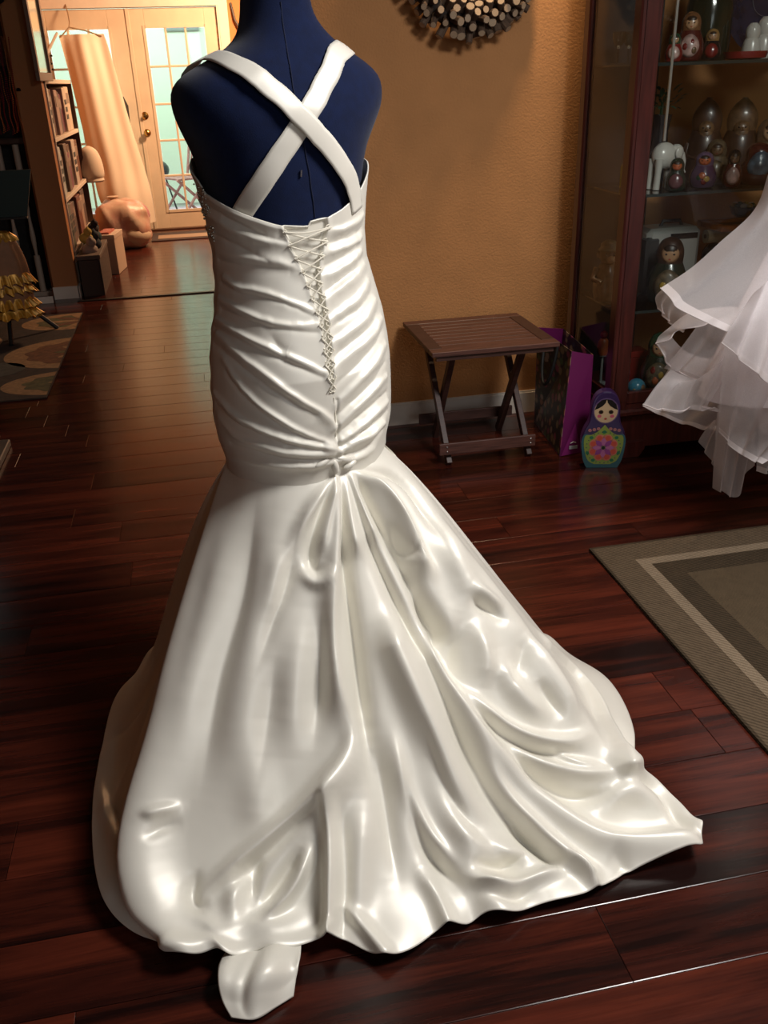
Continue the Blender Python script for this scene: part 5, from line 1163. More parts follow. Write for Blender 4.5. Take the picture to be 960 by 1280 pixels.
for k in range(8):
    a = 2 * PI * k / 8 + PI / 8
    c = (FC[0] + .036 * math.cos(a), FC[1] + .036 * math.sin(a))
    p = slab('petal', lens(c[0], c[1], .019, .019, 18), -0.0288, -0.02, M_salmon, doll)
    slab('petal_heart', lens(FC[0] + .041 * math.cos(a), FC[1] + .041 * math.sin(a), .010, .010, 12), -0.0294, -0.02, M_coral, p)
for k in range(8):
    a = 2 * PI * k / 8
    ol = []
    for r, w_ in ((.008, .002), (.020, .010), (.030, .008), (.040, .001)):
        ol.append((FC[0] + r * math.cos(a) - w_ * math.sin(a), FC[1] + r * math.sin(a) + w_ * math.cos(a)))
    for r, w_ in ((.040, .001), (.030, .008), (.020, .010), (.008, .002)):
        ol.append((FC[0] + r * math.cos(a) + w_ * math.sin(a), FC[1] + r * math.sin(a) - w_ * math.cos(a)))
    slab('inner_petal', ol, -0.0302, -0.02, M_violet if k % 2 else M_lilac, doll)
slab('flower_eye', lens(FC[0], FC[1], .006, .006, 12), -0.0310, -0.02, M_blk, doll)
for k in range(26):
    a = 2 * PI * k / 26
    slab('dot', lens(FC[0] + .0625 * math.cos(a), FC[1] + .062 * math.sin(a), .0022, .0022, 6), -0.0282, -0.02, MATS['tin_indigo'], doll)
for a in (90, 140, 40, 200, 340, 235, 305):
    ar = math.radians(a)
    slab('leaf', lens(FC[0] + .060 * math.cos(ar), FC[1] + .062 * math.sin(ar), .0075, .0065, 10), -0.0284, -0.02, mat('tin_green', (0.02, 0.16, 0.07), 0.35), doll)

# ------------------------------------------------------------------ rugs
def ribbed(name, c1, c2, sc=260, rough=.95):
    m = mat(name, c1, rough, spec=.1)
    nt = m.node_tree
    b = nt.nodes['Principled BSDF']
    tc = nt.nodes.new('ShaderNodeTexCoord')
    wv = nt.nodes.new('ShaderNodeTexWave')
    wv.bands_direction = 'DIAGONAL'
    wv.inputs['Scale'].default_value = sc
    wv.inputs['Distortion'].default_value = 1.5
    wv.inputs['Detail Scale'].default_value = 4
    nt.links.new(tc.outputs['Object'], wv.inputs['Vector'])
    n = nt.nodes.new('ShaderNodeTexNoise')
    n.inputs['Scale'].default_value = 40
    nt.links.new(tc.outputs['Object'], n.inputs['Vector'])
    mt = nt.nodes.new('ShaderNodeMath')
    mt.operation = 'MULTIPLY_ADD'
    nt.links.new(n.outputs['Fac'], mt.inputs[0])
    mt.inputs[1].default_value = .7
    nt.links.new(wv.outputs['Fac'], mt.inputs[2])
    r = nt.nodes.new('ShaderNodeValToRGB')
    nt.links.new(mt.outputs[0], r.inputs[0])
    r.color_ramp.elements[0].position = .2
    r.color_ramp.elements[0].color = (*c2, 1)
    r.color_ramp.elements[1].position = 1.1 if False else 1.0
    r.color_ramp.elements[1].color = (*c1, 1)
    nt.links.new(r.outputs[0], b.inputs['Base Color'])
    bp2 = nt.nodes.new('ShaderNodeBump')
    bp2.inputs['Strength'].default_value = .6
    bp2.inputs['Distance'].default_value = .003
    nt.links.new(wv.outputs['Fac'], bp2.inputs['Height'])
    nt.links.new(bp2.outputs[0], b.inputs['Normal'])
    return m


M_r1 = ribbed('rug_taupe', (0.115, 0.082, 0.052), (0.048, 0.034, 0.022), 42)
M_r2 = ribbed('rug_beige', (0.23, 0.175, 0.12), (0.13, 0.095, 0.062), 42)
M_r3 = ribbed('rug_dark', (0.060, 0.042, 0.026), (0.025, 0.019, 0.012), 42)
M_r4 = ribbed('rug_field', (0.11, 0.078, 0.047), (0.05, 0.036, 0.022), 90)
rug = empty('area_rug', (1.9, 1.3, 0), 0, 'brown ribbed area rug with a beige border stripe on the right', 'rug')
RX0, RX1, RY0, RY1 = 1.083, 3.2, 0.1, 2.283


def frame_ring(d0, d1, z, name, m):
    x0, x1, y0, y1 = RX0 + d0, RX1 - d0, RY0 + d0, RY1 - d0
    i0, i1, j0, j1 = RX0 + d1, RX1 - d1, RY0 + d1, RY1 - d1
    b = MB().box(x0, i0, y0, y1, .001, z).box(i1, x1, y0, y1, .001, z).box(i0, i1, y0, j0, .001, z).box(i0, i1, j1, y1, .001, z)
    return local(b.build(name, m), rug)


frame_ring(0, .008, .0095, 'edge_binding', M_r3)
frame_ring(.008, .104, .009, 'border', M_r1)
frame_ring(.104, .140, .0098, 'stripe', M_r2)
frame_ring(.140, .215, .009, 'border', M_r3)
local(MB().box(RX0 + .215, RX1 - .215, RY0 + .215, RY1 - .215, .001, .0092).build('field', M_r4), rug)

rugl = empty('leaf_rug', (-1.4, 5.3, 0), 0, 'dark rug with large tan and green leaf motifs on the left', 'rug')
LX0, LX1, LY0, LY1 = -2.3, -0.808, 4.39, 6.22
local(MB().box(LX0, LX1, LY0, LY1, .001, .009, ch=.003).build('ground', mat('rug_ground', (0.028, 0.016, 0.011), .95, var=.3, scale=30, bump=.4, bump_scale=300)), rugl)
M_tan = mat('rug_tan', (0.27, 0.155, 0.07), .95, var=.2, scale=40, bump=.4, bump_scale=300)
M_olv = mat('rug_olive', (0.085, 0.075, 0.028), .95, var=.3, scale=30, bump=.4, bump_scale=300)
M_rst = mat('rug_rust', (0.13, 0.050, 0.020), .95, var=.3, scale=40)
M_gry = mat('rug_slate', (0.045, 0.045, 0.038), .95, var=.3, scale=30)


def rug_patch(name, pts, z, m, parent=None, n=72, wob=0.0):
    P = np.array(pts, float)
    P = cat_per(P, n)
    if wob:
        c = P.mean(0)
        k = 1 + wob * np.sin(np.arange(n) * 2 * PI / n * 11)
        P = c + (P - c) * k[:, None]
    P[:, 0] = np.minimum(P[:, 0], LX1 - .004)
    P[:, 1] = np.clip(P[:, 1], LY0 + .004, LY1 - .004)
    v = [(x, y_, z) for x, y_ in P] + [(x, y_, z - .002) for x, y_ in P]
    f = [tuple(range(n))] + [(i, i + n, (i + 1) % n + n, (i + 1) % n) for i in range(n)]
    return local(mesh_obj(name, v, f, m), parent or rugl)


def ell(cx, cy, rx, ry, a=0.0, n=12, tip=0.0):
    o = []
    for k in range(n):
        t = 2 * PI * k / n
        x, y_ = rx * math.cos(t), ry * math.sin(t) * (1 + tip * math.cos(t))
        o.append((cx + x * math.cos(a) - y_ * math.sin(a), cy + x * math.sin(a) + y_ * math.cos(a)))
    return o


for (cx, cy, rx, ry, m2) in ((-0.70, 4.63, .36, .21, M_olv), (-0.74, 5.22, .40, .33, M_rst), (-0.86, 5.98, .30, .22, M_olv), (-1.55, 5.55, .34, .30, M_rst)):
    rug_patch('leaf_motif', ell(cx, cy, rx, ry, .05), .0100, M_tan)
    rug_patch('leaf_inner', ell(cx + .03, cy, rx * .78, ry * .74, .05), .0108, m2, None, 72, .05)
    for k in range(5):
        a = PI + (k - 2) * .5
        rug_patch('leaf_vein', ell(cx + .12 + .15 * math.cos(a), cy + .14 * math.sin(a), .10, .028, a, 8), .0116, (M_rst if m2 is M_olv else M_tan) if k % 2 else (M_tan if m2 is M_olv else M_olv), None, 24)
    rug_patch('leaf_heart', ell(cx + .10, cy, .05, .04, 0, 8), .0122, M_tan, None, 20)
rug_patch('leaf_motif', ell(-1.15, 4.95, .16, .14, 0), .0100, M_gry)
rug_patch('leaf_motif', ell(-1.35, 4.6, .22, .13, .2), .0100, M_tan)

# ------------------------------------------------------------------ wreath of cut twigs
wre = empty('twig_wreath', (1.044, 3.49, 1.73), 0, 'round wreath of stubby cut twigs hanging on the ochre wall', 'wreath')
M_bark = mat('twig_bark', (0.085, 0.050, 0.030), .8, var=.4, scale=60)
M_cut = mat('twig_cut_end', (0.36, 0.26, 0.17), .7, var=.35, scale=90)
tn = 9
v, f = [], []
for z in (0.0, 0.96, 1.0):
    r = 1.0 if z < .99 else .86
    v += [(r * math.cos(2 * PI * k / tn), r * math.sin(2 * PI * k / tn), z) for k in range(tn)]
for i in range(2):
    f += [(i * tn + k, i * tn + (k + 1) % tn, (i + 1) * tn + (k + 1) % tn, (i + 1) * tn + k) for k in range(tn)]
f.append(tuple(2 * tn + k for k in range(tn)))
tw = bpy.data.meshes.new('twig')
tw.from_pydata(v, [], f)
tw.materials.append(M_bark)
tw.materials.append(M_cut)
tw.polygons[len(f) - 1].material_index = 1
ring_ = MB()
rp = [(.205 * math.cos(t), .02, .205 * math.sin(t)) for t in np.linspace(0, 2 * PI, 41)]
ring_.tube(rp, .032, 8).build('straw_ring', mat('wreath_core', (0.02, 0.013, 0.01), .9), wre, True)
rw = random.Random(11)
count = 0
spots = []
for tries in range(9000):
    if count >= 200:
        break
    ang = rw.uniform(0, 2 * PI)
    ph = rw.uniform(-1.35, 1.35)          # around the tube, 0 = facing the room
    cx_ = .205 * math.cos(ang)
    cz_ = .205 * math.sin(ang)
    dr = Vector((math.cos(ang) * math.sin(ph), -math.cos(ph), math.sin(ang) * math.sin(ph)))
    base = Vector((cx_, .015, cz_)) + dr * .025
    tip = base + dr * rw.uniform(.034, .058)
    if any((tip - s).length < .031 for s in spots):
        continue
    spots.append(tip)
    d = (dr + Vector((rw.uniform(-.25, .25), rw.uniform(-.2, .1), rw.uniform(-.25, .25)))).normalized()
    o = bpy.data.objects.new('twig', tw)
    COL.objects.link(o)
    o.parent = wre
    r = rw.uniform(.0125, .0165)
    L = (tip - base).length
    o.matrix_local = Matrix.Translation(tip - d * L) @ d.to_track_quat('Z', 'X').to_matrix().to_4x4() @ Matrix.Diagonal((r, r * rw.uniform(.85, 1.1), L, 1))
    count += 1
# ------------------------------------------------------------------ things in the cabinet
def glossy(name, c, r=.25, **k):
    return mat(name, c, r, coat=.4, **k)


def patch_on(prof, z0, z1, a0, a1, lift, n=10, m=8, c=-PI / 2):
    """oval patch lying on a lathe profile"""
    rs = np.array([p[0] for p in prof])
    zs_ = np.array([p[1] for p in prof])
    v, f = [], []
    zc, hz, ha = (z0 + z1) / 2, (z1 - z0) / 2, (a1 - a0) / 2
    ring = 18
    v.append((0, 0, 0))
    pts = [(0, 0)] + [(k_ / 3 * math.cos(2 * PI * j / ring), k_ / 3 * math.sin(2 * PI * j / ring)) for k_ in (1, 2, 3) for j in range(ring)]
    v = []
    for (u, w_) in pts:
        z = zc + w_ * hz
        r = float(np.interp(z, zs_, rs)) + lift * (1 - .6 * (u * u + w_ * w_))
        a = c + (a0 + a1) / 2 + u * ha
        v.append((r * math.cos(a), r * math.sin(a), z))
    f += [(0, 1 + j, 1 + (j + 1) % ring) for j in range(ring)]
    for k_ in (0, 1):
        b0, b1 = 1 + k_ * ring, 1 + (k_ + 1) * ring
        f += [(b0 + j, b1 + j, b1 + (j + 1) % ring, b0 + (j + 1) % ring) for j in range(ring)]
    return v, f


def patch_part(name, prof, z0, z1, a0, a1, lift, m, root):
    v, f = patch_on(prof, z0, z1, a0, a1, lift)
    o = mesh_obj(name, v, f, m, root, True)
    so = o.modifiers.new('paint', 'SOLIDIFY')
    so.thickness = .0012
    so.offset = -1
    return o


def nesting_doll(pos, h, w, body, scarf, face, panel, label, rz=-0.5, spots=(), name='nesting_doll', cat_='doll', group='dolls in the cabinet'):
    t = empty(name, pos, rz, label, cat_, group)
    w = w * 1.28
    ctrl = [(.70 * w, 0), (.86 * w, .03 * h), (1.0 * w, .20 * h), (.98 * w, .36 * h), (.80 * w, .52 * h), (.66 * w, .62 * h)]
    low = [tuple(p) for p in cat_open(np.array(ctrl), 14)]
    MB().lathe(low, 22).build('body', body, t, True)
    hi = [tuple(p) for p in cat_open(np.array([(.66 * w, .62 * h), (.68 * w, .72 * h), (.66 * w, .82 * h), (.48 * w, .94 * h), (.18 * w, .995 * h), (.01 * w, h)]), 14)]
    MB().lathe(hi, 22).build('head_scarf', scarf, t, True)
    prof = low + hi[1:]
    if face:
        fc = patch_part('face', prof, .64 * h, .90 * h, -.72, .72, .0015, face, t)
        patch_part('fringe', prof, .80 * h, .91 * h, -.55, .55, .0022, mat('doll_hair', (.03, .015, .008), .4), fc)
        for s in (-1, 1):
            patch_part('eye', prof, .755 * h, .785 * h, s * .28 - .09, s * .28 + .09, .0030, mat('doll_eye', (.01, .008, .008), .3), fc)
        patch_part('mouth', prof, .685 * h, .705 * h, -.10, .10, .0030, mat('doll_mouth', (.35, .03, .03), .3), fc)
    if panel:
        patch_part('apron', prof, .08 * h, .55 * h, -.75, .75, .0016, panel, t)
    for (z, a, s, m) in spots:
        patch_part('flower', prof, (z - s) * h, (z + s) * h, a - s * 2.6, a + s * 2.6, .0028, m, t)
    return t


c_red = glossy('lacquer_red', (.16, .014, .012))
c_dkred = glossy('lacquer_dark_red', (.075, .012, .010))
c_green = glossy('lacquer_green', (.02, .055, .028))
c_dkgreen = glossy('lacquer_dark_green', (.018, .024, .015))
c_white = glossy('white_ceramic', (.52, .50, .46), .3)
c_purple = glossy('lacquer_mauve', (.075, .035, .075))
c_brown = glossy('carved_wood_brown', (.045, .020, .011), .4, var=.4, scale=30)
c_brown2 = glossy('carved_wood_light', (.13, .072, .035), .4, var=.4, scale=40)
c_stone = glossy('stone_olive', (.10, .072, .040), .5, var=.5, scale=60)
c_face = glossy('painted_face', (.42, .24, .13), .35)
c_orange = glossy('painted_orange', (.42, .10, .03), .35)
c_yel = glossy('painted_yellow', (.38, .24, .04), .35)
c_blue = glossy('painted_blue', (.10, .17, .24), .3, var=.5, scale=35)
c_black = glossy('black_lacquer', (.010, .010, .011), .15)
c_pinkw = glossy('painted_pink_white', (.42, .27, .24), .35, var=.4, scale=50)
Z1, Z2, Z3, Z4 = 1.367, 0.963, 0.561, 0.2145

# top shelf
def goblet(pos, label):
    t = empty('glass_goblet', pos, 0, label, 'glass', 'stemmed glasses on the top shelf')
    g = glass_material('goblet_glass', (.86, .86, .82), 2.2) if 'goblet_glass' not in bpy.data.materials else bpy.data.materials['goblet_glass']
    MB().lathe([(.024, 0), (.024, .003), (.004, .006), (.003, .05)], 16).build('foot', g, t, True)
    MB().lathe([(.003, .05), (.016, .06), (.024, .08), (.022, .10), (.0205, .10), (.0225, .08), (.014, .062), (.002, .054)], 16).build('bowl', g, t, True)
    MB().ball((0, 0, .052), .006).build('knop', mat('cut_crystal', (.7, .7, .68), .1, metal=.6), t, True)
    return t


goblet((1.500, 3.24, Z1), 'clear stemmed glass on the top shelf nearest the wall side')
goblet((1.548, 3.26, Z1), 'second clear stemmed glass on the top shelf beside the brown jar')
t = empty('wooden_jar', (1.525, 3.12, Z1), 0, 'squat brown wooden jar beside the stemmed glasses', 'jar')
MB().lathe([(.026, 0), (.030, .02), (.030, .045), (.022, .058)], 20).build('body', c_brown2, t, True)
MB().lathe([(.024, .058), (.026, .064), (.012, .078), (.002, .084)], 20).build('lid', c_brown, t, True)
nesting_doll((1.615, 3.06, Z1), .085, .022, c_red, c_green, c_face, c_pinkw, 'small red nesting doll with green sleeves by the cabinet post')
t = nesting_doll((1.690, 3.10, Z1), .148, .036, c_dkred, glossy('doll_brown_hair', (.16, .07, .03)), c_face, c_pinkw, 'tall doll in green shawl and white floral apron on the top shelf', spots=[(.30, -.3, .07, c_red), (.22, .35, .07, c_brown2), (.40, .2, .05, c_red)])
patch_part('shawl', [(.036, 0), (.036, .06), (.026, .095)], .05, .10, -1.5, -.1, .004, c_green, t)
t = nesting_doll((1.795, 3.14, Z1), .098, .026, c_black, glossy('doll_blond', (.30, .17, .06)), c_face, c_red, 'small blond doll in black and red beside the dark bottle')
t = empty('dark_bottle', (1.840, 3.26, Z1), 0, 'big dark green glass bottle at the back of the top shelf', 'bottle')
MB().lathe([(.070, 0), (.080, .02), (.080, .17), (.060, .25), (.024, .31), (.022, .40)], 24).build('body', glossy('bottle_green', (.014, .020, .012), .12), t, True)
MB().lathe([(.024, .40), (.024, .425), (.012, .43)], 16).build('stopper', c_brown, t, True)
# blue plate standing on edge
t = empty('blue_plate', (2.110, 3.355, Z1), 0, 'navy blue decorative plate standing behind the white figures', 'plate')
M_navyplate = glossy('plate_navy', (.020, .022, .048), .2, var=.4, scale=26)
pl = MB().lathe([(.02, 0), (.10, .004), (.135, .018), (.170, .026), (.172, .030), (.133, .023), (.09, .009), (.01, .006)], 40)
R_ = Matrix.Rotation(math.radians(82), 4, 'X')
pl.v = [tuple(R_ @ Vector(p) + Vector((0, 0, .172))) for p in pl.v]
pl.build('dish', M_navyplate, t, True)
pr = MB().tube([tuple(R_ @ Vector((.055 * math.cos(a), .055 * math.sin(a) + .02, .011)) + Vector((0, 0, .172))) for a in np.linspace(0, 2 * PI, 33)], .0014, 5)
pr.build('emblem_ring', mat('plate_line', (.12, .12, .15), .3), t, True)
MB().box(-.05, .05, -.035, .035, 0, .006).build('plate_stand', c_brown, t)
for (x, y_, hh, ww, lb) in ((1.945, 3.14, .112, .031, 'smaller plain white ceramic doll figure in front of the blue plate'), (2.010, 3.17, .132, .036, 'larger plain white ceramic doll figure at the right edge')):
    t = empty('ceramic_doll', (x, y_, Z1), 0, lb, 'figurine', 'white ceramic figures')
    pf = cat_open(np.array([(.85 * ww, 0), (1.0 * ww, .04 * hh), (1.02 * ww, .25 * hh), (.86 * ww, .50 * hh), (.70 * ww, .58 * hh)]), 14)
    MB().lathe([tuple(p) for p in pf], 24).build('body', c_white, t, True)
    pf = cat_open(np.array([(.70 * ww, .58 * hh), (.78 * ww, .70 * hh), (.74 * ww, .85 * hh), (.45 * ww, .97 * hh), (.01, hh)]), 14)
    MB().lathe([tuple(p) for p in pf], 24).build('head', c_white, t, True)
t = empty('red_dish', (1.868, 3.045, Z1), 0, 'shallow red dish with cream inside on the top shelf', 'dish')
MB().lathe([(.050, 0), (.066, .004), (.072, .024), (.068, .024), (.060, .008), (.01, .006)], 28).build('bowl', glossy('dish_red', (.20, .012, .012)), t, True)
MB().lathe([(.001, .019), (.066, .0195), (.066, .021), (.001, .021)], 28).build('filling', mat('cream_inside', (.42, .30, .16), .5), t, True)
t = empty('metal_thimble', (1.950, 3.02, Z1), 0, 'tiny chrome thimble at the shelf edge', 'thimble')
MB().lathe([(.010, 0), (.009, .02), (.006, .028), (.001, .029)], 14).build('cup', mat('chrome', (.5, .5, .48), .2, metal=1), t, True)
MB().lathe([(.0112, 0), (.0112, .003), (.009, .003)], 14).build('rim', MATS['chrome'], t, True)

# second shelf
t = empty('leafy_plant', (1.700, 3.27, Z2), 0, 'green trailing plant in a tall dark vase on the second shelf', 'plant')
MB().lathe([(.036, 0), (.042, .03), (.034, .12), (.030, .18), (.040, .235), (.036, .235), (.026, .18)], 22).build('vase', glossy('vase_dark', (.020, .016, .017), .2), t, True)
M_leaf = mat('plant_leaf', (.022, .060, .030), .4, var=.4, scale=30)
rp_ = random.Random(3)
lv = bpy.data.meshes.new('leaf')
lv.from_pydata([(0, 0, 0), (.25, .16, .05), (.6, .17, .06), (1, 0, -.06), (.6, -.17, .06), (.25, -.16, .05), (.5, 0, .12)], [], [(0, 1, 6), (1, 2, 6), (2, 3, 6), (3, 4, 6), (4, 5, 6), (5, 0, 6)])
lv.materials.append(M_leaf)
for k in range(34):
    a = rp_.uniform(0, 2 * PI)
    el = rp_.uniform(-.2, 1.2)
    r = rp_.uniform(.01, .075)
    o = bpy.data.objects.new('leaf', lv)
    COL.objects.link(o)
    o.parent = t
    sc = rp_.uniform(.035, .06)
    o.matrix_local = Matrix.Translation((r * math.cos(a), r * .7 * math.sin(a), .235 + rp_.uniform(0, .085))) @ Matrix.Rotation(a, 4, 'Z') @ Matrix.Rotation(-el * .6, 4, 'Y') @ Matrix.Diagonal((sc, sc * .8, sc, 1))
MB().tube([(0, 0, .2), (0, 0, .27)], .006, 6).build('stem', M_leaf, t)
# white elephant
t = empty('white_elephant', (1.640, 3.105, Z2), .2, 'white glazed elephant figure behind the small green doll', 'figurine')
MB().ball((0, 0, .108), .048, .036, .046, 18, 12).build('body', c_white, t, True)
MB().ball((.042, -.012, .118), .026, .026, .028, 14, 10).build('head', c_white, t, True)
MB().tube([(.064, -.016, .115), (.074, -.018, .09), (.074, -.018, .06), (.082, -.02, .05)], [.010, .008, .006, .004], 8).build('trunk', c_white, t, True)
for sx in (-1, 1):
    for sy in (-1, 1):
        MB().tube([(sx * .034, sy * .02, .10), (sx * .036, sy * .02, .05), (sx * .038, sy * .02, 0.0)], [.015, .011, .012], 10).build('leg', c_white, t, True)
    MB().ball((.034, -.012 + sx * .026, .118), .016, .006, .020, 12, 8).build('ear', c_white, t, True)
nesting_doll((1.648, 3.02, Z2), .108, .028, c_dkgreen, c_dkgreen, c_orange, glossy('doll_rose_panel', (.11, .04, .045)), 'small dark green nesting doll with an orange face in front of the white elephant')
nesting_doll((1.785, 3.08, Z2), .118, .036, c_purple, glossy('scarf_mauve', (.13, .08, .14)), c_orange, None, 'mauve nesting doll painted with orange and green flowers', spots=[(.36, -.1, .10, c_orange), (.26, .25, .09, c_yel), (.30, -.35, .07, c_green), (.18, .05, .08, c_red)])
nesting_doll((1.880, 3.17, Z2), .150, .040, c_stone, c_stone, c_brown2, c_stone, 'olive brown carved nesting doll among the second shelf figures')
nesting_doll((1.872, 3.035, Z2), .125, .026, c_dkred, c_black, c_brown2, c_pinkw, 'small dark red nesting doll with a black scarf on the second shelf')
t = nesting_doll((1.985, 3.065, Z2), .140, .050, c_dkred, c_dkred, None, None, 'large egg-shaped doll with a pale blue painted scene', rz=-.4)
patch_part('painted_scene', [(.0640 * .9, .02), (.064, .05), (.062, .07), (.050, .1)], .025, .115, -.75, .75, .004, c_blue, t)


def carved_figure(pos, h, w, label, mitre):
    t = empty('carved_figure', pos, -.5, label, 'figurine', 'carved wooden figures')
    pf = cat_open(np.array([(.9 * w, 0), (1.0 * w, .1 * h), (1.0 * w, .35 * h), (.9 * w, .50 * h), (.74 * w, .60 * h)]), 14)
    MB().lathe([tuple(p) for p in pf], 20).build('robe', c_brown, t, True)
    MB().ball((0, -.42 * w, .63 * h), .44 * w, .34 * w, .10 * h, 16, 10).build('head', c_brown2, t, True)
    pf = cat_open(np.array([(.72 * w, .58 * h), (.80 * w, .68 * h), (.76 * w, .80 * h), (.46 * w, .92 * h), (.18 * w, .98 * h), (.01, h)]), 14)
    MB().lathe([tuple(p) for p in pf], 18, sy=.6).build('pointed_hat', c_brown if not mitre else c_brown2, t, True)
    for s in (-1, 1):
        MB().ball((s * .17 * w, -.72 * w, .645 * h), .05 * w, .03 * w, .012 * h, 8, 6).build('eye', c_black, t, True)
        MB().tube([(s * .85 * w, -.01, .45 * h), (s * .98 * w, -.3 * w, .30 * h), (s * .35 * w, -.85 * w, .28 * h)], [.22 * w, .2 * w, .16 * w], 8).build('arm', c_brown, t, True)
    MB().tube([(0, -.74 * w, .645 * h), (0, -.84 * w, .605 * h)], [.05 * w, .085 * w], 8).build('nose', c_brown2, t, True)
    MB().lathe([(.36 * w, .46 * h), (.5 * w, .52 * h), (.42 * w, .60 * h)], 14, (0, -.5 * w, 0), 1, .7).build('beard', c_brown2, t, True)
    return t


carved_figure((1.900, 3.295, Z2), .285, .066, 'carved dark wooden figure with a plain pointed hood at the back', False)
carved_figure((2.045, 3.295, Z2), .280, .068, 'carved wooden figure with a ribbed crown-like hat at the back', True)
nesting_doll((2.120, 3.22, Z2), .210, .055, c_stone, c_brown2, c_face, c_brown, 'tall olive nesting doll at the right edge of the second shelf')
t = empty('amber_vial', (1.540, 3.20, Z2), 0, 'narrow amber glass vial on the second shelf by the side pane', 'vial')
MB().lathe([(.014, 0), (.015, .01), (.015, .07), (.007, .082), (.007, .092)], 16).build('body', glossy('amber_glass', (.16, .11, .015), .1), t, True)
MB().lathe([(.009, .092), (.009, .104), (.003, .106)], 12).build('cap', c_brown, t, True)

# third shelf
t = empty('white_case', (1.770, 3.27, Z3), 0, 'white and grey plastic case with dark side on the third shelf', 'case')
MB().box(-.11, .11, -.07, .07, 0, .245, ch=.018).build('shell', glossy('case_white', (.50, .52, .50), .4), t)
MB().box(-.116, -.06, -.076, -.02, 0.0, .215, ch=.01).build('side_panel', mat('case_grey', (.045, .045, .045), .5), t)
MB().box(-.02, .09, -.073, -.066, .205, .225).build('vent', c_black, t)
MB().tube([(-.03, 0, .24), (-.02, 0, .262), (.05, 0, .262), (.06, 0, .24)], .007, 8).build('handle', c_black, t, True)
t = empty('picture_frame', (2.02, 3.21, Z3 + .232), 0, 'orange wooden picture frame lying on the cream roll', 'frame')
for (a, b_, c_, d_) in ((-.11, .11, -.09, -.065), (-.11, .11, .065, .09), (-.11, -.085, -.065, .065), (.085, .11, -.065, .065)):
    MB().box(a, b_, c_, d_, 0, .022, ch=.003).build('moulding', mat('frame_orange_wood', (.38, .13, .04), .4, var=.3, scale=20), t)
MB().box(-.085, .085, -.065, .065, 0.002, .008).build('backing', c_brown, t)
t = empty('cloth_roll', (2.01, 3.21, Z3 + .205), 0, 'cream cloth roll lying on the dark round boxes', 'roll')
MB().tube([(-.11, 0, 0), (.14, 0, 0)], .025, 18).build('cloth', mat('cream_cloth', (.33, .27, .17), .8, bump=.3, bump_scale=200), t, True)
MB().tube([(-.112, 0, 0), (.142, 0, 0)], .008, 12).build('core', c_brown, t, True)
for (x, y_, lb) in ((1.945, 3.21, 'black glossy round box under the cream roll, left one'), (2.055, 3.21, 'black glossy round box under the cream roll, right one')):
    t = empty('round_box', (x, y_, Z3), 0, lb, 'box', 'black round boxes')
    MB().lathe([(.030, 0), (.046, .03), (.050, .08), (.046, .12)], 22).build('bowl', c_black, t, True)
    MB().lathe([(.047, .12), (.044, .15), (.030, .172), (.004, .180)], 22).build('lid', c_black, t, True)
t = empty('flower_bowl', (2.10, 3.30, Z3 + .254), 0, 'small bowl of pale flowers standing on the orange frame', 'bowl')
MB().lathe([(.022, 0), (.040, .012), (.052, .04), (.048, .04), (.036, .016), (.004, .008)], 20).build('bowl', c_dkgreen, t, True)
for k in range(9):
    a = 2 * PI * k / 9
    MB().ball((.034 * math.cos(a), .034 * math.sin(a), .044), .013, .013, .010, 8, 6).build('flower', (c_white, c_yel, c_green)[k % 3], t, True)
nesting_doll((1.690, 3.08, Z3), .235, .056, c_dkgreen, c_brown, c_face, c_stone, 'big wooden nesting doll with a round face on the third shelf', spots=[(.30, -.2, .07, c_yel), (.22, .3, .06, c_red)])
t = empty('wooden_monkey', (1.505, 3.20, Z3), -.3, 'carved brown wooden monkey with a cap behind the side pane', 'figurine')
MB().lathe([tuple(p) for p in cat_open(np.array([(.045, 0), (.052, .04), (.048, .09), (.034, .125), (.024, .135)]), 14)], 18).build('body', c_brown2, t, True)
MB().ball((0, 0, .162), .036, .034, .034, 16, 10).build('head', c_brown2, t, True)
MB().ball((.006, -.030, .152), .017, .016, .014, 12, 8).build('muzzle', c_face, t, True)
MB().lathe([(.040, .180), (.040, .186), (.034, .190), (.032, .205), (.018, .216), (.002, .218)], 18).build('cap', c_stone, t, True)
for s in (-1, 1):
    MB().ball((s * .015, -.032, .170), .005, .004, .006, 8, 6).build('eye', c_black, t, True)
    MB().ball((s * .036, 0, .165), .010, .006, .012, 10, 6).build('ear', c_brown2, t, True)
    MB().tube([(s * .040, -.005, .115), (s * .056, -.025, .08), (s * .025, -.048, .07)], [.014, .012, .010], 8).build('arm', c_brown2, t, True)
# bottom deck
nesting_doll((1.69, 3.08, Z4), .230, .052, c_dkgreen, c_green, c_face, c_stone, 'tall green floral nesting doll on the bottom of the cabinet', spots=[(.42, -.3, .06, c_red), (.35, .2, .06, c_yel), (.25, -.1, .07, c_orange), (.18, .3, .05, c_red)])
t = empty('red_figure', (1.520, 3.22, Z4), 0, 'small red and orange figure on a clear stand behind the side pane', 'figurine')
MB().lathe([(.024, 0), (.024, .006), (.006, .010), (.005, .11), (.016, .115), (.016, .12)], 16).build('stand', mat('clear_acrylic', (.35, .37, .36), .1, metal=.3), t, True)
MB().lathe([(.018, .12), (.024, .14), (.020, .175), (.012, .185)], 16).build('body', c_orange, t, True)
MB().ball((0, 0, .20), .016).build('head', c_red, t, True)
t = empty('red_box', (1.645, 3.24, Z4), 0, 'red cardboard box at the back of the cabinet bottom', 'box')
MB().box(-.06, .06, -.04, .04, 0, .10, ch=.003).build('box_body', c_red, t)
MB().box(-.062, .062, -.042, .042, .10, .125, ch=.003).build('lid', glossy('box_red_lid', (.22, .02, .016)), t)
t = empty('pink_pouch', (1.575, 3.15, Z4), .3, 'pink fabric pouch on the bottom of the cabinet', 'pouch')
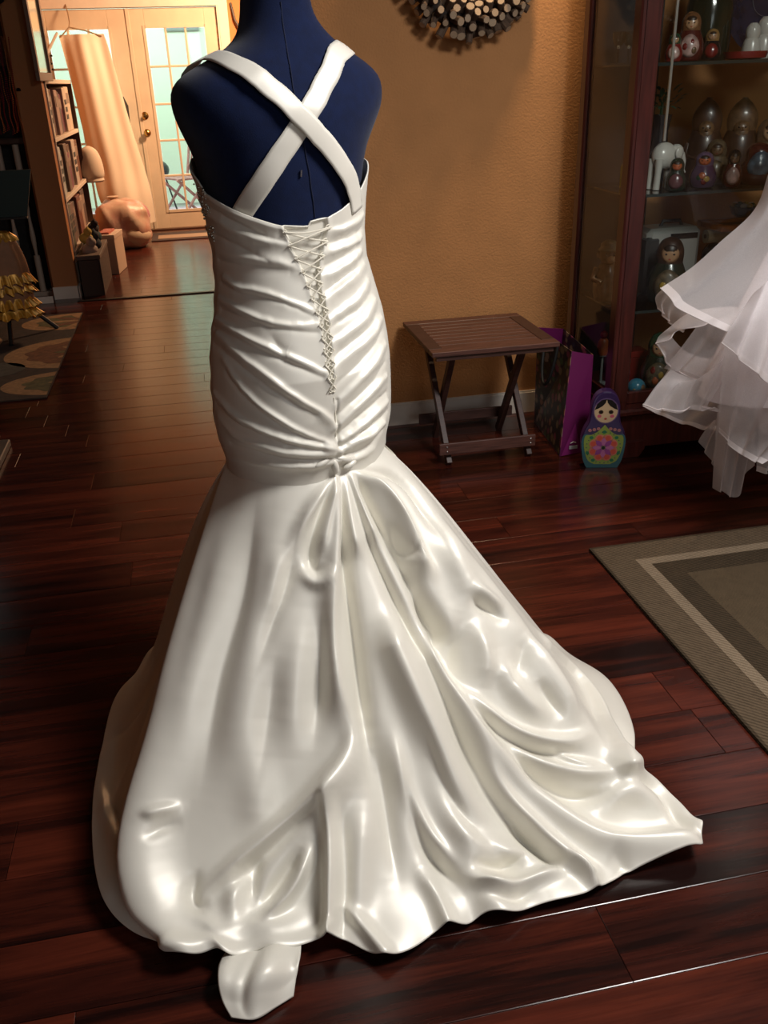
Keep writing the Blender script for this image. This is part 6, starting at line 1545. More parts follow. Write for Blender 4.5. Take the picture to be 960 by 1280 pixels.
MB().ball((0, 0, .062), .034, .028, .060, 16, 10).build('pouch_body', mat('pink_fabric', (.34, .07, .14), .7, var=.2, scale=40), t, True)
MB().lathe([(.012, .112), (.010, .120), (.022, .140), (.018, .142)], 14).build('gathered_top', MATS['pink_fabric'], t, True)
MB().tube([(.012 * math.cos(a), .012 * math.sin(a), .117) for a in np.linspace(0, 2 * PI, 13)], .002, 5).build('drawstring', c_dkred, t)
t = empty('blue_globe', (1.575, 3.02, Z4), 0, 'little blue globe with a brown patch by the front pane', 'globe')
MB().lathe([(.020, 0), (.020, .006), (.010, .010)], 16).build('base', c_white, t, True)
MB().ball((0, 0, .042), .034, .034, .034, 20, 12).build('sphere', glossy('globe_blue', (.04, .22, .34), .25), t, True)
pf = [(.034 * math.sin(a), .042 - .034 * math.cos(a)) for a in np.linspace(.1, 3.0, 14)]
patch_part('land_patch', pf, .028, .060, .05, .75, .002, c_brown2, t)
patch_part('land_patch', pf, .022, .046, -.9, -.45, .002, c_yel, t)
TULLE = [
 ([[(1.554,2.340,1.091),(1.556,2.300,1.106),(1.563,2.260,1.116),(1.590,2.200,1.127),(1.682,2.200,1.131)],[(1.527,2.340,0.988),(1.516,2.280,0.987),(1.541,2.240,0.972),(1.586,2.180,0.957),(1.727,2.200,0.924)],[(1.431,2.330,0.907),(1.436,2.260,0.889),(1.488,2.220,0.858),(1.567,2.150,0.828),(1.745,2.180,0.776)],[(1.347,2.320,0.842),(1.353,2.240,0.819),(1.404,2.180,0.780),(1.505,2.120,0.731),(1.725,2.150,0.650)],[(1.250,2.300,0.797),(1.257,2.220,0.763),(1.320,2.160,0.728),(1.418,2.100,0.683),(1.698,2.120,0.558)]],1,0),
 ([[(1.255,2.310,0.795),(1.306,2.330,0.762),(1.395,2.360,0.719)],[(1.251,2.330,0.767),(1.309,2.360,0.719),(1.391,2.380,0.675)],[(1.268,2.340,0.731),(1.324,2.380,0.680),(1.392,2.420,0.636)]],1,0),
 ([[(1.305,2.340,0.668),(1.352,2.360,0.697),(1.421,2.360,0.715),(1.524,2.340,0.716),(1.642,2.300,0.702)],[(1.260,2.300,0.663),(1.311,2.300,0.693),(1.387,2.290,0.710),(1.490,2.280,0.700),(1.615,2.250,0.669)],[(1.242,2.280,0.644),(1.275,2.240,0.686),(1.352,2.220,0.711),(1.422,2.220,0.697),(1.498,2.220,0.654)]],1,0),
 ([[(1.306,2.330,0.656),(1.358,2.360,0.608),(1.420,2.380,0.571),(1.509,2.360,0.549),(1.592,2.300,0.543)],[(1.274,2.310,0.650),(1.324,2.340,0.590),(1.403,2.350,0.541),(1.504,2.330,0.518),(1.599,2.300,0.503)],[(1.242,2.280,0.647),(1.292,2.300,0.578),(1.392,2.320,0.517),(1.496,2.300,0.488),(1.591,2.280,0.470)]],1,0),
 ([[(1.359,2.280,0.692),(1.402,2.260,0.712),(1.491,2.260,0.695),(1.589,2.250,0.671)],[(1.330,2.300,0.620),(1.394,2.270,0.631),(1.469,2.250,0.635),(1.582,2.240,0.604)],[(1.298,2.320,0.555),(1.358,2.290,0.548),(1.435,2.270,0.518),(1.551,2.260,0.481)]],0,0),
 ([[(1.360,2.360,0.591),(1.454,2.380,0.558),(1.544,2.380,0.570),(1.653,2.360,0.566)],[(1.307,2.360,0.498),(1.416,2.380,0.443),(1.540,2.380,0.417),(1.668,2.360,0.398)],[(1.249,2.330,0.440),(1.366,2.380,0.373),(1.474,2.400,0.327),(1.540,2.400,0.312)]],1,0),
 ([[(1.302,2.300,0.560),(1.363,2.260,0.538),(1.398,2.240,0.569),(1.437,2.220,0.632)],[(1.256,2.290,0.514),(1.309,2.250,0.527),(1.371,2.230,0.546),(1.434,2.220,0.552)],[(1.227,2.290,0.463),(1.283,2.250,0.454),(1.346,2.220,0.463),(1.386,2.220,0.466)],[(1.227,2.290,0.461),(1.282,2.240,0.457),(1.376,2.220,0.467),(1.445,2.220,0.443)]],1,0),
 ([[(1.394,2.100,0.804),(1.414,2.060,0.856),(1.483,2.040,0.875),(1.627,2.050,0.873)],[(1.355,2.090,0.746),(1.386,2.040,0.760),(1.461,2.020,0.738),(1.631,2.030,0.678)],[(1.336,2.100,0.686),(1.373,2.040,0.642),(1.455,2.020,0.579),(1.651,2.030,0.475)]],1,1),
 ([[(1.403,2.200,0.649),(1.462,2.170,0.606),(1.559,2.150,0.543),(1.685,2.150,0.478)],[(1.413,2.200,0.513),(1.463,2.160,0.485),(1.552,2.150,0.444),(1.692,2.150,0.379)],[(1.429,2.200,0.387),(1.448,2.160,0.353),(1.504,2.150,0.315),(1.538,2.150,0.301)]],1,0),
 ([[(1.435,2.240,0.570),(1.490,2.220,0.547),(1.571,2.220,0.515),(1.681,2.220,0.480)],[(1.472,2.240,0.495),(1.532,2.220,0.446),(1.612,2.220,0.400),(1.720,2.220,0.351)],[(1.483,2.220,0.510),(1.520,2.200,0.442),(1.586,2.200,0.360),(1.708,2.200,0.269)]],1,0),
 ([[(1.469,2.300,0.438),(1.500,2.270,0.427),(1.556,2.290,0.400),(1.589,2.270,0.383)],[(1.491,2.310,0.290),(1.514,2.270,0.287),(1.578,2.300,0.268),(1.599,2.270,0.293)],[(1.506,2.310,0.147),(1.524,2.280,0.147),(1.577,2.300,0.117),(1.599,2.270,0.240)]],0,0),
 ([[(1.489,2.340,0.371),(1.539,2.360,0.351),(1.581,2.360,0.341)],[(1.467,2.340,0.334),(1.522,2.360,0.294),(1.571,2.360,0.262)],[(1.453,2.340,0.299),(1.516,2.360,0.218),(1.568,2.360,0.151)]],0,0),
 ([[(1.587,2.280,0.495),(1.633,2.250,0.495),(1.729,2.250,0.476)],[(1.609,2.280,0.367),(1.658,2.250,0.359),(1.759,2.250,0.323)],[(1.631,2.280,0.205),(1.685,2.250,0.211),(1.784,2.250,0.200)]],1,0),
]
# ------------------------------------------------------------------ tulle gown hanging at the right
def sheer(name, col, opacity, rough=.6):
    m = bpy.data.materials.new(name)
    m.use_nodes = True
    nt = m.node_tree
    nt.nodes.clear()
    out = nt.nodes.new('ShaderNodeOutputMaterial')
    mix = nt.nodes.new('ShaderNodeMixShader')
    tr = nt.nodes.new('ShaderNodeBsdfTransparent')
    mix2 = nt.nodes.new('ShaderNodeMixShader')
    mix2.inputs[0].default_value = .35
    df = nt.nodes.new('ShaderNodeBsdfDiffuse')
    df.inputs[0].default_value = (*col, 1)
    tl = nt.nodes.new('ShaderNodeBsdfTranslucent')
    tl.inputs[0].default_value = (*col, 1)
    nt.links.new(df.outputs[0], mix2.inputs[1])
    nt.links.new(tl.outputs[0], mix2.inputs[2])
    # denser where the cloth turns edge-on, with the fine mesh of the net
    lw = nt.nodes.new('ShaderNodeLayerWeight')
    lw.inputs[0].default_value = .35
    tc = nt.nodes.new('ShaderNodeTexCoord')
    n = nt.nodes.new('ShaderNodeTexNoise')
    n.inputs['Scale'].default_value = 420
    nt.links.new(tc.outputs['Object'], n.inputs['Vector'])
    ma = nt.nodes.new('ShaderNodeMath')
    ma.operation = 'MULTIPLY_ADD'
    nt.links.new(lw.outputs['Facing'], ma.inputs[0])
    ma.inputs[1].default_value = .35
    ma.inputs[2].default_value = opacity
    mb = nt.nodes.new('ShaderNodeMath')
    mb.operation = 'MULTIPLY_ADD'
    mb.use_clamp = True
    nt.links.new(n.outputs['Fac'], mb.inputs[0])
    mb.inputs[1].default_value = .16
    nt.links.new(ma.outputs[0], mb.inputs[2])
    nt.links.new(mb.outputs[0], mix.inputs[0])
    nt.links.new(tr.outputs[0], mix.inputs[1])
    nt.links.new(mix2.outputs[0], mix.inputs[2])
    nt.links.new(mix.outputs[0], out.inputs[0])
    return m


M_tulle = sheer('white_tulle', (.84, .79, .80), .36)
M_tulle2 = sheer('white_organza', (.88, .83, .85), .68)
M_horse = sheer('horsehair_trim', (.82, .77, .77), .70)
tg = empty('tulle_gown', (1.62, 2.2, 0.2), 0, 'sheer white tulle gown with stiff-edged ruffles hanging at the right', 'gown')
GOWN_X = 1.80
mirrored = [([[(2 * GOWN_X - x, y_ + .03, z) for x, y_, z in r] for r in rows], trim, op) for rows, trim, op in TULLE]
for rows, trim, op in TULLE + mirrored:
    R = np.array([cat_open(np.array(r), 40) for r in rows])
    Gt = cat_open(R, 36).transpose(1, 0, 2)
    # shallow running flutes
    uu = np.linspace(0, 1, Gt.shape[0])[:, None]
    ww = np.linspace(0, 1, Gt.shape[1])[None]
    Gt[..., 1] += .010 * np.sin(uu * 21 + 2 * ww) * (0.3 + ww)
    o = grid_mesh('ruffle', Gt, M_tulle2 if op else M_tulle)
    local(o, tg)
    if trim:
        e = Gt[:, -1]
        e2 = Gt[:, -4]
        band = np.stack([Gt[:, -1], .5 * (Gt[:, -1] + Gt[:, -3]), Gt[:, -3]], 1).copy()
        band[..., 1] -= .0015
        sub(grid_mesh('horsehair_edge', band, M_horse), o)
        sub(MB().tube(e, .0016, 6).build('edge_cord', M_horse, None, True), o)
# upper gown, outside the frame: satin bodice on a padded hanger hooked to the ceiling
bx_, by_ = GOWN_X, 2.26
pf = cat_open(np.array([(.135, 1.13), (.112, 1.20), (.118, 1.30), (.145, 1.40), (.15, 1.46), (.145, 1.50)]), 20)
local(MB().lathe([tuple(p) for p in pf], 28, (bx_, by_, 0), 1, .62).build('upper_bodice', M_satin, None, True), tg)
pf = cat_open(np.array([(.40, .47), (.34, .64), (.25, .86), (.17, 1.03), (.125, 1.15)]), 16)
sk = MB().lathe([tuple(p) for p in pf], 40, (bx_, by_ + .02, 0), 1, .45)
local(sk.build('underskirt', M_tulle2, None, True), tg)
local(MB().tube([(bx_ - .16, by_, 1.50), (bx_, by_, 1.58), (bx_ + .16, by_, 1.50)], .012, 8).tube([(bx_, by_, 1.58), (bx_, by_, 2.499)], .003, 6).build('hanger', M_white, None, True), tg)
# ------------------------------------------------------------------ glazed doors
M_door = mat('door_paint_cream', (0.66, 0.55, 0.42), 0.45, var=.04, scale=8)
M_brass = mat('brass', (0.55, 0.36, 0.12), 0.25, metal=1.0)
M_pane = glass_material('door_pane', (.90, .97, .94), 1.0)


def glazed_door(name, x0, x1, gx0, gx1, knob):
    d = empty(name, ((x0 + x1) / 2, 9.94, 0))
    tag(d, kind='structure')
    gz0, gz1 = .189, 1.848
    y0, y1 = 9.918, 9.962
    local(MB().box(x0, gx0, y0, y1, .012, 2.012, ch=.003).build('stile', M_door), d)
    local(MB().box(gx1, x1, y0, y1, .012, 2.012, ch=.003).build('stile', M_door), d)
    local(MB().box(gx0, gx1, y0, y1, .012, gz0, ch=.003).build('bottom_rail', M_door), d)
    local(MB().box(gx0, gx1, y0, y1, gz1, 2.012, ch=.003).build('top_rail', M_door), d)
    b = MB()
    for (a, c) in ((gx0 - .022, gx0 + .004), (gx1 - .004, gx1 + .022)):
        b.box(a, c, y0 - .007, y0, gz0 - .022, gz1 + .022)
    b.box(gx0, gx1, y0 - .007, y0, gz0 - .022, gz0 + .004).box(gx0, gx1, y0 - .007, y0, gz1 - .004, gz1 + .022)
    local(b.build('glazing_bead', M_door), d)
    cw, rh = (gx1 - gx0) / 3, (gz1 - gz0) / 5
    for i in (1, 2):
        local(MB().box(gx0 + i * cw - .010, gx0 + i * cw + .010, y0 + .002, y1 - .002, gz0, gz1, ch=.003).build('muntin', M_door), d)
    for j in (1, 2, 3, 4):
        local(MB().box(gx0, gx1, y0 + .004, y1 - .004, gz0 + j * rh - .010, gz0 + j * rh + .010, ch=.003).build('muntin', M_door), d)
    for i in range(3):
        for j in range(5):
            local(MB().box(gx0 + i * cw + .01, gx0 + (i + 1) * cw - .01, 9.938, 9.942, gz0 + j * rh + .01, gz0 + (j + 1) * rh - .01).build('pane', M_pane), d)
    if knob:
        for z, big in ((1.086, 0), (.930, 1)):
            k = MB()
            prof = [(.036, 0), (.036, .006), (.016, .012), (.013, .03)] + ([(.028, .042), (.032, .056), (.022, .068), (.002, .07)] if big else [(.018, .034), (.018, .044), (.002, .046)])
            k.lathe(prof, 20)
            k.v = [(p[0] - .372, y0 - p[2], p[1] + z) for p in k.v]
            local(k.build('door_knob' if big else 'deadbolt', M_brass, None, True), d)
        for z in (.25, 1.0, 1.80):
            local(MB().tube([(x1 - .002, y0 - .006, z - .045), (x1 - .002, y0 - .006, z + .045)], .006, 8).build('hinge', M_brass), d)
    return d


glazed_door('door_1', -.410, .424, -.262, .301, True)
glazed_door('door_2', -1.224, -.416, -1.159, -.600, False)
local(MB().box(-.43, -.395, 9.908, 9.918, .012, 2.012, ch=.003).build('astragal', M_door), bpy.data.objects['door_2'])
tag(MB().box(-1.24, .44, 9.86, 10.02, 0, .016, ch=.004).build('trim_3', mat('threshold_wood', (.10, .05, .03), .4)), kind='structure')

# porch beyond the doors
porch = tag(MB().box(-3, 3, 10.0, 12.5, -.12, -.06).build('floor_porch', mat('porch_boards_grey', (.58, .46, .53), .6, var=.1, scale=4)), kind='structure')
sid = tag(MB().box(-3, 3, 12.35, 12.45, -.06, 3.2).build('wall_porch', mat('siding_backing', (.5, .6, .52), .7)), kind='structure')
M_sid = mat('siding_pale_green', (.62, .78, .62), .6)
for k in range(15):
    z0 = -.02 + k * .195
    v = [(-3, 12.35, z0), (3, 12.35, z0), (3, 12.338, z0), (-3, 12.338, z0), (-3, 12.335, z0 + .198), (3, 12.335, z0 + .198), (3, 12.35, z0 + .198), (-3, 12.35, z0 + .198)]
    mesh_obj('siding_board', v, [(0, 1, 2, 3), (3, 2, 5, 4), (4, 5, 6, 7), (0, 3, 4, 7), (1, 6, 5, 2)], M_sid, sid)
MB().box(-.1, .30, 12.30, 12.322, 1.93, 1.99).build('vent_strip', mat('vent_grey', (.22, .27, .25), .6), sid)

M_ch = mat('weathered_chair_wood', (.42, .22, .20), .6, var=.2, scale=15)
M_chd = mat('weathered_chair_dark', (.12, .07, .06), .6)


def porch_chair(pos, rz, label):
    t = empty('folding_chair', pos, rz, label, 'chair', 'folding chairs on the porch')
    for s in (-.22, .22):
        MB().tube([(s, -.26, 0), (s, .16, .48), (s, .24, .86)], .017, 6).build('leg', M_ch, t)
        MB().tube([(s * .9, .30, 0), (s * .9, -.22, .46)], .017, 6).build('leg', M_ch, t)
    for k in range(6):
        y_ = -.20 + k * .068
        MB().box(-.22, .22, y_, y_ + .05, .45, .468).build('seat_slat', M_ch, t)
    for z in (.52, .84):
        MB().box(-.23, .23, .17 + (z - .5) * .22, .19 + (z - .5) * .22, z, z + .055).build('back_rail', M_ch, t)
    for k in range(7):
        x = -.17 + k * .055
        MB().tube([(x, .185, .56), (x, .255, .85)], .012, 4).build('back_slat', M_ch, t)
    return t


porch_chair((-.06, 11.05, -.06), math.radians(-60), 'pinkish wooden folding chair on the porch nearest the glass door')
porch_chair((-.75, 11.2, -.06), math.radians(70), 'pinkish wooden folding chair further left on the porch')
t = empty('black_grill', (-.40, 11.75, -.06), 0, 'small black kettle grill with red handle on the porch', 'grill')
MB().ball((0, 0, .50), .16, .16, .12, 18, 10).build('kettle', mat('grill_black', (.02, .02, .022), .3), t, True)
for k in range(3):
    a = 2 * PI * k / 3
    MB().tube([(.10 * math.cos(a), .10 * math.sin(a), .42), (.2 * math.cos(a), .2 * math.sin(a), 0)], .010, 6).build('leg', MATS['grill_black'], t)
MB().tube([(-.06, -.10, .62), (0, -.12, .66), (.06, -.10, .62)], .012, 6).build('handle', mat('grill_red', (.5, .03, .03), .4), t, True)

# doormat
t = empty('doormat', (-.08, 9.38, 0), 0, 'dark doormat with a pale stripe in front of the glass door', 'mat')
MB().box(-.36, .36, -.25, .25, .001, .010, ch=.003).build('pile', mat('mat_dark', (.05, .03, .025), .95), t)
MB().box(-.30, .30, -.16, .06, .008, .0125).build('stripe', mat('mat_stripe', (.30, .20, .13), .9), t)

# ------------------------------------------------------------------ cream gown hanging on the left door
hg = empty('hanging_gown', (-.78, 9.72, .1), 0, 'long cream gown hanging on the left glass door', 'gown')
rows = []
prof_g = [(-1.045, -.640, 1.80, 9.77), (-1.03, -.615, 1.70, 9.74), (-.995, -.565, 1.40, 9.70), (-.96, -.505, 1.00, 9.67), (-.925, -.44, .65, 9.64), (-.905, -.402, .38, 9.60), (-.82, -.395, .13, 9.60)]
nu_, nv_ = 120, 60
P = cat_open(np.array(prof_g), nv_)
Gf = np.zeros((nu_, nv_, 3))
for i, s in enumerate(np.linspace(0, 1, nu_)):
    for side in (0,):
        w_ = np.linspace(0, 1, nv_)
        x = P[:, 0] + (P[:, 1] - P[:, 0]) * s
        pleat = .016 * np.sin(s * 9 + 1.6 * np.sin(w_ * 3)) * (1.1 - .6 * w_) + .004 * np.sin(s * 23 + 4 * w_)
        Gf[i, :, 0] = x
        Gf[i, :, 1] = P[:, 3] - .085 * math.sin(PI * s) * (.4 + .7 * w_) + pleat
        Gf[i, :, 2] = P[:, 2] - .012 * np.sin(s * 9) * w_
M_cream = mat('cream_gown_satin', (.78, .69, .56), .55, sheen=.1)
gf = local(grid_mesh('gown_front', Gf, M_cream), hg)
Gb = Gf.copy()
Gb[..., 1] = 9.80 + .02 * np.sin(np.linspace(0, 14, nu_))[:, None] * np.linspace(0, 1, nv_)[None] - .02
Gb[0] = Gf[0]
Gb[-1] = Gf[-1]
local(grid_mesh('gown_back', Gb, M_cream), hg)
local(MB().tube([(-1.03, 9.76, 1.78), (-.94, 9.77, 1.86), (-.93, 9.79, 1.90), (-.935, 9.83, 1.98), (-.95, 9.876, 2.05)], .006, 6)
      .tube([(-.94, 9.77, 1.86), (-.80, 9.77, 1.83), (-.66, 9.76, 1.78)], .006, 6).build('hanger', mat('hanger_tan', (.35, .24, .14), .5), None, True), hg)
sp = [(-1.05 - .02 * k + .0 * k, 9.76 - .002 * k, 1.82 - .028 * k) for k in range(8)]
local(MB().tube(sp, [.010, .014, .013, .012, .014, .012, .018, .01], 7).build('sequin_strap', mat('sequin_white', (.75, .78, .74), .25, metal=.3), None, True), hg)
local(MB().tube([(-.56, 9.75, 1.26), (-.535, 9.73, 1.18), (-.53, 9.74, 1.05), (-.525, 9.73, .95)], [.02, .028, .018, .01], 8).build('black_sash', mat('black_sash_cloth', (.012, .01, .01), .7), None, True), hg)

# small bag on a strap by the door frame
t = empty('shoulder_bag', (.62, 9.86, 1.74), 0, 'small rust leather bag hanging by a strap beside the door', 'bag')
MB().tube([(-.055, .03, .30), (-.03, 0, .16), (.02, -.01, .06), (.03, -.01, 0)], .011, 6).build('strap', mat('dark_leather', (.04, .02, .012), .5), t, True)
MB().ball((0, -.02, -.04), .06, .035, .075, 16, 10).build('pouch', mat('rust_leather', (.28, .08, .02), .5), t, True)
MB().box(.07, .20, .0, .035, -.3, .42).build('cream_panel', mat('cream_panel', (.5, .4, .3), .6), t)

# ------------------------------------------------------------------ white shelf unit behind the wall wing
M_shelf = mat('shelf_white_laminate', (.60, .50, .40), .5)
SX0, SX1, SY0, SY1 = -1.046, -.872, 6.87, 8.46
su = empty('shelf_unit', ((SX0 + SX1) / 2, (SY0 + SY1) / 2, 0), 0, 'white open shelf unit packed with binders behind the wall end', 'shelf')
for z, nm in ((1.385, 'top_board'), (1.022, 'shelf_board'), (.630, 'shelf_board'), (.272, 'shelf_board'), (.02, 'bottom_board')):
    local(MB().box(SX0, SX1, SY0, SY1, z, z + .028, ch=.002).build(nm, M_shelf), su)
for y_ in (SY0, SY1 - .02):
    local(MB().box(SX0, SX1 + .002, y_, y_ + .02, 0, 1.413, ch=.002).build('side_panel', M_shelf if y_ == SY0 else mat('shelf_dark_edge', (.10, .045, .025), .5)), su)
local(MB().box(SX0, SX0 + .01, SY0, SY1, 0, 1.40).build('back_panel', mat('shelf_back', (.12, .07, .05), .7)), su)
bind = [  # (y0, thickness, height fraction, colour, name, label words)
    (1.050, [(.10, .95, (.42, .50, .42), 'pale green binder'), (.09, .92, (.50, .42, .34), 'cream binder'), (.13, .90, (.10, .045, .03), 'brown binder'), (.12, .88, (.33, .20, .16), 'dusty rose binder'), (.12, .85, (.07, .03, .02), 'dark brown binder'), (.13, .80, (.11, .012, .03), 'wine red binder'), (.16, .92, (.46, .36, .28), 'beige binder'), (.2, .94, (.50, .40, .30), 'wide tan binder')]),
    (.658, [(.12, .92, (.30, .36, .36), 'grey blue binder'), (.12, .88, (.42, .42, .40), 'pale grey binder'), (.10, .80, (.035, .04, .025), 'dark olive binder'), (.13, .90, (.14, .08, .05), 'brown cardboard file'), (.12, .7, (.16, .01, .04), 'crimson file'), (.13, .84, (.10, .05, .03), 'chestnut file'), (.16, .9, (.40, .32, .26), 'sand binder'), (.2, .86, (.12, .05, .03), 'russet file')]),
    (.300, [(.14, .92, (.12, .11, .08), 'khaki binder'), (.12, .86, (.16, .09, .07), 'mauve brown file'), (.10, .82, (.09, .06, .05), 'umber file'), (.13, .9, (.12, .03, .015), 'red brown binder'), (.12, .8, (.30, .2, .15), 'pinkish file'), (.14, .88, (.07, .04, .03), 'black brown binder')]),
    (.048, [(.14, .85, (.34, .40, .40), 'pale blue magazine'), (.12, .80, (.10, .06, .045), 'dark brown magazine'), (.12, .84, (.14, .09, .07), 'grey brown magazine'), (.12, .8, (.10, .06, .04), 'umber magazine'), (.12, .82, (.15, .09, .07), 'taupe magazine'), (.12, .8, (.09, .05, .04), 'sepia magazine')])]
zt_ = {1.050: .335, .658: .364, .300: .33, .048: .224}
ords = {1.050: 'top', .658: 'second', .300: 'third', .048: 'bottom'}
M_lab = mat('binder_label', (.025, .022, .02), .6)
for z, items in bind:
    y_ = SY0 + .03
    sc_ = (SY1 - SY0 - .10) / sum(q[0] + .004 for q in items)
    for k, (w_, hf, c, lb) in enumerate(items):
        w_ *= sc_
        if y_ + w_ > SY1 - .03:
            break
        hh = zt_[z] * hf
        tt = empty('binder', (-.982, y_ + w_ / 2, z), 0, '%s standing on the %s shelf' % (lb, ords[z]), 'binder', 'binders in the white shelf unit')
        mt = mat('binder_' + lb.replace(' ', '_'), c, .55, var=.1, scale=20)
        MB().box(-.048, .095 - .01 * (k % 3), -w_ / 2 + .003, w_ / 2 - .003, 0, hh, ch=.004).build('cover', mt, tt)
        if k in (0, 1, 6) or z == .048:
            for q in range(3):
                MB().box(.086 - .01 * (k % 3), .0975 - .01 * (k % 3), -w_ * .28, w_ * .28, hh * (.28 + .17 * q), hh * (.28 + .17 * q) + .034).build('label', M_lab, tt)
        else:
            MB().box(.086 - .01 * (k % 3), .0975 - .01 * (k % 3), -w_ * .3, w_ * .3, hh * .62, hh * .86).build('label', mat('binder_label_tan', (.22, .15, .11), .6), tt)
        y_ += w_ + .004
# dried flowers on top of the shelves
t = empty('dried_bouquet', (-1.00, 7.55, 1.413), 0, 'dark dried bouquet lying on top of the shelf unit', 'bouquet')
rb = random.Random(8)
MB().ball((0, -.12, .05), .12, .22, .07, 14, 8).build('clump', mat('dried_dark', (.014, .010, .009), .9, bump=.8, bump_scale=60), t, True)
for k in range(46):
    a, e = rb.uniform(-1.4, 1.4), rb.uniform(.1, 1.2)
    L = rb.uniform(.06, .15)
    p0 = (rb.uniform(-.08, .08), rb.uniform(-.28, .18), .05)
    p1 = (p0[0] + .05 * math.sin(a), p0[1] + L * math.cos(a), .05 + L * math.sin(e))
    MB().tube([p0, p1], [.004, .002], 4).ball(p1, .010, .010, .008, 6, 4).build('dried_stem', mat('dried_brown', (.04, .022, .014), .9), t)

# framed mirror on the short return above the shelves
tag(MB().box(-1.045, -.88, 6.86, 7.12, 1.425, 2.5).build('wall_return', M_wall2), kind='structure')
t = empty('framed_mirror', (-.872, 6.835, 1.40), math.radians(-2.5), 'narrow framed mirror above the shelf unit reflecting the pale doors', 'mirror')
fr_m = mat('mirror_frame_greybrown', (.22, .14, .10), .5)
for (a, b_, c, d) in ((-.245, .245, 0, .05), (-.245, .245, .72, .76), (-.245, -.195, .05, .72), (.195, .245, .05, .72)):
    MB().box(-.003, .022, a, b_, c, d, ch=.003).build('frame_bar', fr_m, t)
MB().box(-.003, .010, -.195, .195, .05, .72).build('mirror_glass', mat('mirror_silver', (.62, .66, .58), .12, metal=.9), t)

# dark notice board on the wall end
t = empty('wall_cabinet', (-1.005, 6.60, 1.345), 0, 'dark brown wall cabinet with round knobs on the wall end', 'cabinet')
MB().box(-.25, .122, -.015, .15, 0, .80, ch=.004).build('panel', mat('board_brown', (.040, .018, .011), .8, var=.2, scale=12), t)
for (x, z) in ((.03, .02), (.085, .0), (-.02, .19), (.045, .17), (-.06, .33), (.06, .36), (.0, .44), (.08, .52), (-.08, .5)):
    MB().lathe([(.013, 0), (.016, .008), (.010, .018), (.002, .02)], 12).build('knob', mat('knob_black', (.01, .006, .005), .4), t, True)
    k = t.children[-1]
    k.rotation_euler = (PI / 2, 0, 0)
    k.location = (x, -.014, z + .02)
pr_ = MB()
rk = random.Random(4)
for k in range(14):
    a, e = rk.uniform(0, 6.28), rk.uniform(-.5, .8)
    pr_.tube([(-.03, -.03, .58), (-.03 + .09 * math.cos(a), -.05 - .03 * abs(e), .58 + .10 * math.sin(a))], [.010, .016], 5)
pr_.build('black_bow', mat('bow_black', (.008, .006, .006), .7), t, True)

# bead necklaces hanging beside it
M_bd = [mat('bead_garnet', (.30, .02, .03), .15, metal=.5), mat('bead_bronze', (.75, .34, .14), .2, metal=.8), mat('bead_plum', (.22, .03, .07), .15, metal=.5)]
words = ['outermost', 'second', 'third', 'fourth', 'fifth', 'innermost']
bead_me = {}
for k in range(6):
    x = -1.060 - .028 * k
    zb, zt2 = 1.12 - .012 * (k % 3), 1.66
    t = empty('bead_necklace', (x, 6.64 - .012 * (k % 2), zb), 0, '%s strand of dark red and bronze beads hanging left of the wall end' % words[k], 'necklace', 'bead strands left of the wall end')
    n = 46
    b0, b1 = MB(), MB()
    for q in range(n):
        zz_ = q * (zt2 - zb) / n
        s = .010 * (1 - q / n)
        b0.ball((.005 * math.sin(q * .5) * (1 - q / n) - .05 * (1 - q / n) * (1 if k == 0 else .6) + .05, 0, zz_), .0045, n=6, m=4)
        b1.ball((.010 + .005 * math.sin(q * .5 + 1) * (1 - q / n) + .02 * (1 - q / n), -.012, zz_ + .006), .0040, n=6, m=4)
    b0.build('bead_row', M_bd[k % 3], t, True)
    b1.build('bead_row', M_bd[1 if k % 2 == 0 else 0], t, True)

# ------------------------------------------------------------------ stair railing with white balusters
sr = empty('stair_railing', (-1.6, 6.95, 0), 0, 'stair railing with white turned balusters left of the wall end', 'railing')
M_bal = mat('baluster_white', (.42, .34, .27), .5)
bal = cat_open(np.array([(.020, 0), (.022, .02), (.022, .26), (.018, .27), (.010, .285), (.016, .36), (.018, .42), (.012, .50), (.010, .56), (.014, .60), (.011, .70), (.010, .80), (.019, .83), (.022, .84), (.022, 1.02)]), 44)
bme = MB().lathe([tuple(p) for p in bal], 10).build('baluster', M_bal, None, True)
bme.location = (-1.150, 6.95, 0)
local(bme, sr)
bme.location = (-1.150, 6.95, 0)
for k in range(1, 8):
    o = bme.copy()
    COL.objects.link(o)
    o.location = (-1.150 - .115 * k, 6.95, 0)
local(MB().box(-2.2, -1.06, 6.92, 6.98, 1.02, 1.06, ch=.008).build('handrail', mat('rail_dark_wood', (.05, .022, .014), .4)), sr)
local(MB().box(-2.2, -1.06, 6.90, 7.0, 0, .03).build('base_rail', M_bal), sr)
t = tag(MB().box(-2.2, -1.06, 7.04, 7.055, .02, 1.5).build('dark_curtain', mat('dark_curtain_cloth', (.012, .011, .010), .9, var=.4, scale=30, bump=.5, bump_scale=40)), 'dark curtain hanging behind the white balusters', 'curtain')

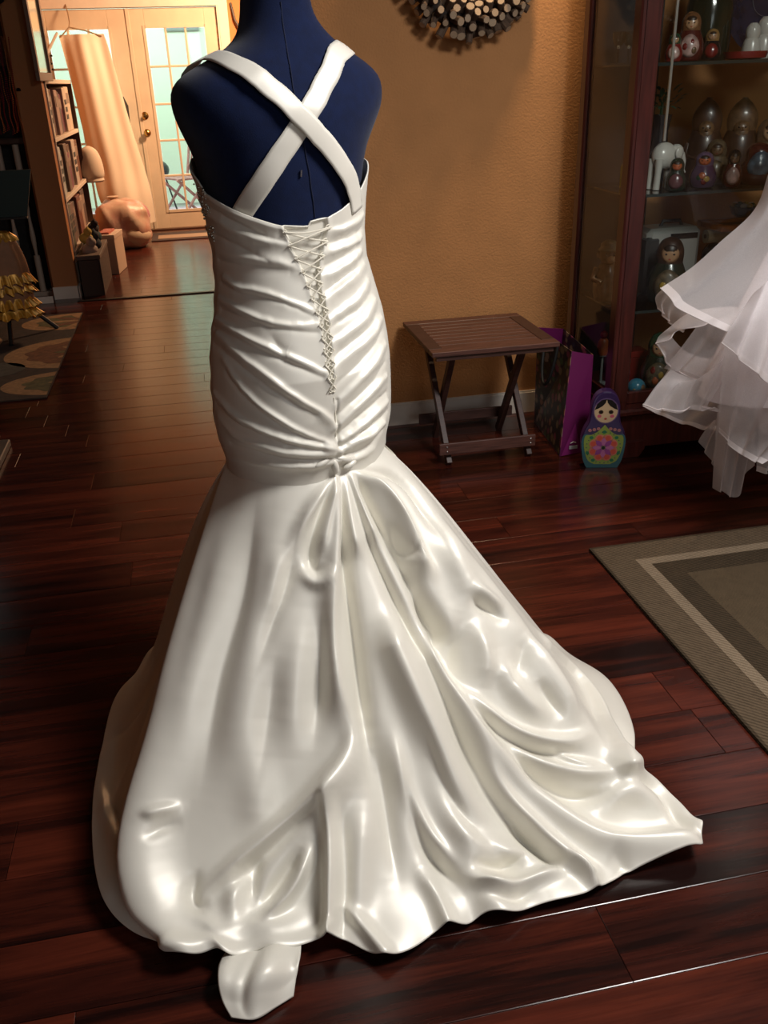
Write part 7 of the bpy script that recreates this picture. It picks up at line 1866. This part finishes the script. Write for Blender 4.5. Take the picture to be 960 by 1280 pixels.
# ------------------------------------------------------------------ music stand and gold ruffled costume
t = empty('music_stand', (-1.16, 5.72, 0), 0, 'black tripod stand with a dark green desk at the left edge', 'stand')
M_stm = mat('stand_black', (.012, .012, .012), .45)
dk = MB().prism([(-.24, .69), (.205, .69), (.275, .945), (-.31, .945)], -.012, .006)
dk.build('desk', mat('stand_dark_green', (.006, .020, .017), .6), t)
MB().box(-.24, .21, -.05, .0, .685, .695).build('ledge', M_stm, t)
MB().tube([(0, .02, .16), (0, .02, .80)], .012, 10).build('pole', M_stm, t)
MB().lathe([(.022, .28), (.024, .30), (.022, .34)], 12, (0, .02, 0)).build('collar', M_stm, t, True)
for (x, y_) in ((.240, .085), (-.22, .12), (.02, -.26)):
    MB().tube([(0, .02, .28), (x * .5, y_ * .5 + .01, .14), (x, y_, .012)], [.012, .012, .014], 8).build('leg', M_stm, t, True)
    MB().tube([(0, .02, .16), (x * .55, y_ * .55, .135)], .006, 6).build('brace', M_stm, t)
t = empty('ruffled_costume', (-1.16, 5.60, .14), 0, 'tan costume skirt with gold ruffles hung on the black stand', 'costume')
M_ctan = mat('costume_tan', (.24, .11, .05), .7, var=.15, scale=12)
M_cgold = mat('costume_gold', (.48, .24, .03), .4, metal=.35, var=.3, scale=30)
pf = cat_open(np.array([(.155, 0), (.165, .10), (.168, .24), (.160, .33), (.135, .42), (.115, .46)]), 30)
b = MB().lathe([tuple(p) for p in pf], 48, (0, .02, 0), 1, .6)
b.v = [(x * (1 + .035 * math.sin(13 * math.atan2(y_, x))), y_ * (1 + .05 * math.sin(13 * math.atan2(y_, x))), z) for x, y_, z in b.v]
b.build('skirt_cloth', M_ctan, t, True)
for (zr, rr, hh) in ((.20, .182, .06), (.15, .178, .045), (.06, .178, .06), (.005, .18, .05), (.445, .125, .04)):
    n = 160
    Gq = np.zeros((n, 9, 3))
    for i in range(n):
        a = 2 * PI * i / n
        for j in range(9):
            w_ = j / 8
            wob = .018 * math.sin(19 * a + 3 * zr * 40) * w_ + .008 * math.sin(43 * a) * w_
            r = rr - .018 + .026 * w_ + wob
            Gq[i, j] = (r * math.cos(a), .02 + r * .62 * math.sin(a), zr + hh * (1 - w_) + .010 * math.sin(19 * a + 1.5) * w_)
    grid_mesh('gold_ruffle', Gq, M_cgold, t, True)

# low white case at the left edge
t = empty('white_low_case', (-1.02, 3.60, 0), 0, 'low cream case with dark base at the left edge', 'case')
MB().box(-.16, .145, -.22, .175, 0.0, .03, ch=.004).build('base', mat('case_base_dark', (.06, .045, .035), .5), t)
bv = MB().box(-.16, .115, -.24, .170, .03, .085, ch=.022).build('lid', mat('case_cream', (.42, .30, .21), .5), t, True)

# ------------------------------------------------------------------ clutter beside the shelves
t = empty('plastic_bag', (-.66, 8.95, 0), 0, 'big clear plastic bag of pink and cream clothes by the door', 'bag')
M_pb = mat('bag_pink_cream', (.50, .26, .20), .4, color2=(.55, .42, .32), scale=7, bump=.8, bump_scale=18)
bb_ = MB().ball((0, 0, .20), .24, .22, .22, 48, 32)
sq = lambda a, r: math.copysign(r * abs(a / r) ** .62, a) if a else 0.0
bb_.v = [(sq(x, .24), sq(y_, .22), .20 + sq(z - .20, .22)) for x, y_, z in bb_.v]
bb_.v = [(x * (1 + .07 * math.sin(z * 38 + x * 21) * math.sin(y_ * 17 + 1)), y_ * (1 + .07 * math.sin(x * 27 + z * 19)), max(z + .012 * math.sin(x * 33) * math.sin(y_ * 29), 0)) for x, y_, z in bb_.v]
bb_.build('bag_body', M_pb, t, True)
kn = MB().lathe([(.09, .36), (.05, .40), (.03, .425), (.055, .45), (.05, .452)], 16, (-.06, 0, 0))
kn.build('gathered_neck', mat('bag_film', (.52, .40, .30), .35), t, True)
MB().ball((.09, -.10, .12), .15, .13, .11, 16, 10).build('folded_cloth', mat('cloth_cream', (.58, .46, .34), .8, bump=.5, bump_scale=20), t, True)
MB().ball((.16, .02, .26), .09, .12, .12, 14, 8).build('folded_cloth', mat('cloth_pink', (.40, .17, .17), .7), t, True)
t = empty('white_carton', (-.70, 7.72, 0), math.radians(-8), 'upright cream cardboard carton standing beside the basket', 'carton')
MB().box(-.075, .075, -.16, .16, 0, .30, ch=.003).build('carton_body', mat('carton_cream', (.52, .40, .31), .6), t)
MB().box(-.078, .078, -.163, .163, .27, .305, ch=.002).build('lid', mat('carton_lid', (.56, .44, .35), .6), t)
MB().box(-.05, .03, -.12, .10, .305, .32).build('red_booklet', mat('booklet_red', (.45, .12, .09), .5), t)
t = empty('wire_basket', (-.775, 7.10, 0), 0, 'dark woven basket full of toys in front of the shelves', 'basket')
M_bk = mat('basket_dark', (.11, .08, .066), .8)
for k in range(12):
    y_ = -.33 + k * .06
    MB().box(.062, .074, y_, y_ + .042, 0.0, .27).build('slat', M_bk, t)
MB().box(-.075, .066, -.33, .37, 0, .25).build('inner_box', mat('basket_inner', (.075, .052, .042), .9), t)
MB().box(-.085, .080, -.345, .385, .255, .285, ch=.004).build('rim', M_bk, t)
toy = [((.0, -.18, .31), .06, (.32, .28, .25)), ((.01, -.02, .33), .065, (.02, .03, .045)), ((.0, .14, .36), .07, (.015, .05, .06)), ((-.01, .28, .33), .06, (.30, .20, .13)), ((.02, .05, .42), .045, (.03, .02, .02)), ((-.02, -.1, .38), .05, (.40, .30, .08))]
nm = ['grey', 'dark navy', 'teal', 'tan', 'black', 'mustard']
for k, (p, r, c) in enumerate(toy):
    tt = empty('plush_toy', (-.775 + p[0], 7.10 + p[1], p[2] - r), 0, '%s plush toy heaped on the dark basket' % nm[k], 'toy', 'toys on the basket')
    m_ = mat('toy_' + nm[k].replace(' ', '_'), c, .9, bump=.6, bump_scale=60)
    MB().ball((0, 0, r * .8), r, r, r * .8, 12, 8).build('body', m_, tt, True)
    MB().ball((.02, -.02, r * 1.75), r * .6, r * .6, r * .55, 10, 8).build('head', m_, tt, True)
    for s in (-1, 1):
        MB().ball((.02, -.02 + s * r * .4, r * 2.2), r * .2, r * .2, r * .25, 8, 6).build('ear', m_, tt, True)
t = empty('white_bonnet', (-.87, 8.52, .62), 0, 'round cream bonnet hanging on the end of the shelf unit', 'hat')
MB().lathe([tuple(p) for p in cat_open(np.array([(.085, .02), (.105, .06), (.10, .16), (.07, .25), (.02, .285), (.001, .287)]), 20)], 22, (.04, 0, 0)).build('crown', mat('bonnet_cream', (.60, .50, .40), .8), t, True)
MB().lathe([(.088, .0), (.098, .012), (.094, .03), (.08, .03)], 22, (.04, 0, 0)).build('brim', MATS['bonnet_cream'], t, True)
